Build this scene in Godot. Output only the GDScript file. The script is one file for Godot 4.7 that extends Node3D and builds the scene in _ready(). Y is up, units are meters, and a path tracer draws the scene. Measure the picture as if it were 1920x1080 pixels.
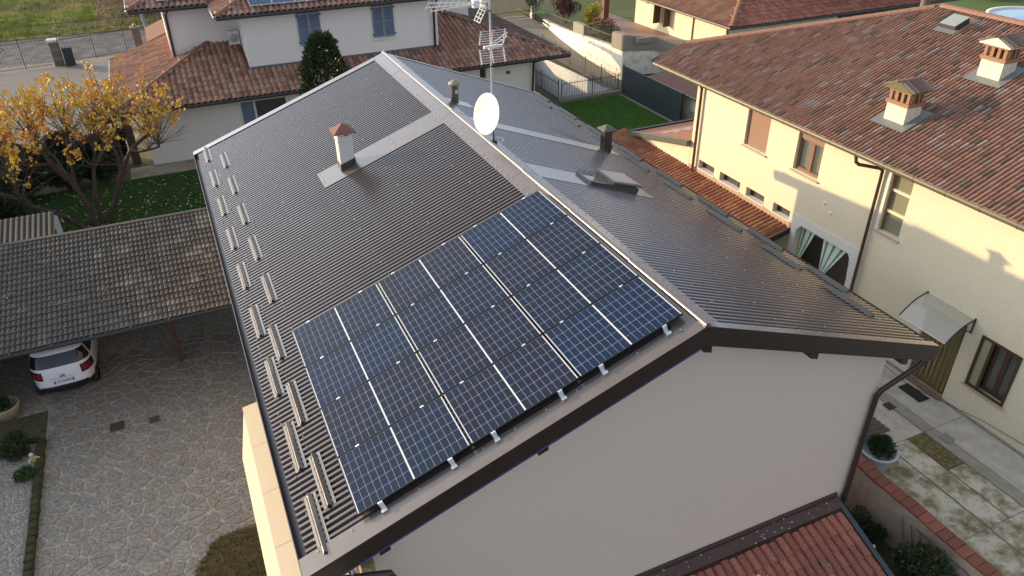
extends Node3D

const RIDGE := 7.4
const THL := 0.3517
const THR := 0.3579
const SLL := 6.303
const SLR := 5.645
const LEN := 16.016
const CAM := Vector3(-6.0083, 13.453, 6.8127)
const CAM_ROT := Vector3(-0.5553, -0.4197, -0.0107)
const FOCAL := 1427.34
const SUN_DIR := Vector3(1.0, -0.296, 1.0)

var rng := RandomNumberGenerator.new()
var mats := {}
var used := {}
var cam_basis: Basis
var fine_tex: Texture2D
var coarse_tex: Texture2D
var stain_tex: Texture2D
var bump_tex: Texture2D
var rough_tex: Texture2D

# ---------------------------------------------------------------- names, things, parts
func numbered(called: String) -> String:
	if not used.has(called):
		used[called] = 0
		return called
	used[called] += 1
	return "%s_%03d" % [called, used[called]]

func tag(o: Node3D, label: String, category: String, group := "", kind := "") -> Node3D:
	if label != "": o.set_meta("label", label)
	if category != "": o.set_meta("category", category)
	if group != "": o.set_meta("group", group)
	if kind != "": o.set_meta("kind", kind)
	return o

func thing(called: String, label: String, category: String, where := Vector3.ZERO, turn := 0.0, group := "") -> Node3D:
	var o := Node3D.new()
	o.name = numbered(called)
	add_child(o)
	o.position = where
	o.rotation.y = turn
	tag(o, label, category, group)
	return o

func new_st() -> SurfaceTool:
	var st := SurfaceTool.new()
	st.begin(Mesh.PRIMITIVE_TRIANGLES)
	st.set_smooth_group(-1)
	return st

func mesh_of(st: SurfaceTool) -> ArrayMesh:
	st.generate_normals()
	return st.commit()

func put(called: String, mesh: Mesh, m: Material, parent: Node, xf := Transform3D.IDENTITY) -> MeshInstance3D:
	var o := MeshInstance3D.new()
	o.name = called if parent != self else numbered(called)
	o.mesh = mesh
	o.material_override = m
	o.transform = xf
	parent.add_child(o, true)
	return o

func part(called: String, st: SurfaceTool, m: Material, parent: Node) -> MeshInstance3D:
	return put(called, mesh_of(st), m, parent)

func structure(called: String, st: SurfaceTool, m: Material) -> MeshInstance3D:
	var o := part(called, st, m, self)
	o.set_meta("kind", "structure")
	return o

func group_node(called: String, parent: Node) -> Node3D:
	var o := Node3D.new()
	o.name = called
	parent.add_child(o, true)
	return o

# ---------------------------------------------------------------- shapes
func tri(st: SurfaceTool, a: Vector3, b: Vector3, c: Vector3) -> void:
	st.add_vertex(a); st.add_vertex(b); st.add_vertex(c)

# corners run counter-clockwise seen from outside; Godot's front is clockwise
func quad(st: SurfaceTool, a: Vector3, b: Vector3, c: Vector3, d: Vector3) -> void:
	tri(st, a, c, b)
	tri(st, a, d, c)

func obox(st: SurfaceTool, c: Vector3, x: Vector3, y: Vector3, z: Vector3) -> void:
	# x, y, z are half axes
	var p := []
	for k in 8:
		p.append(c + x * (1 if k & 1 else -1) + y * (1 if k & 2 else -1) + z * (1 if k & 4 else -1))
	quad(st, p[4], p[5], p[7], p[6])
	quad(st, p[1], p[0], p[2], p[3])
	quad(st, p[5], p[1], p[3], p[7])
	quad(st, p[0], p[4], p[6], p[2])
	quad(st, p[6], p[7], p[3], p[2])
	quad(st, p[0], p[1], p[5], p[4])

func box(st: SurfaceTool, lo: Vector3, hi: Vector3) -> void:
	var h := (hi - lo) * 0.5
	obox(st, (lo + hi) * 0.5, Vector3(h.x, 0, 0), Vector3(0, h.y, 0), Vector3(0, 0, h.z))

func bevel_box(st: SurfaceTool, lo: Vector3, hi: Vector3, b: float) -> void:
	# box with chamfered top edges
	var t0 := [Vector3(lo.x, lo.y, lo.z), Vector3(lo.x, lo.y, hi.z), Vector3(hi.x, lo.y, hi.z), Vector3(hi.x, lo.y, lo.z)]
	var y1 := hi.y - b
	for k in 4:
		var a: Vector3 = t0[k]
		var c: Vector3 = t0[(k + 1) % 4]
		quad(st, a, c, Vector3(c.x, y1, c.z), Vector3(a.x, y1, a.z))
		var ai := Vector3(clampf(a.x, lo.x + b, hi.x - b), hi.y, clampf(a.z, lo.z + b, hi.z - b))
		var ci := Vector3(clampf(c.x, lo.x + b, hi.x - b), hi.y, clampf(c.z, lo.z + b, hi.z - b))
		quad(st, Vector3(a.x, y1, a.z), Vector3(c.x, y1, c.z), ci, ai)
	quad(st, Vector3(lo.x + b, hi.y, lo.z + b), Vector3(lo.x + b, hi.y, hi.z - b), Vector3(hi.x - b, hi.y, hi.z - b), Vector3(hi.x - b, hi.y, lo.z + b))
	quad(st, t0[3], t0[2], t0[1], t0[0])

func tube(st: SurfaceTool, pts: Array, radii, n := 8, caps := true) -> void:
	st.set_smooth_group(1)
	var rings := []
	var last_side := Vector3.ZERO
	for i in pts.size():
		var p: Vector3 = pts[i]
		var d: Vector3
		if i == 0: d = pts[1] - pts[0]
		elif i == pts.size() - 1: d = pts[i] - pts[i - 1]
		else: d = (pts[i + 1] - p).normalized() + (p - pts[i - 1]).normalized()
		d = d.normalized()
		var side := last_side - d * last_side.dot(d)
		if side.length() < 0.05:
			side = d.cross(Vector3.UP)
			if side.length() < 0.05: side = d.cross(Vector3.RIGHT)
		side = side.normalized()
		last_side = side
		var up := side.cross(d)
		var r: float = radii[i] if radii is Array else radii
		var ring := []
		for k in n:
			var a := TAU * k / n
			ring.append(p + (side * cos(a) + up * sin(a)) * r)
		rings.append(ring)
	for i in pts.size() - 1:
		for k in n:
			var k2 := (k + 1) % n
			quad(st, rings[i][k], rings[i][k2], rings[i + 1][k2], rings[i + 1][k])
	if caps:
		st.set_smooth_group(-1)
		for e in [0, pts.size() - 1]:
			for k in range(1, n - 1):
				if e == 0: tri(st, rings[0][0], rings[0][k], rings[0][k + 1])
				else: tri(st, rings[e][0], rings[e][k + 1], rings[e][k])
	st.set_smooth_group(-1)

func prism(st: SurfaceTool, poly: Array, dir: Vector3) -> void:
	# poly: planar loop of Vector3, extruded by dir
	var n := poly.size()
	for k in n:
		var a: Vector3 = poly[k]
		var b: Vector3 = poly[(k + 1) % n]
		quad(st, a, b, b + dir, a + dir)
	for k in range(1, n - 1):
		tri(st, poly[0], poly[k], poly[k + 1])
		tri(st, poly[0] + dir, poly[k + 1] + dir, poly[k] + dir)

func lathe(st: SurfaceTool, c: Vector3, prof: Array, n := 20, axis := Vector3.UP, side := Vector3.RIGHT) -> void:
	# prof: Vector2(radius, height)
	st.set_smooth_group(1)
	var b := axis.cross(side).normalized()
	for i in prof.size() - 1:
		for k in n:
			var q := []
			for e in [[i, k], [i, k + 1], [i + 1, k + 1], [i + 1, k]]:
				var a: float = TAU * (int(e[1]) % n) / n
				q.append(c + axis * prof[e[0]].y + (side * cos(a) + b * sin(a)) * prof[e[0]].x)
			quad(st, q[0], q[3], q[2], q[1])
	st.set_smooth_group(-1)

# wall in the plane of u, v with openings [u0, v0, u1, v1]; reveals run inward by depth
func holed_wall(st: SurfaceTool, o: Vector3, u: Vector3, v: Vector3, w: float, h: float, holes: Array, depth: float) -> void:
	var us := [0.0, w]
	var vs := [0.0, h]
	for q in holes:
		us.append(q[0]); us.append(q[2]); vs.append(q[1]); vs.append(q[3])
	us.sort(); vs.sort()
	for i in us.size() - 1:
		for j in vs.size() - 1:
			if us[i + 1] - us[i] < 0.001 or vs[j + 1] - vs[j] < 0.001: continue
			var cu: float = (us[i] + us[i + 1]) / 2
			var cv: float = (vs[j] + vs[j + 1]) / 2
			var inside := false
			for q in holes:
				if cu > q[0] and cu < q[2] and cv > q[1] and cv < q[3]: inside = true
			if inside: continue
			quad(st, o + u * us[i] + v * vs[j], o + u * us[i + 1] + v * vs[j], o + u * us[i + 1] + v * vs[j + 1], o + u * us[i] + v * vs[j + 1])
	var inn := -u.cross(v).normalized() * depth
	for q in holes:
		var a: Vector3 = o + u * q[0] + v * q[1]
		var b: Vector3 = o + u * q[2] + v * q[1]
		var c: Vector3 = o + u * q[2] + v * q[3]
		var d: Vector3 = o + u * q[0] + v * q[3]
		quad(st, a, b, b + inn, a + inn)
		quad(st, b, c, c + inn, b + inn)
		quad(st, c, d, d + inn, c + inn)
		quad(st, d, a, a + inn, d + inn)

# ---------------------------------------------------------------- materials
func lin(r: float, g: float, b: float) -> Color:
	return Color(r, g, b).linear_to_srgb()

func noise_tex(freq: float, octaves: int, c0: Color, c1: Color, sd: int, size := 512, typ := FastNoiseLite.TYPE_SIMPLEX_SMOOTH, offs := [0.2, 0.8], gain := 0.5) -> ImageTexture:
	var n := FastNoiseLite.new()
	n.seed = sd
	n.noise_type = typ
	n.frequency = freq
	n.fractal_octaves = octaves
	n.fractal_gain = gain
	var g := n.get_seamless_image(size, size)
	var im := Image.create(size, size, false, Image.FORMAT_RGB8)
	for y in size:
		for x in size:
			var v := clampf((g.get_pixel(x, y).r - offs[0]) / (offs[1] - offs[0]), 0, 1)
			im.set_pixel(x, y, c0.lerp(c1, v))
	return ImageTexture.create_from_image(im)

func normal_tex(freq: float, octaves: int, sd: int, strength: float, size := 512) -> ImageTexture:
	var n := FastNoiseLite.new()
	n.seed = sd
	n.noise_type = FastNoiseLite.TYPE_SIMPLEX_SMOOTH
	n.frequency = freq
	n.fractal_octaves = octaves
	var im := n.get_seamless_image(size, size)
	im.bump_map_to_normal_map(strength)
	return ImageTexture.create_from_image(im)

func make_textures() -> void:
	fine_tex = noise_tex(0.09, 4, Color(0.93, 0.93, 0.93), Color(1, 1, 1), 3)
	coarse_tex = noise_tex(0.008, 6, Color(0.91, 0.905, 0.895), Color(1, 1, 1), 7)
	stain_tex = noise_tex(0.02, 6, Color(0.76, 0.76, 0.74), Color(1, 1, 1), 11, 512, FastNoiseLite.TYPE_SIMPLEX_SMOOTH, [0.15, 0.75])
	bump_tex = normal_tex(0.12, 4, 5, 4.0)
	rough_tex = normal_tex(0.03, 5, 15, 10.0)

# c is a linear colour
func mat(key: String, c: Color, rough := 0.8, metal := 0.0, tex: Texture2D = null, scale := 1.0, bump := 0.0, bt: Texture2D = null) -> StandardMaterial3D:
	if mats.has(key): return mats[key]
	var m := StandardMaterial3D.new()
	m.albedo_color = c.linear_to_srgb()
	m.roughness = rough
	m.metallic = metal
	if tex != null:
		m.albedo_texture = tex
	if bump > 0:
		m.normal_enabled = true
		m.normal_texture = bt if bt != null else bump_tex
		m.normal_scale = bump
	if tex != null or bump > 0:
		m.uv1_triplanar = true
		m.uv1_world_triplanar = true
		m.uv1_scale = Vector3(scale, scale, scale)
	m.cull_mode = BaseMaterial3D.CULL_DISABLED
	mats[key] = m
	return m

func C(r: float, g: float, b: float) -> Color:
	return Color(r, g, b)

# ---------------------------------------------------------------- camera tests used to choose which copies are built singly
func screen(p: Vector3) -> Vector3:
	var v := cam_basis.inverse() * (p - CAM)
	if v.z > -0.1: return Vector3(-9999, -9999, 9999)
	return Vector3(960 + FOCAL * v.x / -v.z, 540 - FOCAL * v.y / -v.z, -v.z)

func in_frame(p: Vector3, margin := 15.0) -> bool:
	var s := screen(p)
	return s.x > -margin and s.x < 1920 + margin and s.y > -margin and s.y < 1080 + margin

func copies(called: String, mesh: Mesh, m: Material, xfs: Array, cols: Array, parent: Node) -> MultiMeshInstance3D:
	var mm := MultiMesh.new()
	mm.transform_format = MultiMesh.TRANSFORM_3D
	mm.use_colors = cols.size() > 0
	mm.mesh = mesh
	mm.instance_count = xfs.size()
	for k in xfs.size():
		mm.set_instance_transform(k, xfs[k])
		if cols.size() > 0: mm.set_instance_color(k, cols[k])
	var o := MultiMeshInstance3D.new()
	o.name = called if parent != self else numbered(called)
	o.multimesh = mm
	o.material_override = m
	o.set_meta("kind", "stuff")
	parent.add_child(o, true)
	return o

# ---------------------------------------------------------------- roof tiles
# prof: list of Vector2(across, height); local x across, y normal, z down the slope
func tile_mesh(prof: Array, length: float, lift: float, thick: float) -> ArrayMesh:
	var st := new_st()
	var lap := 0.05
	for k in prof.size() - 1:
		var p: Vector2 = prof[k]
		var q: Vector2 = prof[k + 1]
		st.set_smooth_group(1)
		quad(st, Vector3(p.x, p.y + lift, lap), Vector3(q.x, q.y + lift, lap), Vector3(q.x, q.y, -length), Vector3(p.x, p.y, -length))
		st.set_smooth_group(-1)
		quad(st, Vector3(p.x, p.y + lift - thick, lap - 0.004), Vector3(q.x, q.y + lift - thick, lap - 0.004), Vector3(q.x, q.y + lift, lap), Vector3(p.x, p.y + lift, lap))
	return mesh_of(st)

func roll_profile(w: float, roll: float, h: float, n := 6, rolls := 1) -> Array:
	var out := []
	var one := w / rolls
	for r in rolls:
		var x0 := -w / 2 + r * one
		for k in n + 1:
			var a := PI * k / n
			out.append(Vector2(x0 + roll * (1 - cos(a)) / 2, h * sin(a)))
		out.append(Vector2(x0 + one - 0.001, 0.002))
	return out

# o: lower corner of the eave, down: unit vector down the slope, nrm: unit normal; tiles run along nrm x down
func tiled(parent: Node, o: Vector3, down: Vector3, nrm: Vector3, across: float, up: float, w: float, gauge: float, mesh: Mesh, cols: Array, key: String, keep, singly := 300, jitter := 0.006, pick = null) -> void:
	var u := nrm.cross(down).normalized()
	var b := Basis(u, nrm, down)
	var all := []
	var nu := int(across / w)
	var nv := int(ceil(up / gauge))
	for j in nv:
		for i in nu:
			var p := o + u * ((i + 0.5) * w) - down * (j * gauge)
			if not keep.call(p): continue
			var ci: int = pick.call(p, rng) if pick != null else rng.randi() % cols.size()
			var xf := Transform3D(b.rotated(nrm, rng.randf_range(-jitter, jitter) * 2.5).rotated(u, rng.randf_range(-jitter, jitter)), p + down * rng.randf_range(-jitter, jitter) * 1.2 + nrm * rng.randf_range(0, jitter * 0.5))
			all.append([CAM.distance_to(p) if in_frame(p) else 1000.0 + CAM.distance_to(p), xf, ci])
	all.sort_custom(func(a, c): return a[0] < c[0])
	var ms := []
	for k in cols.size():
		ms.append(mat(key + str(k), cols[k], 0.85, 0.0, stain_tex, 1.7, 0.35))
	var xfs := []
	var cc := []
	for k in all.size():
		var e: Array = all[k]
		if k < singly and e[0] < 900:
			put("tile", mesh, ms[e[2]], parent, e[1])
		else:
			xfs.append(e[1]); cc.append(cols[e[2]])
	if xfs.size() > 0:
		var mm := mat(key + "_many", C(1, 1, 1), 0.85, 0.0, stain_tex, 1.7, 0.35)
		mm.vertex_color_use_as_albedo = true
		copies("further_tiles", mesh, mm, xfs, cc, parent)

# half-round cap tiles along a line
func cap_tiles(parent: Node, a: Vector3, b: Vector3, r: float, step: float, cols: Array, key: String) -> void:
	var d := (b - a).normalized()
	var side := d.cross(Vector3.UP).normalized()
	var up := side.cross(d)
	var st := new_st()
	var n := 7
	st.set_smooth_group(1)
	for k in n:
		var q := []
		for e in [[k, 0.0], [k + 1, 0.0], [k + 1, 1.0], [k, 1.0]]:
			var ang: float = PI * e[0] / n
			var rr: float = r * (1.0 if e[1] == 0.0 else 0.88)
			q.append(Vector3(cos(ang) * rr, sin(ang) * rr * 0.8, -e[1] * (step + 0.05)))
		quad(st, q[0], q[1], q[2], q[3])
		st.set_smooth_group(-1)
		quad(st, q[1], q[0], q[0] * 0.8, q[1] * 0.8)
		st.set_smooth_group(1)
	var mesh := mesh_of(st)
	var count := int(a.distance_to(b) / step)
	for k in count:
		var m := mat(key + str(rng.randi() % cols.size()), cols[0], 0.85, 0.0, stain_tex, 1.7, 0.35)
		put("ridge_tile", mesh, m, parent, Transform3D(Basis(side, up, -d), a + d * (k * step)))

# ---------------------------------------------------------------- plants
func leaf_mesh(l: float, w: float, fold := 0.25) -> ArrayMesh:
	var st := new_st()
	st.set_uv(Vector2.ZERO)
	var a := Vector3(0, 0, 0)
	var b := Vector3(0, 0, -l)
	var m := -l * 0.45
	tri(st, a, Vector3(-w / 2, w * fold, m), b)
	tri(st, a, b, Vector3(w / 2, w * fold, m))
	return mesh_of(st)

func add_leaf(st: SurfaceTool, p: Vector3, dir: Vector3, l: float, w: float, c: Color) -> void:
	var d := dir.normalized()
	var s := d.cross(Vector3(rng.randf_range(-1, 1), rng.randf_range(-1, 1), rng.randf_range(-1, 1)))
	if s.length() < 0.05: s = d.cross(Vector3(0.3, 1, 0.2))
	s = s.normalized() * w * 0.5
	var m := p + d * l * 0.45
	var k := d.cross(s).normalized() * w * 0.15
	st.set_color(c)
	tri(st, p, m + s + k, p + d * l)
	tri(st, p, p + d * l, m - s + k)

func leaf_mat(key: String, rough := 0.6, back := 0.25) -> StandardMaterial3D:
	if mats.has(key): return mats[key]
	var m := StandardMaterial3D.new()
	m.vertex_color_use_as_albedo = true
	m.roughness = rough
	m.cull_mode = BaseMaterial3D.CULL_DISABLED
	m.backlight_enabled = back > 0
	m.backlight = Color(back, back, back * 0.5)
	mats[key] = m
	return m

func rnd_dir() -> Vector3:
	var v := Vector3(rng.randfn(), rng.randfn(), rng.randfn())
	return v.normalized() if v.length() > 0.01 else Vector3.UP

# a leafy mass made of many leaf faces; lumps give it an uneven outline
func foliage(c: Vector3, r: Vector3, count: int, l: float, w: float, cols: Array, lumps := 9, shell := 0.35) -> SurfaceTool:
	var st := new_st()
	var ls := []
	for k in lumps:
		var d := rnd_dir()
		ls.append([c + d * r * rng.randf_range(0.35, 0.72), r * rng.randf_range(0.3, 0.5)])
	ls.append([c, r * 0.72])
	for k in count:
		var e: Array = ls[rng.randi() % ls.size()]
		var d := rnd_dir()
		var p: Vector3 = e[0] + d * e[1] * pow(rng.randf_range(shell, 1.0), 0.6)
		var dir: Vector3 = (d + rnd_dir() * 0.8 + Vector3(0, 0.25, 0))
		var col: Color = cols[rng.randi() % cols.size()]
		add_leaf(st, p, dir, l * rng.randf_range(0.7, 1.3), w * rng.randf_range(0.7, 1.3), col * rng.randf_range(0.75, 1.25))
	return st

func bush(called: String, label: String, category: String, c: Vector3, r: Vector3, count: int, l: float, w: float, cols: Array, group := "") -> Node3D:
	var t := thing(called, label, category, Vector3(c.x, c.y - r.y, c.z), 0, group)
	part("foliage", foliage(Vector3(0, r.y, 0), r, count, l, w, cols), leaf_mat("leaf"), t)
	var st := new_st()
	for k in 7:
		var a := TAU * k / 7.0
		tube(st, [Vector3(cos(a) * 0.03, 0, sin(a) * 0.03), Vector3(cos(a) * r.x * 0.3, r.y * 0.8, sin(a) * r.z * 0.3), Vector3(cos(a) * r.x * 0.6, r.y * 1.4, sin(a) * r.z * 0.6)], [0.02, 0.014, 0.006], 5)
	part("stem", st, mat("bark", C(0.09, 0.065, 0.05), 0.9, 0, stain_tex, 3.0, 0.6, rough_tex), t)
	return t

# ================================================================ main house
func lp(s: float, z: float, o := 0.0) -> Vector3:
	return Vector3(-s * cos(THL) - o * sin(THL), RIDGE - s * sin(THL) + o * cos(THL), z)

func rp(s: float, z: float, o := 0.0) -> Vector3:
	return Vector3(s * cos(THR) + o * sin(THR), RIDGE - s * sin(THR) + o * cos(THR), z)

func left_xf(s: float, z: float, o := 0.0) -> Transform3D:
	# local x runs down the slope, y is the normal, z runs away along the ridge
	return Transform3D(Basis(Vector3(-cos(THL), -sin(THL), 0), Vector3(-sin(THL), cos(THL), 0), Vector3(0, 0, -1)), lp(s, z, o))

func right_xf(s: float, z: float, o := 0.0) -> Transform3D:
	# local x runs down the slope, y is the normal, z runs towards the gable
	return Transform3D(Basis(Vector3(cos(THR), -sin(THR), 0), Vector3(sin(THR), cos(THR), 0), Vector3(0, 0, 1)), rp(s, z, o))

func corrugated(x0: float, x1: float, width: float, pitch: float, h: float) -> ArrayMesh:
	var st := new_st()
	var n := int(round(width / pitch))
	var prof := []
	for k in n:
		for e in [[0.0, -h], [0.040, -h], [0.052, -0.002], [0.056, 0.0], [0.095, 0.0], [0.099, -0.002]]:
			prof.append(Vector2(k * pitch + e[0], e[1]))
	prof.append(Vector2(n * pitch, -h))
	for k in prof.size() - 1:
		var p: Vector2 = prof[k]
		var q: Vector2 = prof[k + 1]
		quad(st, Vector3(x0, p.y, p.x), Vector3(x0, q.y, q.x), Vector3(x1, q.y, q.x), Vector3(x1, p.y, p.x))
		quad(st, Vector3(x1, p.y - 0.004, p.x), Vector3(x1, q.y - 0.004, q.x), Vector3(x1, q.y, q.x), Vector3(x1, p.y, p.x))
	return mesh_of(st)

func slab_between(st: SurfaceTool, xf: Transform3D, lo: Vector3, hi: Vector3) -> void:
	var c := (lo + hi) * 0.5
	var h := (hi - lo) * 0.5
	obox(st, xf * c, xf.basis.x * h.x, xf.basis.y * h.y, xf.basis.z * h.z)

func build_main_house() -> void:
	var t := thing("metal_roofed_house", "beige house with brown corrugated metal roof carrying solar panels", "house", Vector3(0, 0, -8))
	t.position = Vector3.ZERO
	var sheet := mat("sheet", C(0.064, 0.048, 0.046), 0.26, 0.0, coarse_tex, 0.35)
	sheet.metallic_specular = 0.75
	sheet.clearcoat_enabled = true
	sheet.clearcoat = 0.35
	sheet.clearcoat_roughness = 0.18
	var trim := mat("trim", C(0.125, 0.102, 0.090), 0.26, 0.0, coarse_tex, 0.5)
	trim.metallic_specular = 0.8
	trim.clearcoat_enabled = true
	trim.clearcoat = 0.5
	trim.clearcoat_roughness = 0.22
	var fascia := mat("fascia", C(0.034, 0.021, 0.016), 0.45, 0.0, coarse_tex, 0.8)
	var gut := mat("gutter_dark", C(0.060, 0.055, 0.055), 0.4)
	var steel := mat("bright_steel", C(0.85, 0.85, 0.85), 0.3, 0.85)
	var wallm := mat("beige_plaster", C(0.68, 0.555, 0.45), 0.95, 0.0, noise_tex(0.05, 6, Color(0.965, 0.962, 0.955), Color(1, 1, 1), 17, 1024), 0.5, 0.12)
	# roof sheets, one metre wide each
	var lmesh := corrugated(0.12, SLL - 0.13, 1.0, 1.0 / 9.0, 0.044)
	var rmesh := corrugated(0.12, SLR - 0.11, 1.0, 1.0 / 9.0, 0.036)
	for k in 16:
		var a := put("roofing_sheet", lmesh, sheet, t, left_xf(0, -k, -0.002 * (k % 2)))
		var b := put("roofing_sheet", rmesh, sheet, t, right_xf(0, -k - 1, -0.002 * (k % 2)))
	var st := new_st()
	# deck below the sheets
	slab_between(st, left_xf(0, 0), Vector3(0.05, -0.20, 0.05), Vector3(SLL - 0.3, -0.052, LEN - 0.05))
	slab_between(st, right_xf(0, 0), Vector3(0.05, -0.20, -LEN + 0.05), Vector3(SLR - 0.3, -0.045, -0.05))
	part("roof_deck", st, fascia, t)
	# ridge cap, in lengths of two metres
	for k in 8:
		st = new_st()
		var z0 := -k * 2.002
		var z1 := z0 - 2.0
		var o := 0.010 + 0.003 * (k % 2)
		for e in [[0, 1]]:
			quad(st, lp(0.37, z0, o), lp(0.05, z0, o + 0.012), lp(0.05, z1, o + 0.012), lp(0.37, z1, o))
			quad(st, lp(0.37, z0, o - 0.02), lp(0.37, z0, o), lp(0.37, z1, o), lp(0.37, z1, o - 0.02))
			quad(st, rp(0.05, z0, o + 0.012), rp(0.34, z0, o), rp(0.34, z1, o), rp(0.05, z1, o + 0.012))
			quad(st, rp(0.34, z0, o), rp(0.34, z0, o - 0.02), rp(0.34, z1, o - 0.02), rp(0.34, z1, o))
		tube(st, [Vector3(0, RIDGE + 0.005 + o, z0), Vector3(0, RIDGE + 0.005 + o, z1)], 0.052, 12)
		part("ridge_cap", st, trim, t)
	# verges and fascias
	for e in [["near", 0.0, -0.33, -0.15], ["far", -LEN, -LEN + 0.26, -LEN + 0.12]]:
		st = new_st()
		var xl := left_xf(0, 0)
		var zl0: float = minf(-e[1], -e[2])
		var zl1: float = maxf(-e[1], -e[2])
		slab_between(st, xl, Vector3(0.02, 0.004, zl0), Vector3(SLL - 0.02, 0.016, zl1))
		part("verge_flashing", st, trim, t)
		st = new_st()
		var zr0: float = minf(e[1], e[3])
		var zr1: float = maxf(e[1], e[3])
		slab_between(st, right_xf(0, 0), Vector3(0.02, 0.004, zr0), Vector3(SLR - 0.02, 0.016, zr1))
		part("verge_flashing", st, trim, t)
		var zf: float = e[1]
		var sgn := 1.0 if e[0] == "near" else -1.0
		for side in [-1.0, 1.0]:
			var sl := SLL if side < 0 else SLR
			var th := THL if side < 0 else THR
			var f := func(s: float, dy: float, z: float) -> Vector3:
				return Vector3(side * s * cos(th), RIDGE - s * sin(th) + dy, z)
			st = new_st()
			prism(st, [f.call(0, 0.0, zf + sgn * 0.012), f.call(sl, 0.0, zf + sgn * 0.012), f.call(sl, -0.165, zf + sgn * 0.012), f.call(0, -0.165, zf + sgn * 0.012)], Vector3(0, 0, -sgn * 0.03))
			part("fascia_board", st, fascia, t)
			st = new_st()
			prism(st, [f.call(0, -0.165, zf + sgn * 0.004), f.call(sl, -0.165, zf + sgn * 0.004), f.call(sl - 0.08, -0.315, zf + sgn * 0.004), f.call(0, -0.315, zf + sgn * 0.004)], Vector3(0, 0, -sgn * 0.03))
			part("fascia_board", st, fascia, t)
			# soffit
			st = new_st()
			prism(st, [f.call(0, -0.24, zf - sgn * 0.03), f.call(sl - 0.2, -0.24, zf - sgn * 0.03), f.call(sl - 0.2, -0.22, zf - sgn * 0.03), f.call(0, -0.22, zf - sgn * 0.03)], Vector3(0, 0, -sgn * 0.42))
			part("soffit", st, fascia, t)
	# blue protective film left on the lower edge of the near fascia
	st = new_st()
	obox(st, lp(SLL * 0.5, -0.012, 0) + Vector3(0, -0.325, 0), Vector3(-cos(THL), -sin(THL), 0) * (SLL * 0.49), Vector3(0, 0.014, 0), Vector3(0, 0, 0.022))
	part("film_strip", st, mat("film_blue", C(0.06, 0.075, 0.19), 0.4), t)
	# walls
	st = new_st()
	var wl := -5.2
	var wr := 4.62
	var z0w := -0.45
	var z1w := -LEN + 0.45
	var top_l := RIDGE - 0.245 + wl * tan(THL)
	var top_r := RIDGE - 0.245 - wr * tan(THR)
	prism(st, [Vector3(wl, 0, z0w), Vector3(wr, 0, z0w), Vector3(wr, top_r, z0w), Vector3(0, RIDGE - 0.245, z0w), Vector3(wl, top_l, z0w)], Vector3(0, 0, z1w - z0w))
	part("wall", st, wallm, t)
	# purlin ends between wall and fascia
	for x in [0.08, 2.26, 4.5, -2.51, -4.83]:
		st = new_st()
		var th2 := THL if x < 0 else THR
		var yy := RIDGE - absf(x) * tan(th2) - 0.36
		obox(st, Vector3(x, yy, -0.22), Vector3(0.075, -signf(x) * 0.075 * tan(th2), 0), Vector3(0, 0.085, 0), Vector3(0, 0, 0.2))
		part("purlin_end", st, fascia, t)
	# gutters
	st = new_st()
	var gx := left_xf(0, 0)
	for q in [[SLL - 0.17, -0.11, SLL, -0.10], [SLL - 0.012, -0.11, SLL, 0.0], [SLL - 0.17, -0.11, SLL - 0.16, -0.06]]:
		slab_between(st, gx, Vector3(q[0], q[1], 0.0), Vector3(q[2], q[3], LEN))
	part("gutter", st, gut, t)
	st = new_st()
	for q in [[SLR - 0.15, -0.12, SLR, -0.11], [SLR - 0.012, -0.12, SLR, 0.0], [SLR - 0.15, -0.12, SLR - 0.14, -0.06]]:
		slab_between(st, right_xf(0, 0), Vector3(q[0], q[1], -LEN), Vector3(q[2], q[3], 0.0))
	part("gutter", st, gut, t)
	var pipe := mat("pipe_brown", C(0.045, 0.030, 0.026), 0.35)
	st = new_st()
	tube(st, [Vector3(5.16, 5.22, -0.08), Vector3(5.08, 5.03, -0.1), Vector3(4.62, 4.40, -0.36), Vector3(4.565, 4.26, -0.38), Vector3(4.54, 1.2, -0.38)], 0.052, 12)
	var dp := part("downpipe", st, pipe, t)
	for y in [3.2, 1.62]:
		st = new_st()
		tube(st, [Vector3(4.555, y, -0.38), Vector3(4.555, y - 0.05, -0.38)], 0.058, 12)
		part("joint", st, pipe, dp)
	st = new_st()
	tube(st, [Vector3(-5.75, 5.05, -0.1), Vector3(-5.4, 4.98, 0.0), Vector3(-4.95, 4.97, 0.12), Vector3(-4.84, 4.93, 0.12), Vector3(-4.80, 4.80, 0.10), Vector3(-4.80, 1.0, -0.3)], 0.055, 12)
	part("downpipe", st, pipe, t)
	# wooden purlin with carved end and steel bracket at the eave corner
	st = new_st()
	box(st, Vector3(-5.16, 4.55, -0.44), Vector3(-4.98, 4.95, -0.12))
	part("purlin_end", st, mat("bare_wood", C(0.42, 0.33, 0.2), 0.7, 0, stain_tex, 2.0), t)
	st = new_st()
	tube(st, [Vector3(-5.28, 5.12, -0.02), Vector3(-5.33, 4.9, 0.02), Vector3(-5.33, 4.6, 0.02)], 0.025, 8)
	part("bracket", st, steel, t)
	# cream canopy box along the eave
	st = new_st()
	var zf0 := -4.72
	for k in 5:
		var za := zf0 + k * 1.13
		var zb := za + 1.122
		prism(st, [Vector3(-5.72, 4.58, za), Vector3(-6.17, 4.50, za), Vector3(-6.17, 4.44, za), Vector3(-5.72, 4.52, za)], Vector3(0, 0, zb - za))
	var cream := mat("cream_render", C(0.74, 0.62, 0.44), 0.9, 0.0, fine_tex, 1.0, 0.06)
	part("canopy_coping", st, cream, t)
	st = new_st()
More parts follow.
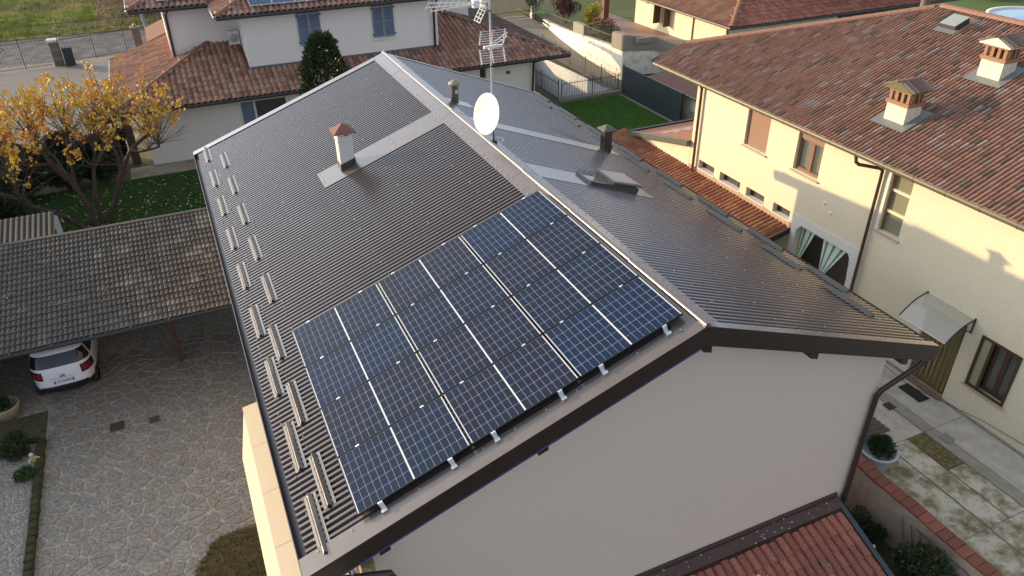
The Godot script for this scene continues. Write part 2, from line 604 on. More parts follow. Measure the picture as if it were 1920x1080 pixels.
	prism(st, [Vector3(-5.3, 4.515, zf0 + 0.01), Vector3(-5.72, 4.515, zf0 + 0.01), Vector3(-6.16, 4.435, zf0 + 0.01), Vector3(-6.385, 3.35, zf0 + 0.01), Vector3(-5.9, 3.2, zf0 + 0.01), Vector3(-5.3, 3.2, zf0 + 0.01)], Vector3(0, 0, 5.6))
	part("canopy", st, cream, t)
	# flashings on the sheets
	for q in [[0.36, -9.72, 3.55, -10.58]]:
		st = new_st()
		slab_between(st, left_xf(0, 0), Vector3(q[0], 0.002, -q[1]), Vector3(q[2], 0.008, -q[3]))
		part("flashing", st, trim, t)
	for q in [[0.3, -9.85, 4.7, -9.32], [0.3, -11.5, 1.0, -11.0], [0.3, -6.66, 3.35, -5.88]]:
		st = new_st()
		slab_between(st, right_xf(0, 0), Vector3(q[0], 0.002, q[1]), Vector3(q[2], 0.008, q[3]))
		part("flashing", st, trim, t)
	# snow guards: staggered pairs of bent strips
	var gmesh_a := new_st()
	prism(gmesh_a, [Vector3(0.038, 0.004, 0), Vector3(-0.004, 0.075, 0), Vector3(0.002, 0.077, 0), Vector3(0.043, 0.006, 0)], Vector3(0, 0, 1.1))
	prism(gmesh_a, [Vector3(-0.046, 0.004, 0), Vector3(-0.004, 0.075, 0), Vector3(0.0, 0.079, 0), Vector3(-0.052, 0.006, 0)], Vector3(0, 0, 1.1))
	var ga := mesh_of(gmesh_a)
	var gmesh_b := new_st()
	prism(gmesh_b, [Vector3(0.045, 0.001, 0), Vector3(0.045, 0.006, 0), Vector3(0.085, 0.006, 0), Vector3(0.085, 0.001, 0)], Vector3(0, 0, 1.1))
	prism(gmesh_b, [Vector3(-0.10, 0.001, 0), Vector3(-0.10, 0.006, 0), Vector3(-0.06, 0.006, 0), Vector3(-0.06, 0.001, 0)], Vector3(0, 0, 1.1))
	var gb := mesh_of(gmesh_b)
	var gmat := mat("guard", C(0.22, 0.20, 0.18), 0.38, 0.0, coarse_tex, 1.5)
	gmat.metallic_specular = 0.8
	var lg := []
	for k in 9:
		lg.append([5.92, -14.76 + k * 1.85 if k < 8 else -0.18])
	for k in 8:
		lg.append([5.51 if k < 5 else 5.69, -13.75 + k * 1.84])
	for q in lg:
		var g := group_node("snow_guard", t)
		g.transform = left_xf(q[0], q[1], 0.0)
		put("flange", ga, gmat, g, Transform3D(Basis.IDENTITY.scaled(Vector3(0.85, 0.85, 1)), Vector3.ZERO))
		put("foot", gb, gmat, g)
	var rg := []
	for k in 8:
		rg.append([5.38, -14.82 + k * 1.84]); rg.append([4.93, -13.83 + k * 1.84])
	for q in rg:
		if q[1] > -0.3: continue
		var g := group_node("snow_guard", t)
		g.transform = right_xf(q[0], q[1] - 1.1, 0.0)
		put("flange", ga, mat("guard_shaded", C(0.10, 0.096, 0.08), 0.45), g, Transform3D(Basis.IDENTITY.scaled(Vector3(0.8, 0.75, 1)), Vector3.ZERO))  # same guards as on the left slope; shade put into the darker colour
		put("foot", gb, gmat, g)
	# screws
	var sst := new_st()
	lathe(sst, Vector3.ZERO, [Vector2(0.014, 0), Vector2(0.014, 0.004), Vector2(0.008, 0.007), Vector2(0.007, 0.013), Vector2(0.0, 0.014)], 8)
	var smesh := mesh_of(sst)
	var xfs := []
	for k in 5:
		var s := 0.95 + k * 1.2
		var z := -0.7 + 0.08 * (k % 2)
		while z > -LEN + 0.4:
			if not (s < 5.3 and z > -5.2 and z < -0.2) and not (absf(z + 10.15) < 0.5 and s < 3.6):
				xfs.append(left_xf(s + rng.randf_range(-0.02, 0.02), z, 0.001))
			z -= 0.5 if k < 4 else 0.25
	for s in [5.35, 6.02]:
		var z := -0.45
		while z > -LEN + 0.3:
			xfs.append(left_xf(s, z - 0.043, 0.001))
			z -= 0.25
	for k in 5:
		var s := 0.8 + k * 1.05
		var z := -0.35 - 0.12 * (k % 2)
		while z > -LEN + 0.3:
			xfs.append(right_xf(s, z, 0.001))
			z -= 0.5
	for k in 64:
		xfs.append(left_xf(0.31, -0.2 - k * 0.25, 0.025)); xfs.append(right_xf(0.28, -0.2 - k * 0.25, 0.025))
	for k in 12:
		xfs.append(left_xf(0.5 + k * 0.5, -0.27, 0.017))
	for k in 6:
		xfs.append(left_xf(1.62, -9.8 - 0.14 * k, 0.009))
		xfs.append(left_xf(3.48, -9.8 - 0.14 * k, 0.009))
	for k in 10:
		xfs.append(right_xf(0.5 + k * 0.5, -0.1, 0.017))
	copies("screws", smesh, mat("screw", C(0.42, 0.42, 0.42), 0.4, 0.5), xfs, [], t)
	build_roof_fittings(t, trim, gut, steel)

func build_roof_fittings(t: Node3D, trim: Material, gut: Material, steel: Material) -> void:
	# white chimney with a terracotta hat
	var ch := group_node("chimney", t)
	var cx := -2.66
	var cz := -10.24
	var st := new_st()
	box(st, Vector3(cx - 0.17, 6.2, cz - 0.17), Vector3(cx + 0.17, 7.20, cz + 0.17))
	box(st, Vector3(cx - 0.185, 7.08, cz - 0.185), Vector3(cx + 0.185, 7.12, cz + 0.185))
	part("shaft", st, mat("white_render", C(0.66, 0.64, 0.58), 0.9, 0, fine_tex, 1.2, 0.1), ch)
	for sx in [-1, 1]:
		for sz in [-1, 1]:
			st = new_st()
			box(st, Vector3(cx + sx * 0.13 - 0.04, 7.20, cz + sz * 0.13 - 0.04), Vector3(cx + sx * 0.13 + 0.04, 7.29, cz + sz * 0.13 + 0.04))
			part("cap_support", st, mats["white_render"], ch)
	st = new_st()
	var r := 0.255
	var apex := Vector3(cx, 7.47, cz)
	var q := [Vector3(cx - r, 7.30, cz + r), Vector3(cx + r, 7.30, cz + r), Vector3(cx + r, 7.30, cz - r), Vector3(cx - r, 7.30, cz - r)]
	for k in 4:
		var a: Vector3 = q[k]
		var b: Vector3 = q[(k + 1) % 4]
		tri(st, a, apex, b)
		quad(st, a - Vector3(0, 0.025, 0), b - Vector3(0, 0.025, 0), b, a)
	quad(st, q[3] - Vector3(0, 0.025, 0), q[2] - Vector3(0, 0.025, 0), q[1] - Vector3(0, 0.025, 0), q[0] - Vector3(0, 0.025, 0))
	part("cap", st, mat("cap_red", C(0.27, 0.12, 0.10), 0.85, 0, stain_tex, 2.5), ch)
	st = new_st()
	var yb := func(x: float) -> float: return RIDGE + x * tan(THL)
	var w2 := 0.185
	prism(st, [Vector3(cx - w2, yb.call(cx - w2) - 0.05, cz + w2), Vector3(cx + w2, yb.call(cx + w2) - 0.05, cz + w2), Vector3(cx + w2, yb.call(cx + w2) + 0.17, cz + w2), Vector3(cx - w2, yb.call(cx - w2) + 0.17, cz + w2)], Vector3(0, 0, -2 * w2))
	part("collar", st, mat("collar", C(0.045, 0.038, 0.034), 0.45), ch)
	# round vent
	var v := group_node("vent_pipe", t)
	st = new_st()
	var vb := rp(0.56, -11.3)
	tube(st, [vb - Vector3(0, 0.1, 0), vb + Vector3(0, 0.44, 0)], 0.10, 16)
	part("pipe", st, mat("vent_brown", C(0.10, 0.085, 0.065), 0.5), v)
	st = new_st()
	lathe(st, vb + Vector3(0, 0.44, 0), [Vector2(0.10, 0), Vector2(0.155, 0.01), Vector2(0.155, 0.05), Vector2(0.10, 0.09), Vector2(0.03, 0.13), Vector2(0.0, 0.14)], 18)
	part("cowl", st, mat("vent_cowl", C(0.28, 0.25, 0.20), 0.6), v)
	st = new_st()
	box(st, vb + Vector3(-0.02, 0.24, 0.096), vb + Vector3(0.05, 0.33, 0.106))
	part("sticker", st, mat("sticker", C(0.6, 0.6, 0.55), 0.6), v)
	# square metal flue
	var f := group_node("metal_flue", t)
	st = new_st()
	box(st, Vector3(3.97, 5.7, -9.71), Vector3(4.19, 6.46, -9.49))
	part("shaft", st, mat("flue_dark", C(0.035, 0.028, 0.025), 0.4), f)
	st = new_st()
	var fa := Vector3(4.08, 6.60, -9.6)
	var fr := 0.19
	var fq := [fa + Vector3(-fr, -0.12, fr), fa + Vector3(fr, -0.12, fr), fa + Vector3(fr, -0.12, -fr), fa + Vector3(-fr, -0.12, -fr)]
	for k in 4:
		var a2: Vector3 = fq[k]
		var b2: Vector3 = fq[(k + 1) % 4]
		tri(st, a2, fa, b2)
		quad(st, a2 - Vector3(0, 0.03, 0), b2 - Vector3(0, 0.03, 0), b2, a2)
	part("cap", st, mat("flue_cap", C(0.13, 0.12, 0.11), 0.4), f)
	# roof window with its lid ajar
	var w := group_node("roof_window", t)
	var xf := right_xf(0, 0)
	st = new_st()
	for e in [[2.2, -6.70, 2.9, -6.63], [2.2, -6.04, 2.9, -5.97], [2.2, -6.63, 2.27, -6.04], [2.83, -6.63, 2.9, -6.04]]:
		slab_between(st, xf, Vector3(e[0], 0.0, e[1]), Vector3(e[2], 0.13, e[3]))
	part("curb", st, gut, w)
	st = new_st()
	var lid := Transform3D(xf.basis.rotated(xf.basis.z, 0.05), xf * Vector3(2.17, 0.132, 0))
	slab_between(st, lid, Vector3(0.0, 0.0, -6.73), Vector3(0.76, 0.04, -5.94))
	part("frame", st, mat("lid", C(0.10, 0.10, 0.085), 0.35), w)
	st = new_st()
	slab_between(st, lid, Vector3(0.05, 0.041, -6.67), Vector3(0.71, 0.047, -6.0))
	part("pane", st, mat("dark_glass", C(0.05, 0.042, 0.036), 0.2), w)
	st = new_st()
	slab_between(st, xf, Vector3(1.62, 0.008, -6.05), Vector3(2.2, 0.09, -5.97))
	slab_between(st, xf, Vector3(1.62, 0.008, -6.60), Vector3(1.70, 0.06, -6.05))
	part("upstand", st, gut, w)

func build_solar() -> void:
	var pl := 1.7208
	var pw := 1.1358
	var g := 0.02
	var s0 := 0.1454
	var z0 := -0.3522
	var frame_m := mat("panel_frame", C(0.012, 0.012, 0.014), 0.35)
	var back_m := mat("backsheet", C(0.60, 0.63, 0.66), 0.4)
	var cell_m := []
	for k in 4:
		var m := mat("cell%d" % k, [C(0.012, 0.023, 0.050), C(0.013, 0.025, 0.055), C(0.015, 0.022, 0.045), C(0.011, 0.025, 0.061)][k], 0.2)
		m.metallic_specular = 0.26
		cell_m.append(m)
	var steel: Material = mats["bright_steel"]
	var fst := new_st()
	var b := 0.011
	box(fst, Vector3(0, -0.035, 0), Vector3(pl, 0.0, b))
	box(fst, Vector3(0, -0.035, pw - b), Vector3(pl, 0.0, pw))
	box(fst, Vector3(0, -0.035, b), Vector3(b, 0.0, pw - b))
	box(fst, Vector3(pl - b, -0.035, b), Vector3(pl, 0.0, pw - b))
	var frame := mesh_of(fst)
	var bst := new_st()
	box(bst, Vector3(b, -0.012, b), Vector3(pl - b, -0.004, pw - b))
	var back := mesh_of(bst)
	var px := (pl - 0.052 - 0.022) / 16
	var pz := (pw - 0.026) / 6
	var cst := new_st()
	var cw := px - 0.0028
	var cd := pz - 0.0034
	box(cst, Vector3(-cw / 2, -0.0042, -cd / 2), Vector3(cw / 2, -0.0034, cd / 2))
	var cell := mesh_of(cst)
	var clst := new_st()
	box(clst, Vector3(-0.03, -0.03, -0.014), Vector3(0.03, 0.005, 0.014))
	box(clst, Vector3(-0.007, 0.005, -0.007), Vector3(0.007, 0.01, 0.007))
	var clamp := mesh_of(clst)
	var cols := ["along the ridge cap", "in the middle of the slope", "towards the snow guards"]
	var rows := ["beside the gable verge", "second from the gable verge", "third from the gable verge", "farthest from the gable verge"]
	for i in 3:
		for j in 4:
			var t := thing("solar_panel", "dark blue solar panel %s, %s" % [cols[i], rows[j]], "solar panel", Vector3.ZERO, 0, "solar panels on the brown metal roof")
			t.transform = left_xf(s0 + i * (pl + g), z0 - j * (pw + g), 0.13)
			put("frame", frame, frame_m, t)
			put("backsheet", back, back_m, t)
			var tone := rng.randi() % 4
			for a in 16:
				for c in 6:
					var x := 0.026 + (a + 0.5) * px + (0.022 if a >= 8 else 0.0)
					put("cell", cell, cell_m[tone if rng.randf() < 0.88 else rng.randi() % 4], t, Transform3D(Basis.IDENTITY, Vector3(x, 0, 0.013 + (c + 0.5) * pz)))
			for u in [0.19, 0.81]:
				# clamps at the edge away from the gable; the row beside the verge has end brackets as well
				put("clamp", clamp, steel, t, Transform3D(Basis.IDENTITY, Vector3(pl * u, 0.001, pw + g * 0.5)))
				if j == 3 or j == 0:
					var e := new_st()
					var zz := pw + 0.012 if j == 3 else -0.012
					var dz := 1.0 if j == 3 else -1.0
					box(e, Vector3(pl * u - 0.035, -0.125, minf(zz, zz + dz * 0.02)), Vector3(pl * u + 0.035, 0.004, maxf(zz, zz + dz * 0.02)))
					box(e, Vector3(pl * u - 0.03, -0.128, minf(zz, zz + dz * 0.085)), Vector3(pl * u + 0.03, -0.10, maxf(zz, zz + dz * 0.085)))
					box(e, Vector3(pl * u - 0.04, -0.128, minf(zz + dz * 0.06, zz + dz * 0.11)), Vector3(pl * u + 0.04, -0.085, maxf(zz + dz * 0.06, zz + dz * 0.11)))
					part("bracket", e, steel, t)
	# mounting rails below the panels
	for k in 2:
		pass

func build_antennas() -> void:
	var white := mat("antenna_white", C(0.75, 0.75, 0.73), 0.5)
	var galv := mat("galvanised", C(0.55, 0.56, 0.57), 0.4, 0.6)
	var mx := 0.10
	var mz := -7.75
	var t := thing("antenna_mast", "tall galvanised antenna mast rising from the ridge", "antenna mast", Vector3(mx, 7.4, mz))
	var st := new_st()
	tube(st, [Vector3(0, -0.15, 0), Vector3(-0.02, 0.9, 0), Vector3(-0.03, 3.4, 0)], [0.028, 0.024, 0.02], 10)
	part("mast", st, galv, t)
	st = new_st()
	box(st, Vector3(-0.05, -0.16, -0.05), Vector3(0.05, 0.05, 0.05))
	for k in 3:
		tube(st, [Vector3(-0.03, 0.55 + k * 1.1, 0), Vector3(-0.03, 0.58 + k * 1.1, 0)], 0.03, 10)
	part("clamp", st, mat("dark_clamp", C(0.05, 0.05, 0.05), 0.5), t)
	st = new_st()
	var pts := []
	for k in 9:
		var a := PI * k / 8.0
		pts.append(Vector3(0.05 + 0.16 * sin(a), 0.12 - 0.14 * k / 8.0, 0.02 + 0.05 * k / 8.0))
	tube(st, pts, 0.008, 6)
	part("cable", st, white, t)
	# dish
	var n := Vector3(-0.93, 0.28, 0.22).normalized()
	var d := thing("satellite_dish", "white round satellite dish fixed to the antenna mast", "satellite dish", Vector3(-0.04, 8.07, -7.70))
	st = new_st()
	var side := n.cross(Vector3.UP).normalized()
	var prof := []
	for k in 9:
		var r := 0.43 * k / 8.0
		prof.append(Vector2(r, 0.06 * (r / 0.43) * (r / 0.43)))
	prof.append(Vector2(0.44, 0.055)); prof.append(Vector2(0.43, 0.045))
	for k in range(7, -1, -1):
		var r := 0.42 * k / 8.0
		prof.append(Vector2(r, 0.06 * (r / 0.43) * (r / 0.43) - 0.012))
	lathe(st, Vector3.ZERO, prof, 36, n, side)
	part("reflector", st, mat("dish_white", C(0.66, 0.65, 0.62), 0.5), d)
	st = new_st()
	obox(st, -n * 0.06, n * 0.05, side * 0.06, n.cross(side) * 0.10)
	tube(st, [-n * 0.08, Vector3(0.12, -0.1, -0.05)], 0.02, 8)
	tube(st, [Vector3(0.12, 0.0, -0.03), Vector3(0.12, -0.72, -0.03)], 0.022, 8)
	part("mount", st, mat("dark_clamp", C(0.05, 0.05, 0.05), 0.5), d)
	st = new_st()
	for e in [[0.0, 0.0], [0.06, -0.03], [-0.08, 0.25], [0.03, 0.28]]:
		lathe(st, side * e[0] - n.cross(side) * e[1] + n * (0.03 * (e[1] * e[1]) / 0.09 + 0.0), [Vector2(0.007, 0), Vector2(0.007, 0.008), Vector2(0, 0.009)], 6, n, side)
	part("bolt", st, galv, d)
	# corner reflector antenna
	var g := thing("television_antenna", "white grid television antenna on the mast above the dish", "antenna", Vector3(mx - 0.03, 9.48, mz))
	for e in [[0.05, 0.34, 0.10], [-0.05, -0.32, 0.10]]:
		st = new_st()
		var y0: float = e[0]
		var y1: float = e[1]
		for x in [-0.26, 0.0, 0.26]:
			tube(st, [Vector3(x, y0, 0.05), Vector3(x, y1, 0.05 + e[2])], 0.012 if x != 0.0 else 0.008, 6)
		for k in 6:
			var f := (k + 0.3) / 5.6
			tube(st, [Vector3(-0.29, lerpf(y0, y1, f), 0.05 + e[2] * f), Vector3(0.29, lerpf(y0, y1, f), 0.05 + e[2] * f)], 0.005, 6)
		part("reflector", st, white, g)
	st = new_st()
	box(st, Vector3(-0.18, -0.03, 0.04), Vector3(0.22, 0.02, 0.10))
	tube(st, [Vector3(0.0, 0.0, 0.06), Vector3(0.24, 0.22, 0.3)], 0.014, 6)
	tube(st, [Vector3(0.0, 0.05, 0.06), Vector3(0.24, 0.30, 0.3)], 0.01, 6)
	tube(st, [Vector3(0.24, 0.30, 0.3), Vector3(0.22, 0.0, 0.1)], 0.012, 6)
	box(st, Vector3(-0.05, -0.07, -0.03), Vector3(0.06, -0.02, 0.05))
	part("boom", st, white, g)
	# three-boom antenna at the top
	var y := thing("television_antenna", "white three-boom television antenna at the top of the mast", "antenna", Vector3(mx - 0.05, 10.32, mz))
	st = new_st()
	for e in [[0.10, 0.0], [-0.02, 0.08], [-0.02, -0.08]]:
		var a := Vector3(-0.28, e[0] * 0.2, e[1] * 0.3)
		var b := Vector3(-1.25, e[0], e[1] * 2.0)
		tube(st, [a, b], 0.010, 6)
		for k in 8:
			var p := a.lerp(b, (k + 1) / 8.0)
			tube(st, [p + Vector3(0, -0.06, -0.05), p + Vector3(0, 0.06, 0.05)], 0.005, 5)
	part("boom", st, white, y)
	st = new_st()
	box(st, Vector3(-0.34, -0.07, -0.06), Vector3(-0.22, 0.07, 0.06))
	tube(st, [Vector3(-0.25, 0, 0), Vector3(0.02, 0.02, 0)], 0.016, 8)
	part("dipole_box", st, white, y)
	for e in [[-0.06, -0.34], [0.08, 0.36]]:
		st = new_st()
		for k in 3:
			var zz := -0.14 + k * 0.14
			tube(st, [Vector3(-0.10 , e[0], zz), Vector3(-0.26, e[1], zz)], 0.009, 6)
		for k in 5:
			var f := k / 4.0
			tube(st, [Vector3(lerpf(-0.10, -0.26, f), lerpf(e[0], e[1], f), -0.16), Vector3(lerpf(-0.10, -0.26, f), lerpf(e[0], e[1], f), 0.16)], 0.006, 6)
		part("reflector", st, white, y)

# ================================================================ windows
# frame local: origin at lower corner, u along the wall, v up, out = outward normal
func win_box(st: SurfaceTool, o: Vector3, u: Vector3, v: Vector3, out: Vector3, a: Array, d0: float, d1: float) -> void:
	# a = [u0, v0, u1, v1], from depth d0 to d1 along out
	var c: Vector3 = o + u * (a[0] + a[2]) * 0.5 + v * (a[1] + a[3]) * 0.5 + out * (d0 + d1) * 0.5
	obox(st, c, u * (a[2] - a[0]) * 0.5, v * (a[3] - a[1]) * 0.5, out * (d1 - d0) * 0.5)

func glass() -> StandardMaterial3D:
	if mats.has("glass"): return mats["glass"]
	var m := mat("glass", C(0.25, 0.28, 0.27), 0.03)
	m.transparency = BaseMaterial3D.TRANSPARENCY_ALPHA
	m.albedo_color = Color(0.42, 0.46, 0.45, 0.22)
	return m

func sash(parent: Node, o: Vector3, u: Vector3, v: Vector3, out: Vector3, a: Array, depth: float, bar: float, fm: Material, behind: Material) -> void:
	# frame of four bars, a pane and a backing behind it
	var st := new_st()
	win_box(st, o, u, v, out, [a[0], a[1], a[2], a[1] + bar], depth, depth + 0.05)
	win_box(st, o, u, v, out, [a[0], a[3] - bar, a[2], a[3]], depth, depth + 0.05)
	win_box(st, o, u, v, out, [a[0], a[1] + bar, a[0] + bar, a[3] - bar], depth, depth + 0.05)
	win_box(st, o, u, v, out, [a[2] - bar, a[1] + bar, a[2], a[3] - bar], depth, depth + 0.05)
	part("frame", st, fm, parent)
	st = new_st()
	win_box(st, o, u, v, out, [a[0] + bar, a[1] + bar, a[2] - bar, a[3] - bar], depth + 0.02, depth + 0.026)
	part("pane", st, glass(), parent)
	if behind != null:
		st = new_st()
		var x: float = a[0] + bar
		var n := maxi(3, int((a[2] - a[0]) / 0.06))
		var w: float = (a[2] - a[0] - 2 * bar) / n
		for k in n:
			var p := o + u * (x + k * w) + out * (depth - 0.06 - 0.025 * (k % 2))
			var q := o + u * (x + (k + 1) * w) + out * (depth - 0.06 - 0.025 * ((k + 1) % 2))
			quad(st, p + v * (a[1] + bar), q + v * (a[1] + bar), q + v * (a[3] - bar), p + v * (a[3] - bar))
		part("curtain", st, behind, parent)

func slats(parent: Node, called: String, o: Vector3, u: Vector3, v: Vector3, out: Vector3, a: Array, depth: float, pitch: float, m: Material, tilt := 0.0) -> void:
	var st := new_st()
	var y: float = a[1]
	while y + pitch <= a[3] + 0.001:
		var c: Vector3 = o + u * (a[0] + a[2]) * 0.5 + v * (y + pitch * 0.5) + out * depth
		var vv := (v + out * tilt).normalized()
		obox(st, c, u * (a[2] - a[0]) * 0.5, vv * pitch * 0.46, vv.cross(u).normalized() * 0.006)
		y += pitch
	part(called, st, m, parent)

# ================================================================ yellow house on the right
func yroof(x: float) -> float:
	return 5.79 + 0.39 * (x - 10.2)

func build_yellow_house() -> void:
	var t := thing("yellow_house", "yellow rendered house with mottled brown tile roof and two chimneys", "house")
	var stucco := mat("yellow_stucco", C(0.84, 0.78, 0.61), 0.95, 0.0, noise_tex(0.05, 5, Color(0.88, 0.87, 0.84), Color(1, 1, 1), 23), 0.9, 0.35, normal_tex(0.12, 3, 21, 5.0))
	var white := mat("white_paint", C(0.74, 0.74, 0.72), 0.8, 0, fine_tex, 1.5)
	var u := Vector3(0, 0, 1)
	var v := Vector3.UP
	var out := Vector3(-1, 0, 0)
	var o := Vector3(10.9, 0, -14.75)
	var hz := func(z: float) -> float: return z + 14.75
	var holes := []
	var spec := {
		"shutter": [-12.0, 4.09, -10.92, 5.40], "casement": [-9.67, 4.10, -8.62, 5.38], "tall": [-6.17, 3.61, -5.47, 5.46],
		"s1": [-14.18, 2.40, -13.28, 2.73], "s2": [-12.95, 2.40, -11.85, 2.73], "s3": [-11.52, 2.40, -10.62, 2.73], "s4": [-10.18, 2.40, -9.40, 2.73],
		"opening": [-8.98, 0.05, -6.72, 2.50], "door": [-4.03, 0.10, -2.88, 2.40], "ground": [-2.43, 0.92, -1.41, 2.40]}
	for k in spec:
		var q: Array = spec[k]
		holes.append([hz.call(q[0]), q[1], hz.call(q[2]), q[3]])
	var st := new_st()
	holed_wall(st, o, u, v, 20.75, 5.92, holes, 0.22)
	# the other walls
	quad(st, Vector3(10.9, 0, -14.75), Vector3(10.9, 5.92, -14.75), Vector3(22, 5.92, -14.75), Vector3(22, 0, -14.75))
	quad(st, Vector3(22, 0, -14.75), Vector3(22, 5.92, -14.75), Vector3(22, 5.92, 6), Vector3(22, 0, 6))
	quad(st, Vector3(10.9, 0, 6), Vector3(22, 0, 6), Vector3(22, 5.92, 6), Vector3(10.9, 5.92, 6))
	part("wall", st, stucco, t)
	# dark rooms behind the openings
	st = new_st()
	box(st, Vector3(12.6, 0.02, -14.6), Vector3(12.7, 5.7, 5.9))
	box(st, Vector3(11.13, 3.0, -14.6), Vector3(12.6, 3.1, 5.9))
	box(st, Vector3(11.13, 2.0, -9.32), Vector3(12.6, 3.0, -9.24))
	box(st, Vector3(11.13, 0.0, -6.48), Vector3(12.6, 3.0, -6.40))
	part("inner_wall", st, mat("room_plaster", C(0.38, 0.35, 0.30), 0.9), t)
	# string course of pink render above the lean-to roof
	st = new_st()
	box(st, Vector3(10.882, 2.0, -14.75), Vector3(10.9, 2.38, -9.28))
	part("render_band", st, mat("pink_render", C(0.50, 0.36, 0.28), 0.95, 0, coarse_tex, 1.5, 0.3), t)
	# footing
	st = new_st()
	box(st, Vector3(10.86, 0.0, -9.2), Vector3(10.9, 0.09, 6.0))
	part("footing", st, mat("footing", C(0.36, 0.36, 0.35), 0.9, 0, stain_tex, 1.2), t)
	# sills
	for q in [[-12.06, 4.06, -10.86], [-9.73, 4.07, -8.56], [-6.22, 3.58, -5.42], [-2.5, 0.90, -1.35]]:
		st = new_st()
		box(st, Vector3(10.83, q[1] - 0.035, q[0]), Vector3(11.1, q[1] + 0.01, q[2]))
		part("sill", st, mat("sill", C(0.52, 0.42, 0.36), 0.7, 0, fine_tex, 2.0), t)
	# roller shutter
	var brown := mat("window_brown", C(0.24, 0.14, 0.09), 0.55, 0, fine_tex, 3.0)
	var tan_m := mat("roller_tan", C(0.30, 0.19, 0.13), 0.6)
	var w := group_node("window", t)
	slats(w, "roller_shutter", o, u, v, out, [hz.call(-11.97), 4.11, hz.call(-10.95), 5.40], -0.10, 0.052, tan_m)
	# casement with half-raised roller and lace curtains
	var lace := mat("lace", C(0.60, 0.58, 0.52), 0.9, 0, fine_tex, 6.0)
	w = group_node("window", t)
	slats(w, "roller_shutter", o, u, v, out, [hz.call(-9.64), 5.12, hz.call(-8.65), 5.38], -0.08, 0.052, tan_m)
	sash(w, o, u, v, out, [hz.call(-9.66), 4.11, hz.call(-9.14), 5.13], -0.16, 0.075, brown, lace)
	sash(w, o, u, v, out, [hz.call(-9.14), 4.11, hz.call(-8.63), 5.13], -0.16, 0.075, brown, lace)
	# tall stair window of three frosted panes
	w = group_node("window", t)
	var frost := mat("frosted_pane", C(0.24, 0.24, 0.17), 0.25, 0, fine_tex, 4.0)
	for k in 3:
		st = new_st()
		win_box(st, o, u, v, out, [hz.call(-6.13), 3.63 + k * 0.615, hz.call(-5.48), 4.17 + k * 0.615], -0.17, -0.155)
		part("pane", st, frost, w)
	for k in 2:
		st = new_st()
		win_box(st, o, u, v, out, [hz.call(-6.13), 4.17 + k * 0.615, hz.call(-5.48), 4.245 + k * 0.615], -0.19, -0.10)
		part("transom", st, stucco, w)
	st = new_st()
	win_box(st, o, u, v, out, [hz.call(-6.165), 3.62, hz.call(-6.12), 5.45], -0.2, -0.09)
	part("frame", st, brown, w)
	st = new_st()
	box(st, Vector3(10.885, 3.62, -6.26), Vector3(10.92, 5.5, -6.172))
	part("surround", st, white, w)
	# low strip windows
	for k in ["s1", "s2", "s3", "s4"]:
		var q: Array = spec[k]
		w = group_node("window", t)
		var mid: float = q[0] + (q[2] - q[0]) * 0.28
		st = new_st()
		win_box(st, o, u, v, out, [hz.call(mid), q[1] + 0.02, hz.call(q[2]), q[3]], -0.205, -0.19)
		part("pane", st, glass(), w)
		st = new_st()
		win_box(st, o, u, v, out, [hz.call(q[0]), q[1], hz.call(mid), q[3]], -0.215, -0.20)
		part("frame", st, mat("strip_frame", C(0.05, 0.035, 0.025), 0.5), w)
		if k == "s2":
			st = new_st()
			win_box(st, o, u, v, out, [hz.call(mid + 0.45), q[1], hz.call(mid + 0.48), q[3]], -0.2, -0.17)
			part("mullion", st, brown, w)
		st = new_st()
		box(st, Vector3(10.87, q[1] - 0.02, q[0] - 0.03), Vector3(11.1, q[1] + 0.012, q[2] + 0.03))
		part("sill", st, white, w)
	# opening with white surround and striped curtains
	w = group_node("terrace_opening", t)
	st = new_st()
	box(st, Vector3(10.85, 2.50, -9.2), Vector3(10.905, 2.78, -6.5))
	box(st, Vector3(10.85, 0.0, -9.2), Vector3(10.905, 2.50, -8.98))
	box(st, Vector3(10.85, 0.0, -6.72), Vector3(10.905, 2.50, -6.5))
	for e in [[-8.98, 1.0], [-6.72, -1.0]]:
		var tri_p := [Vector3(10.85, 2.5, e[0]), Vector3(10.85, 2.5, e[0] + e[1] * 0.16), Vector3(10.85, 2.42, e[0] + e[1] * 0.10), Vector3(10.85, 2.28, e[0])]
		prism(st, tri_p, Vector3(0.05, 0, 0))
	part("surround", st, white, w)
	var teal := mat("curtain_teal", C(0.05, 0.30, 0.24), 0.85)
	var cwhite := mat("curtain_white", C(0.72, 0.72, 0.68), 0.85)
	for e in [[-8.93, -8.35, -8.93, -8.78, -8.66], [-8.02, -7.05, -7.95, -7.72, 1.2], [-6.98, -6.74, -6.86, -6.74, 0.9]]:
		var cu := group_node("curtain", w)
		var n := 9 if e[0] > -8.5 and e[0] < -7.5 else 6
		for k in n:
			var f0 := float(k) / n
			var f1 := float(k + 1) / n
			st = new_st()
			for seg in 6:
				var y0 := 2.48 - seg * 0.4
				var y1 := y0 - 0.4
				var pinch0: float = clampf(seg / 3.0, 0, 1)
				var pinch1: float = clampf((seg + 1) / 3.0, 0, 1)
				var q := []
				for h in [[f0, pinch0, y0], [f1, pinch0, y0], [f1, pinch1, y1], [f0, pinch1, y1]]:
					var zt: float = lerpf(e[0], e[1], h[0])
					var zb: float = lerpf(e[2], e[3], h[0])
					q.append(Vector3(11.06 + 0.03 * sin(h[0] * n * PI), h[2], lerpf(zt, zb, h[1])))
				quad(st, q[3], q[2], q[1], q[0])
			part("stripe", st, teal if k % 3 == 1 else cwhite, cu)
	# door with a bead curtain, steps
	w = group_node("door", t)
	st = new_st()
	win_box(st, o, u, v, out, [hz.call(-4.03), 0.1, hz.call(-2.88), 2.4], -0.215, -0.205)
	part("leaf", st, mat("door_dark", C(0.07, 0.05, 0.03), 0.7), w)
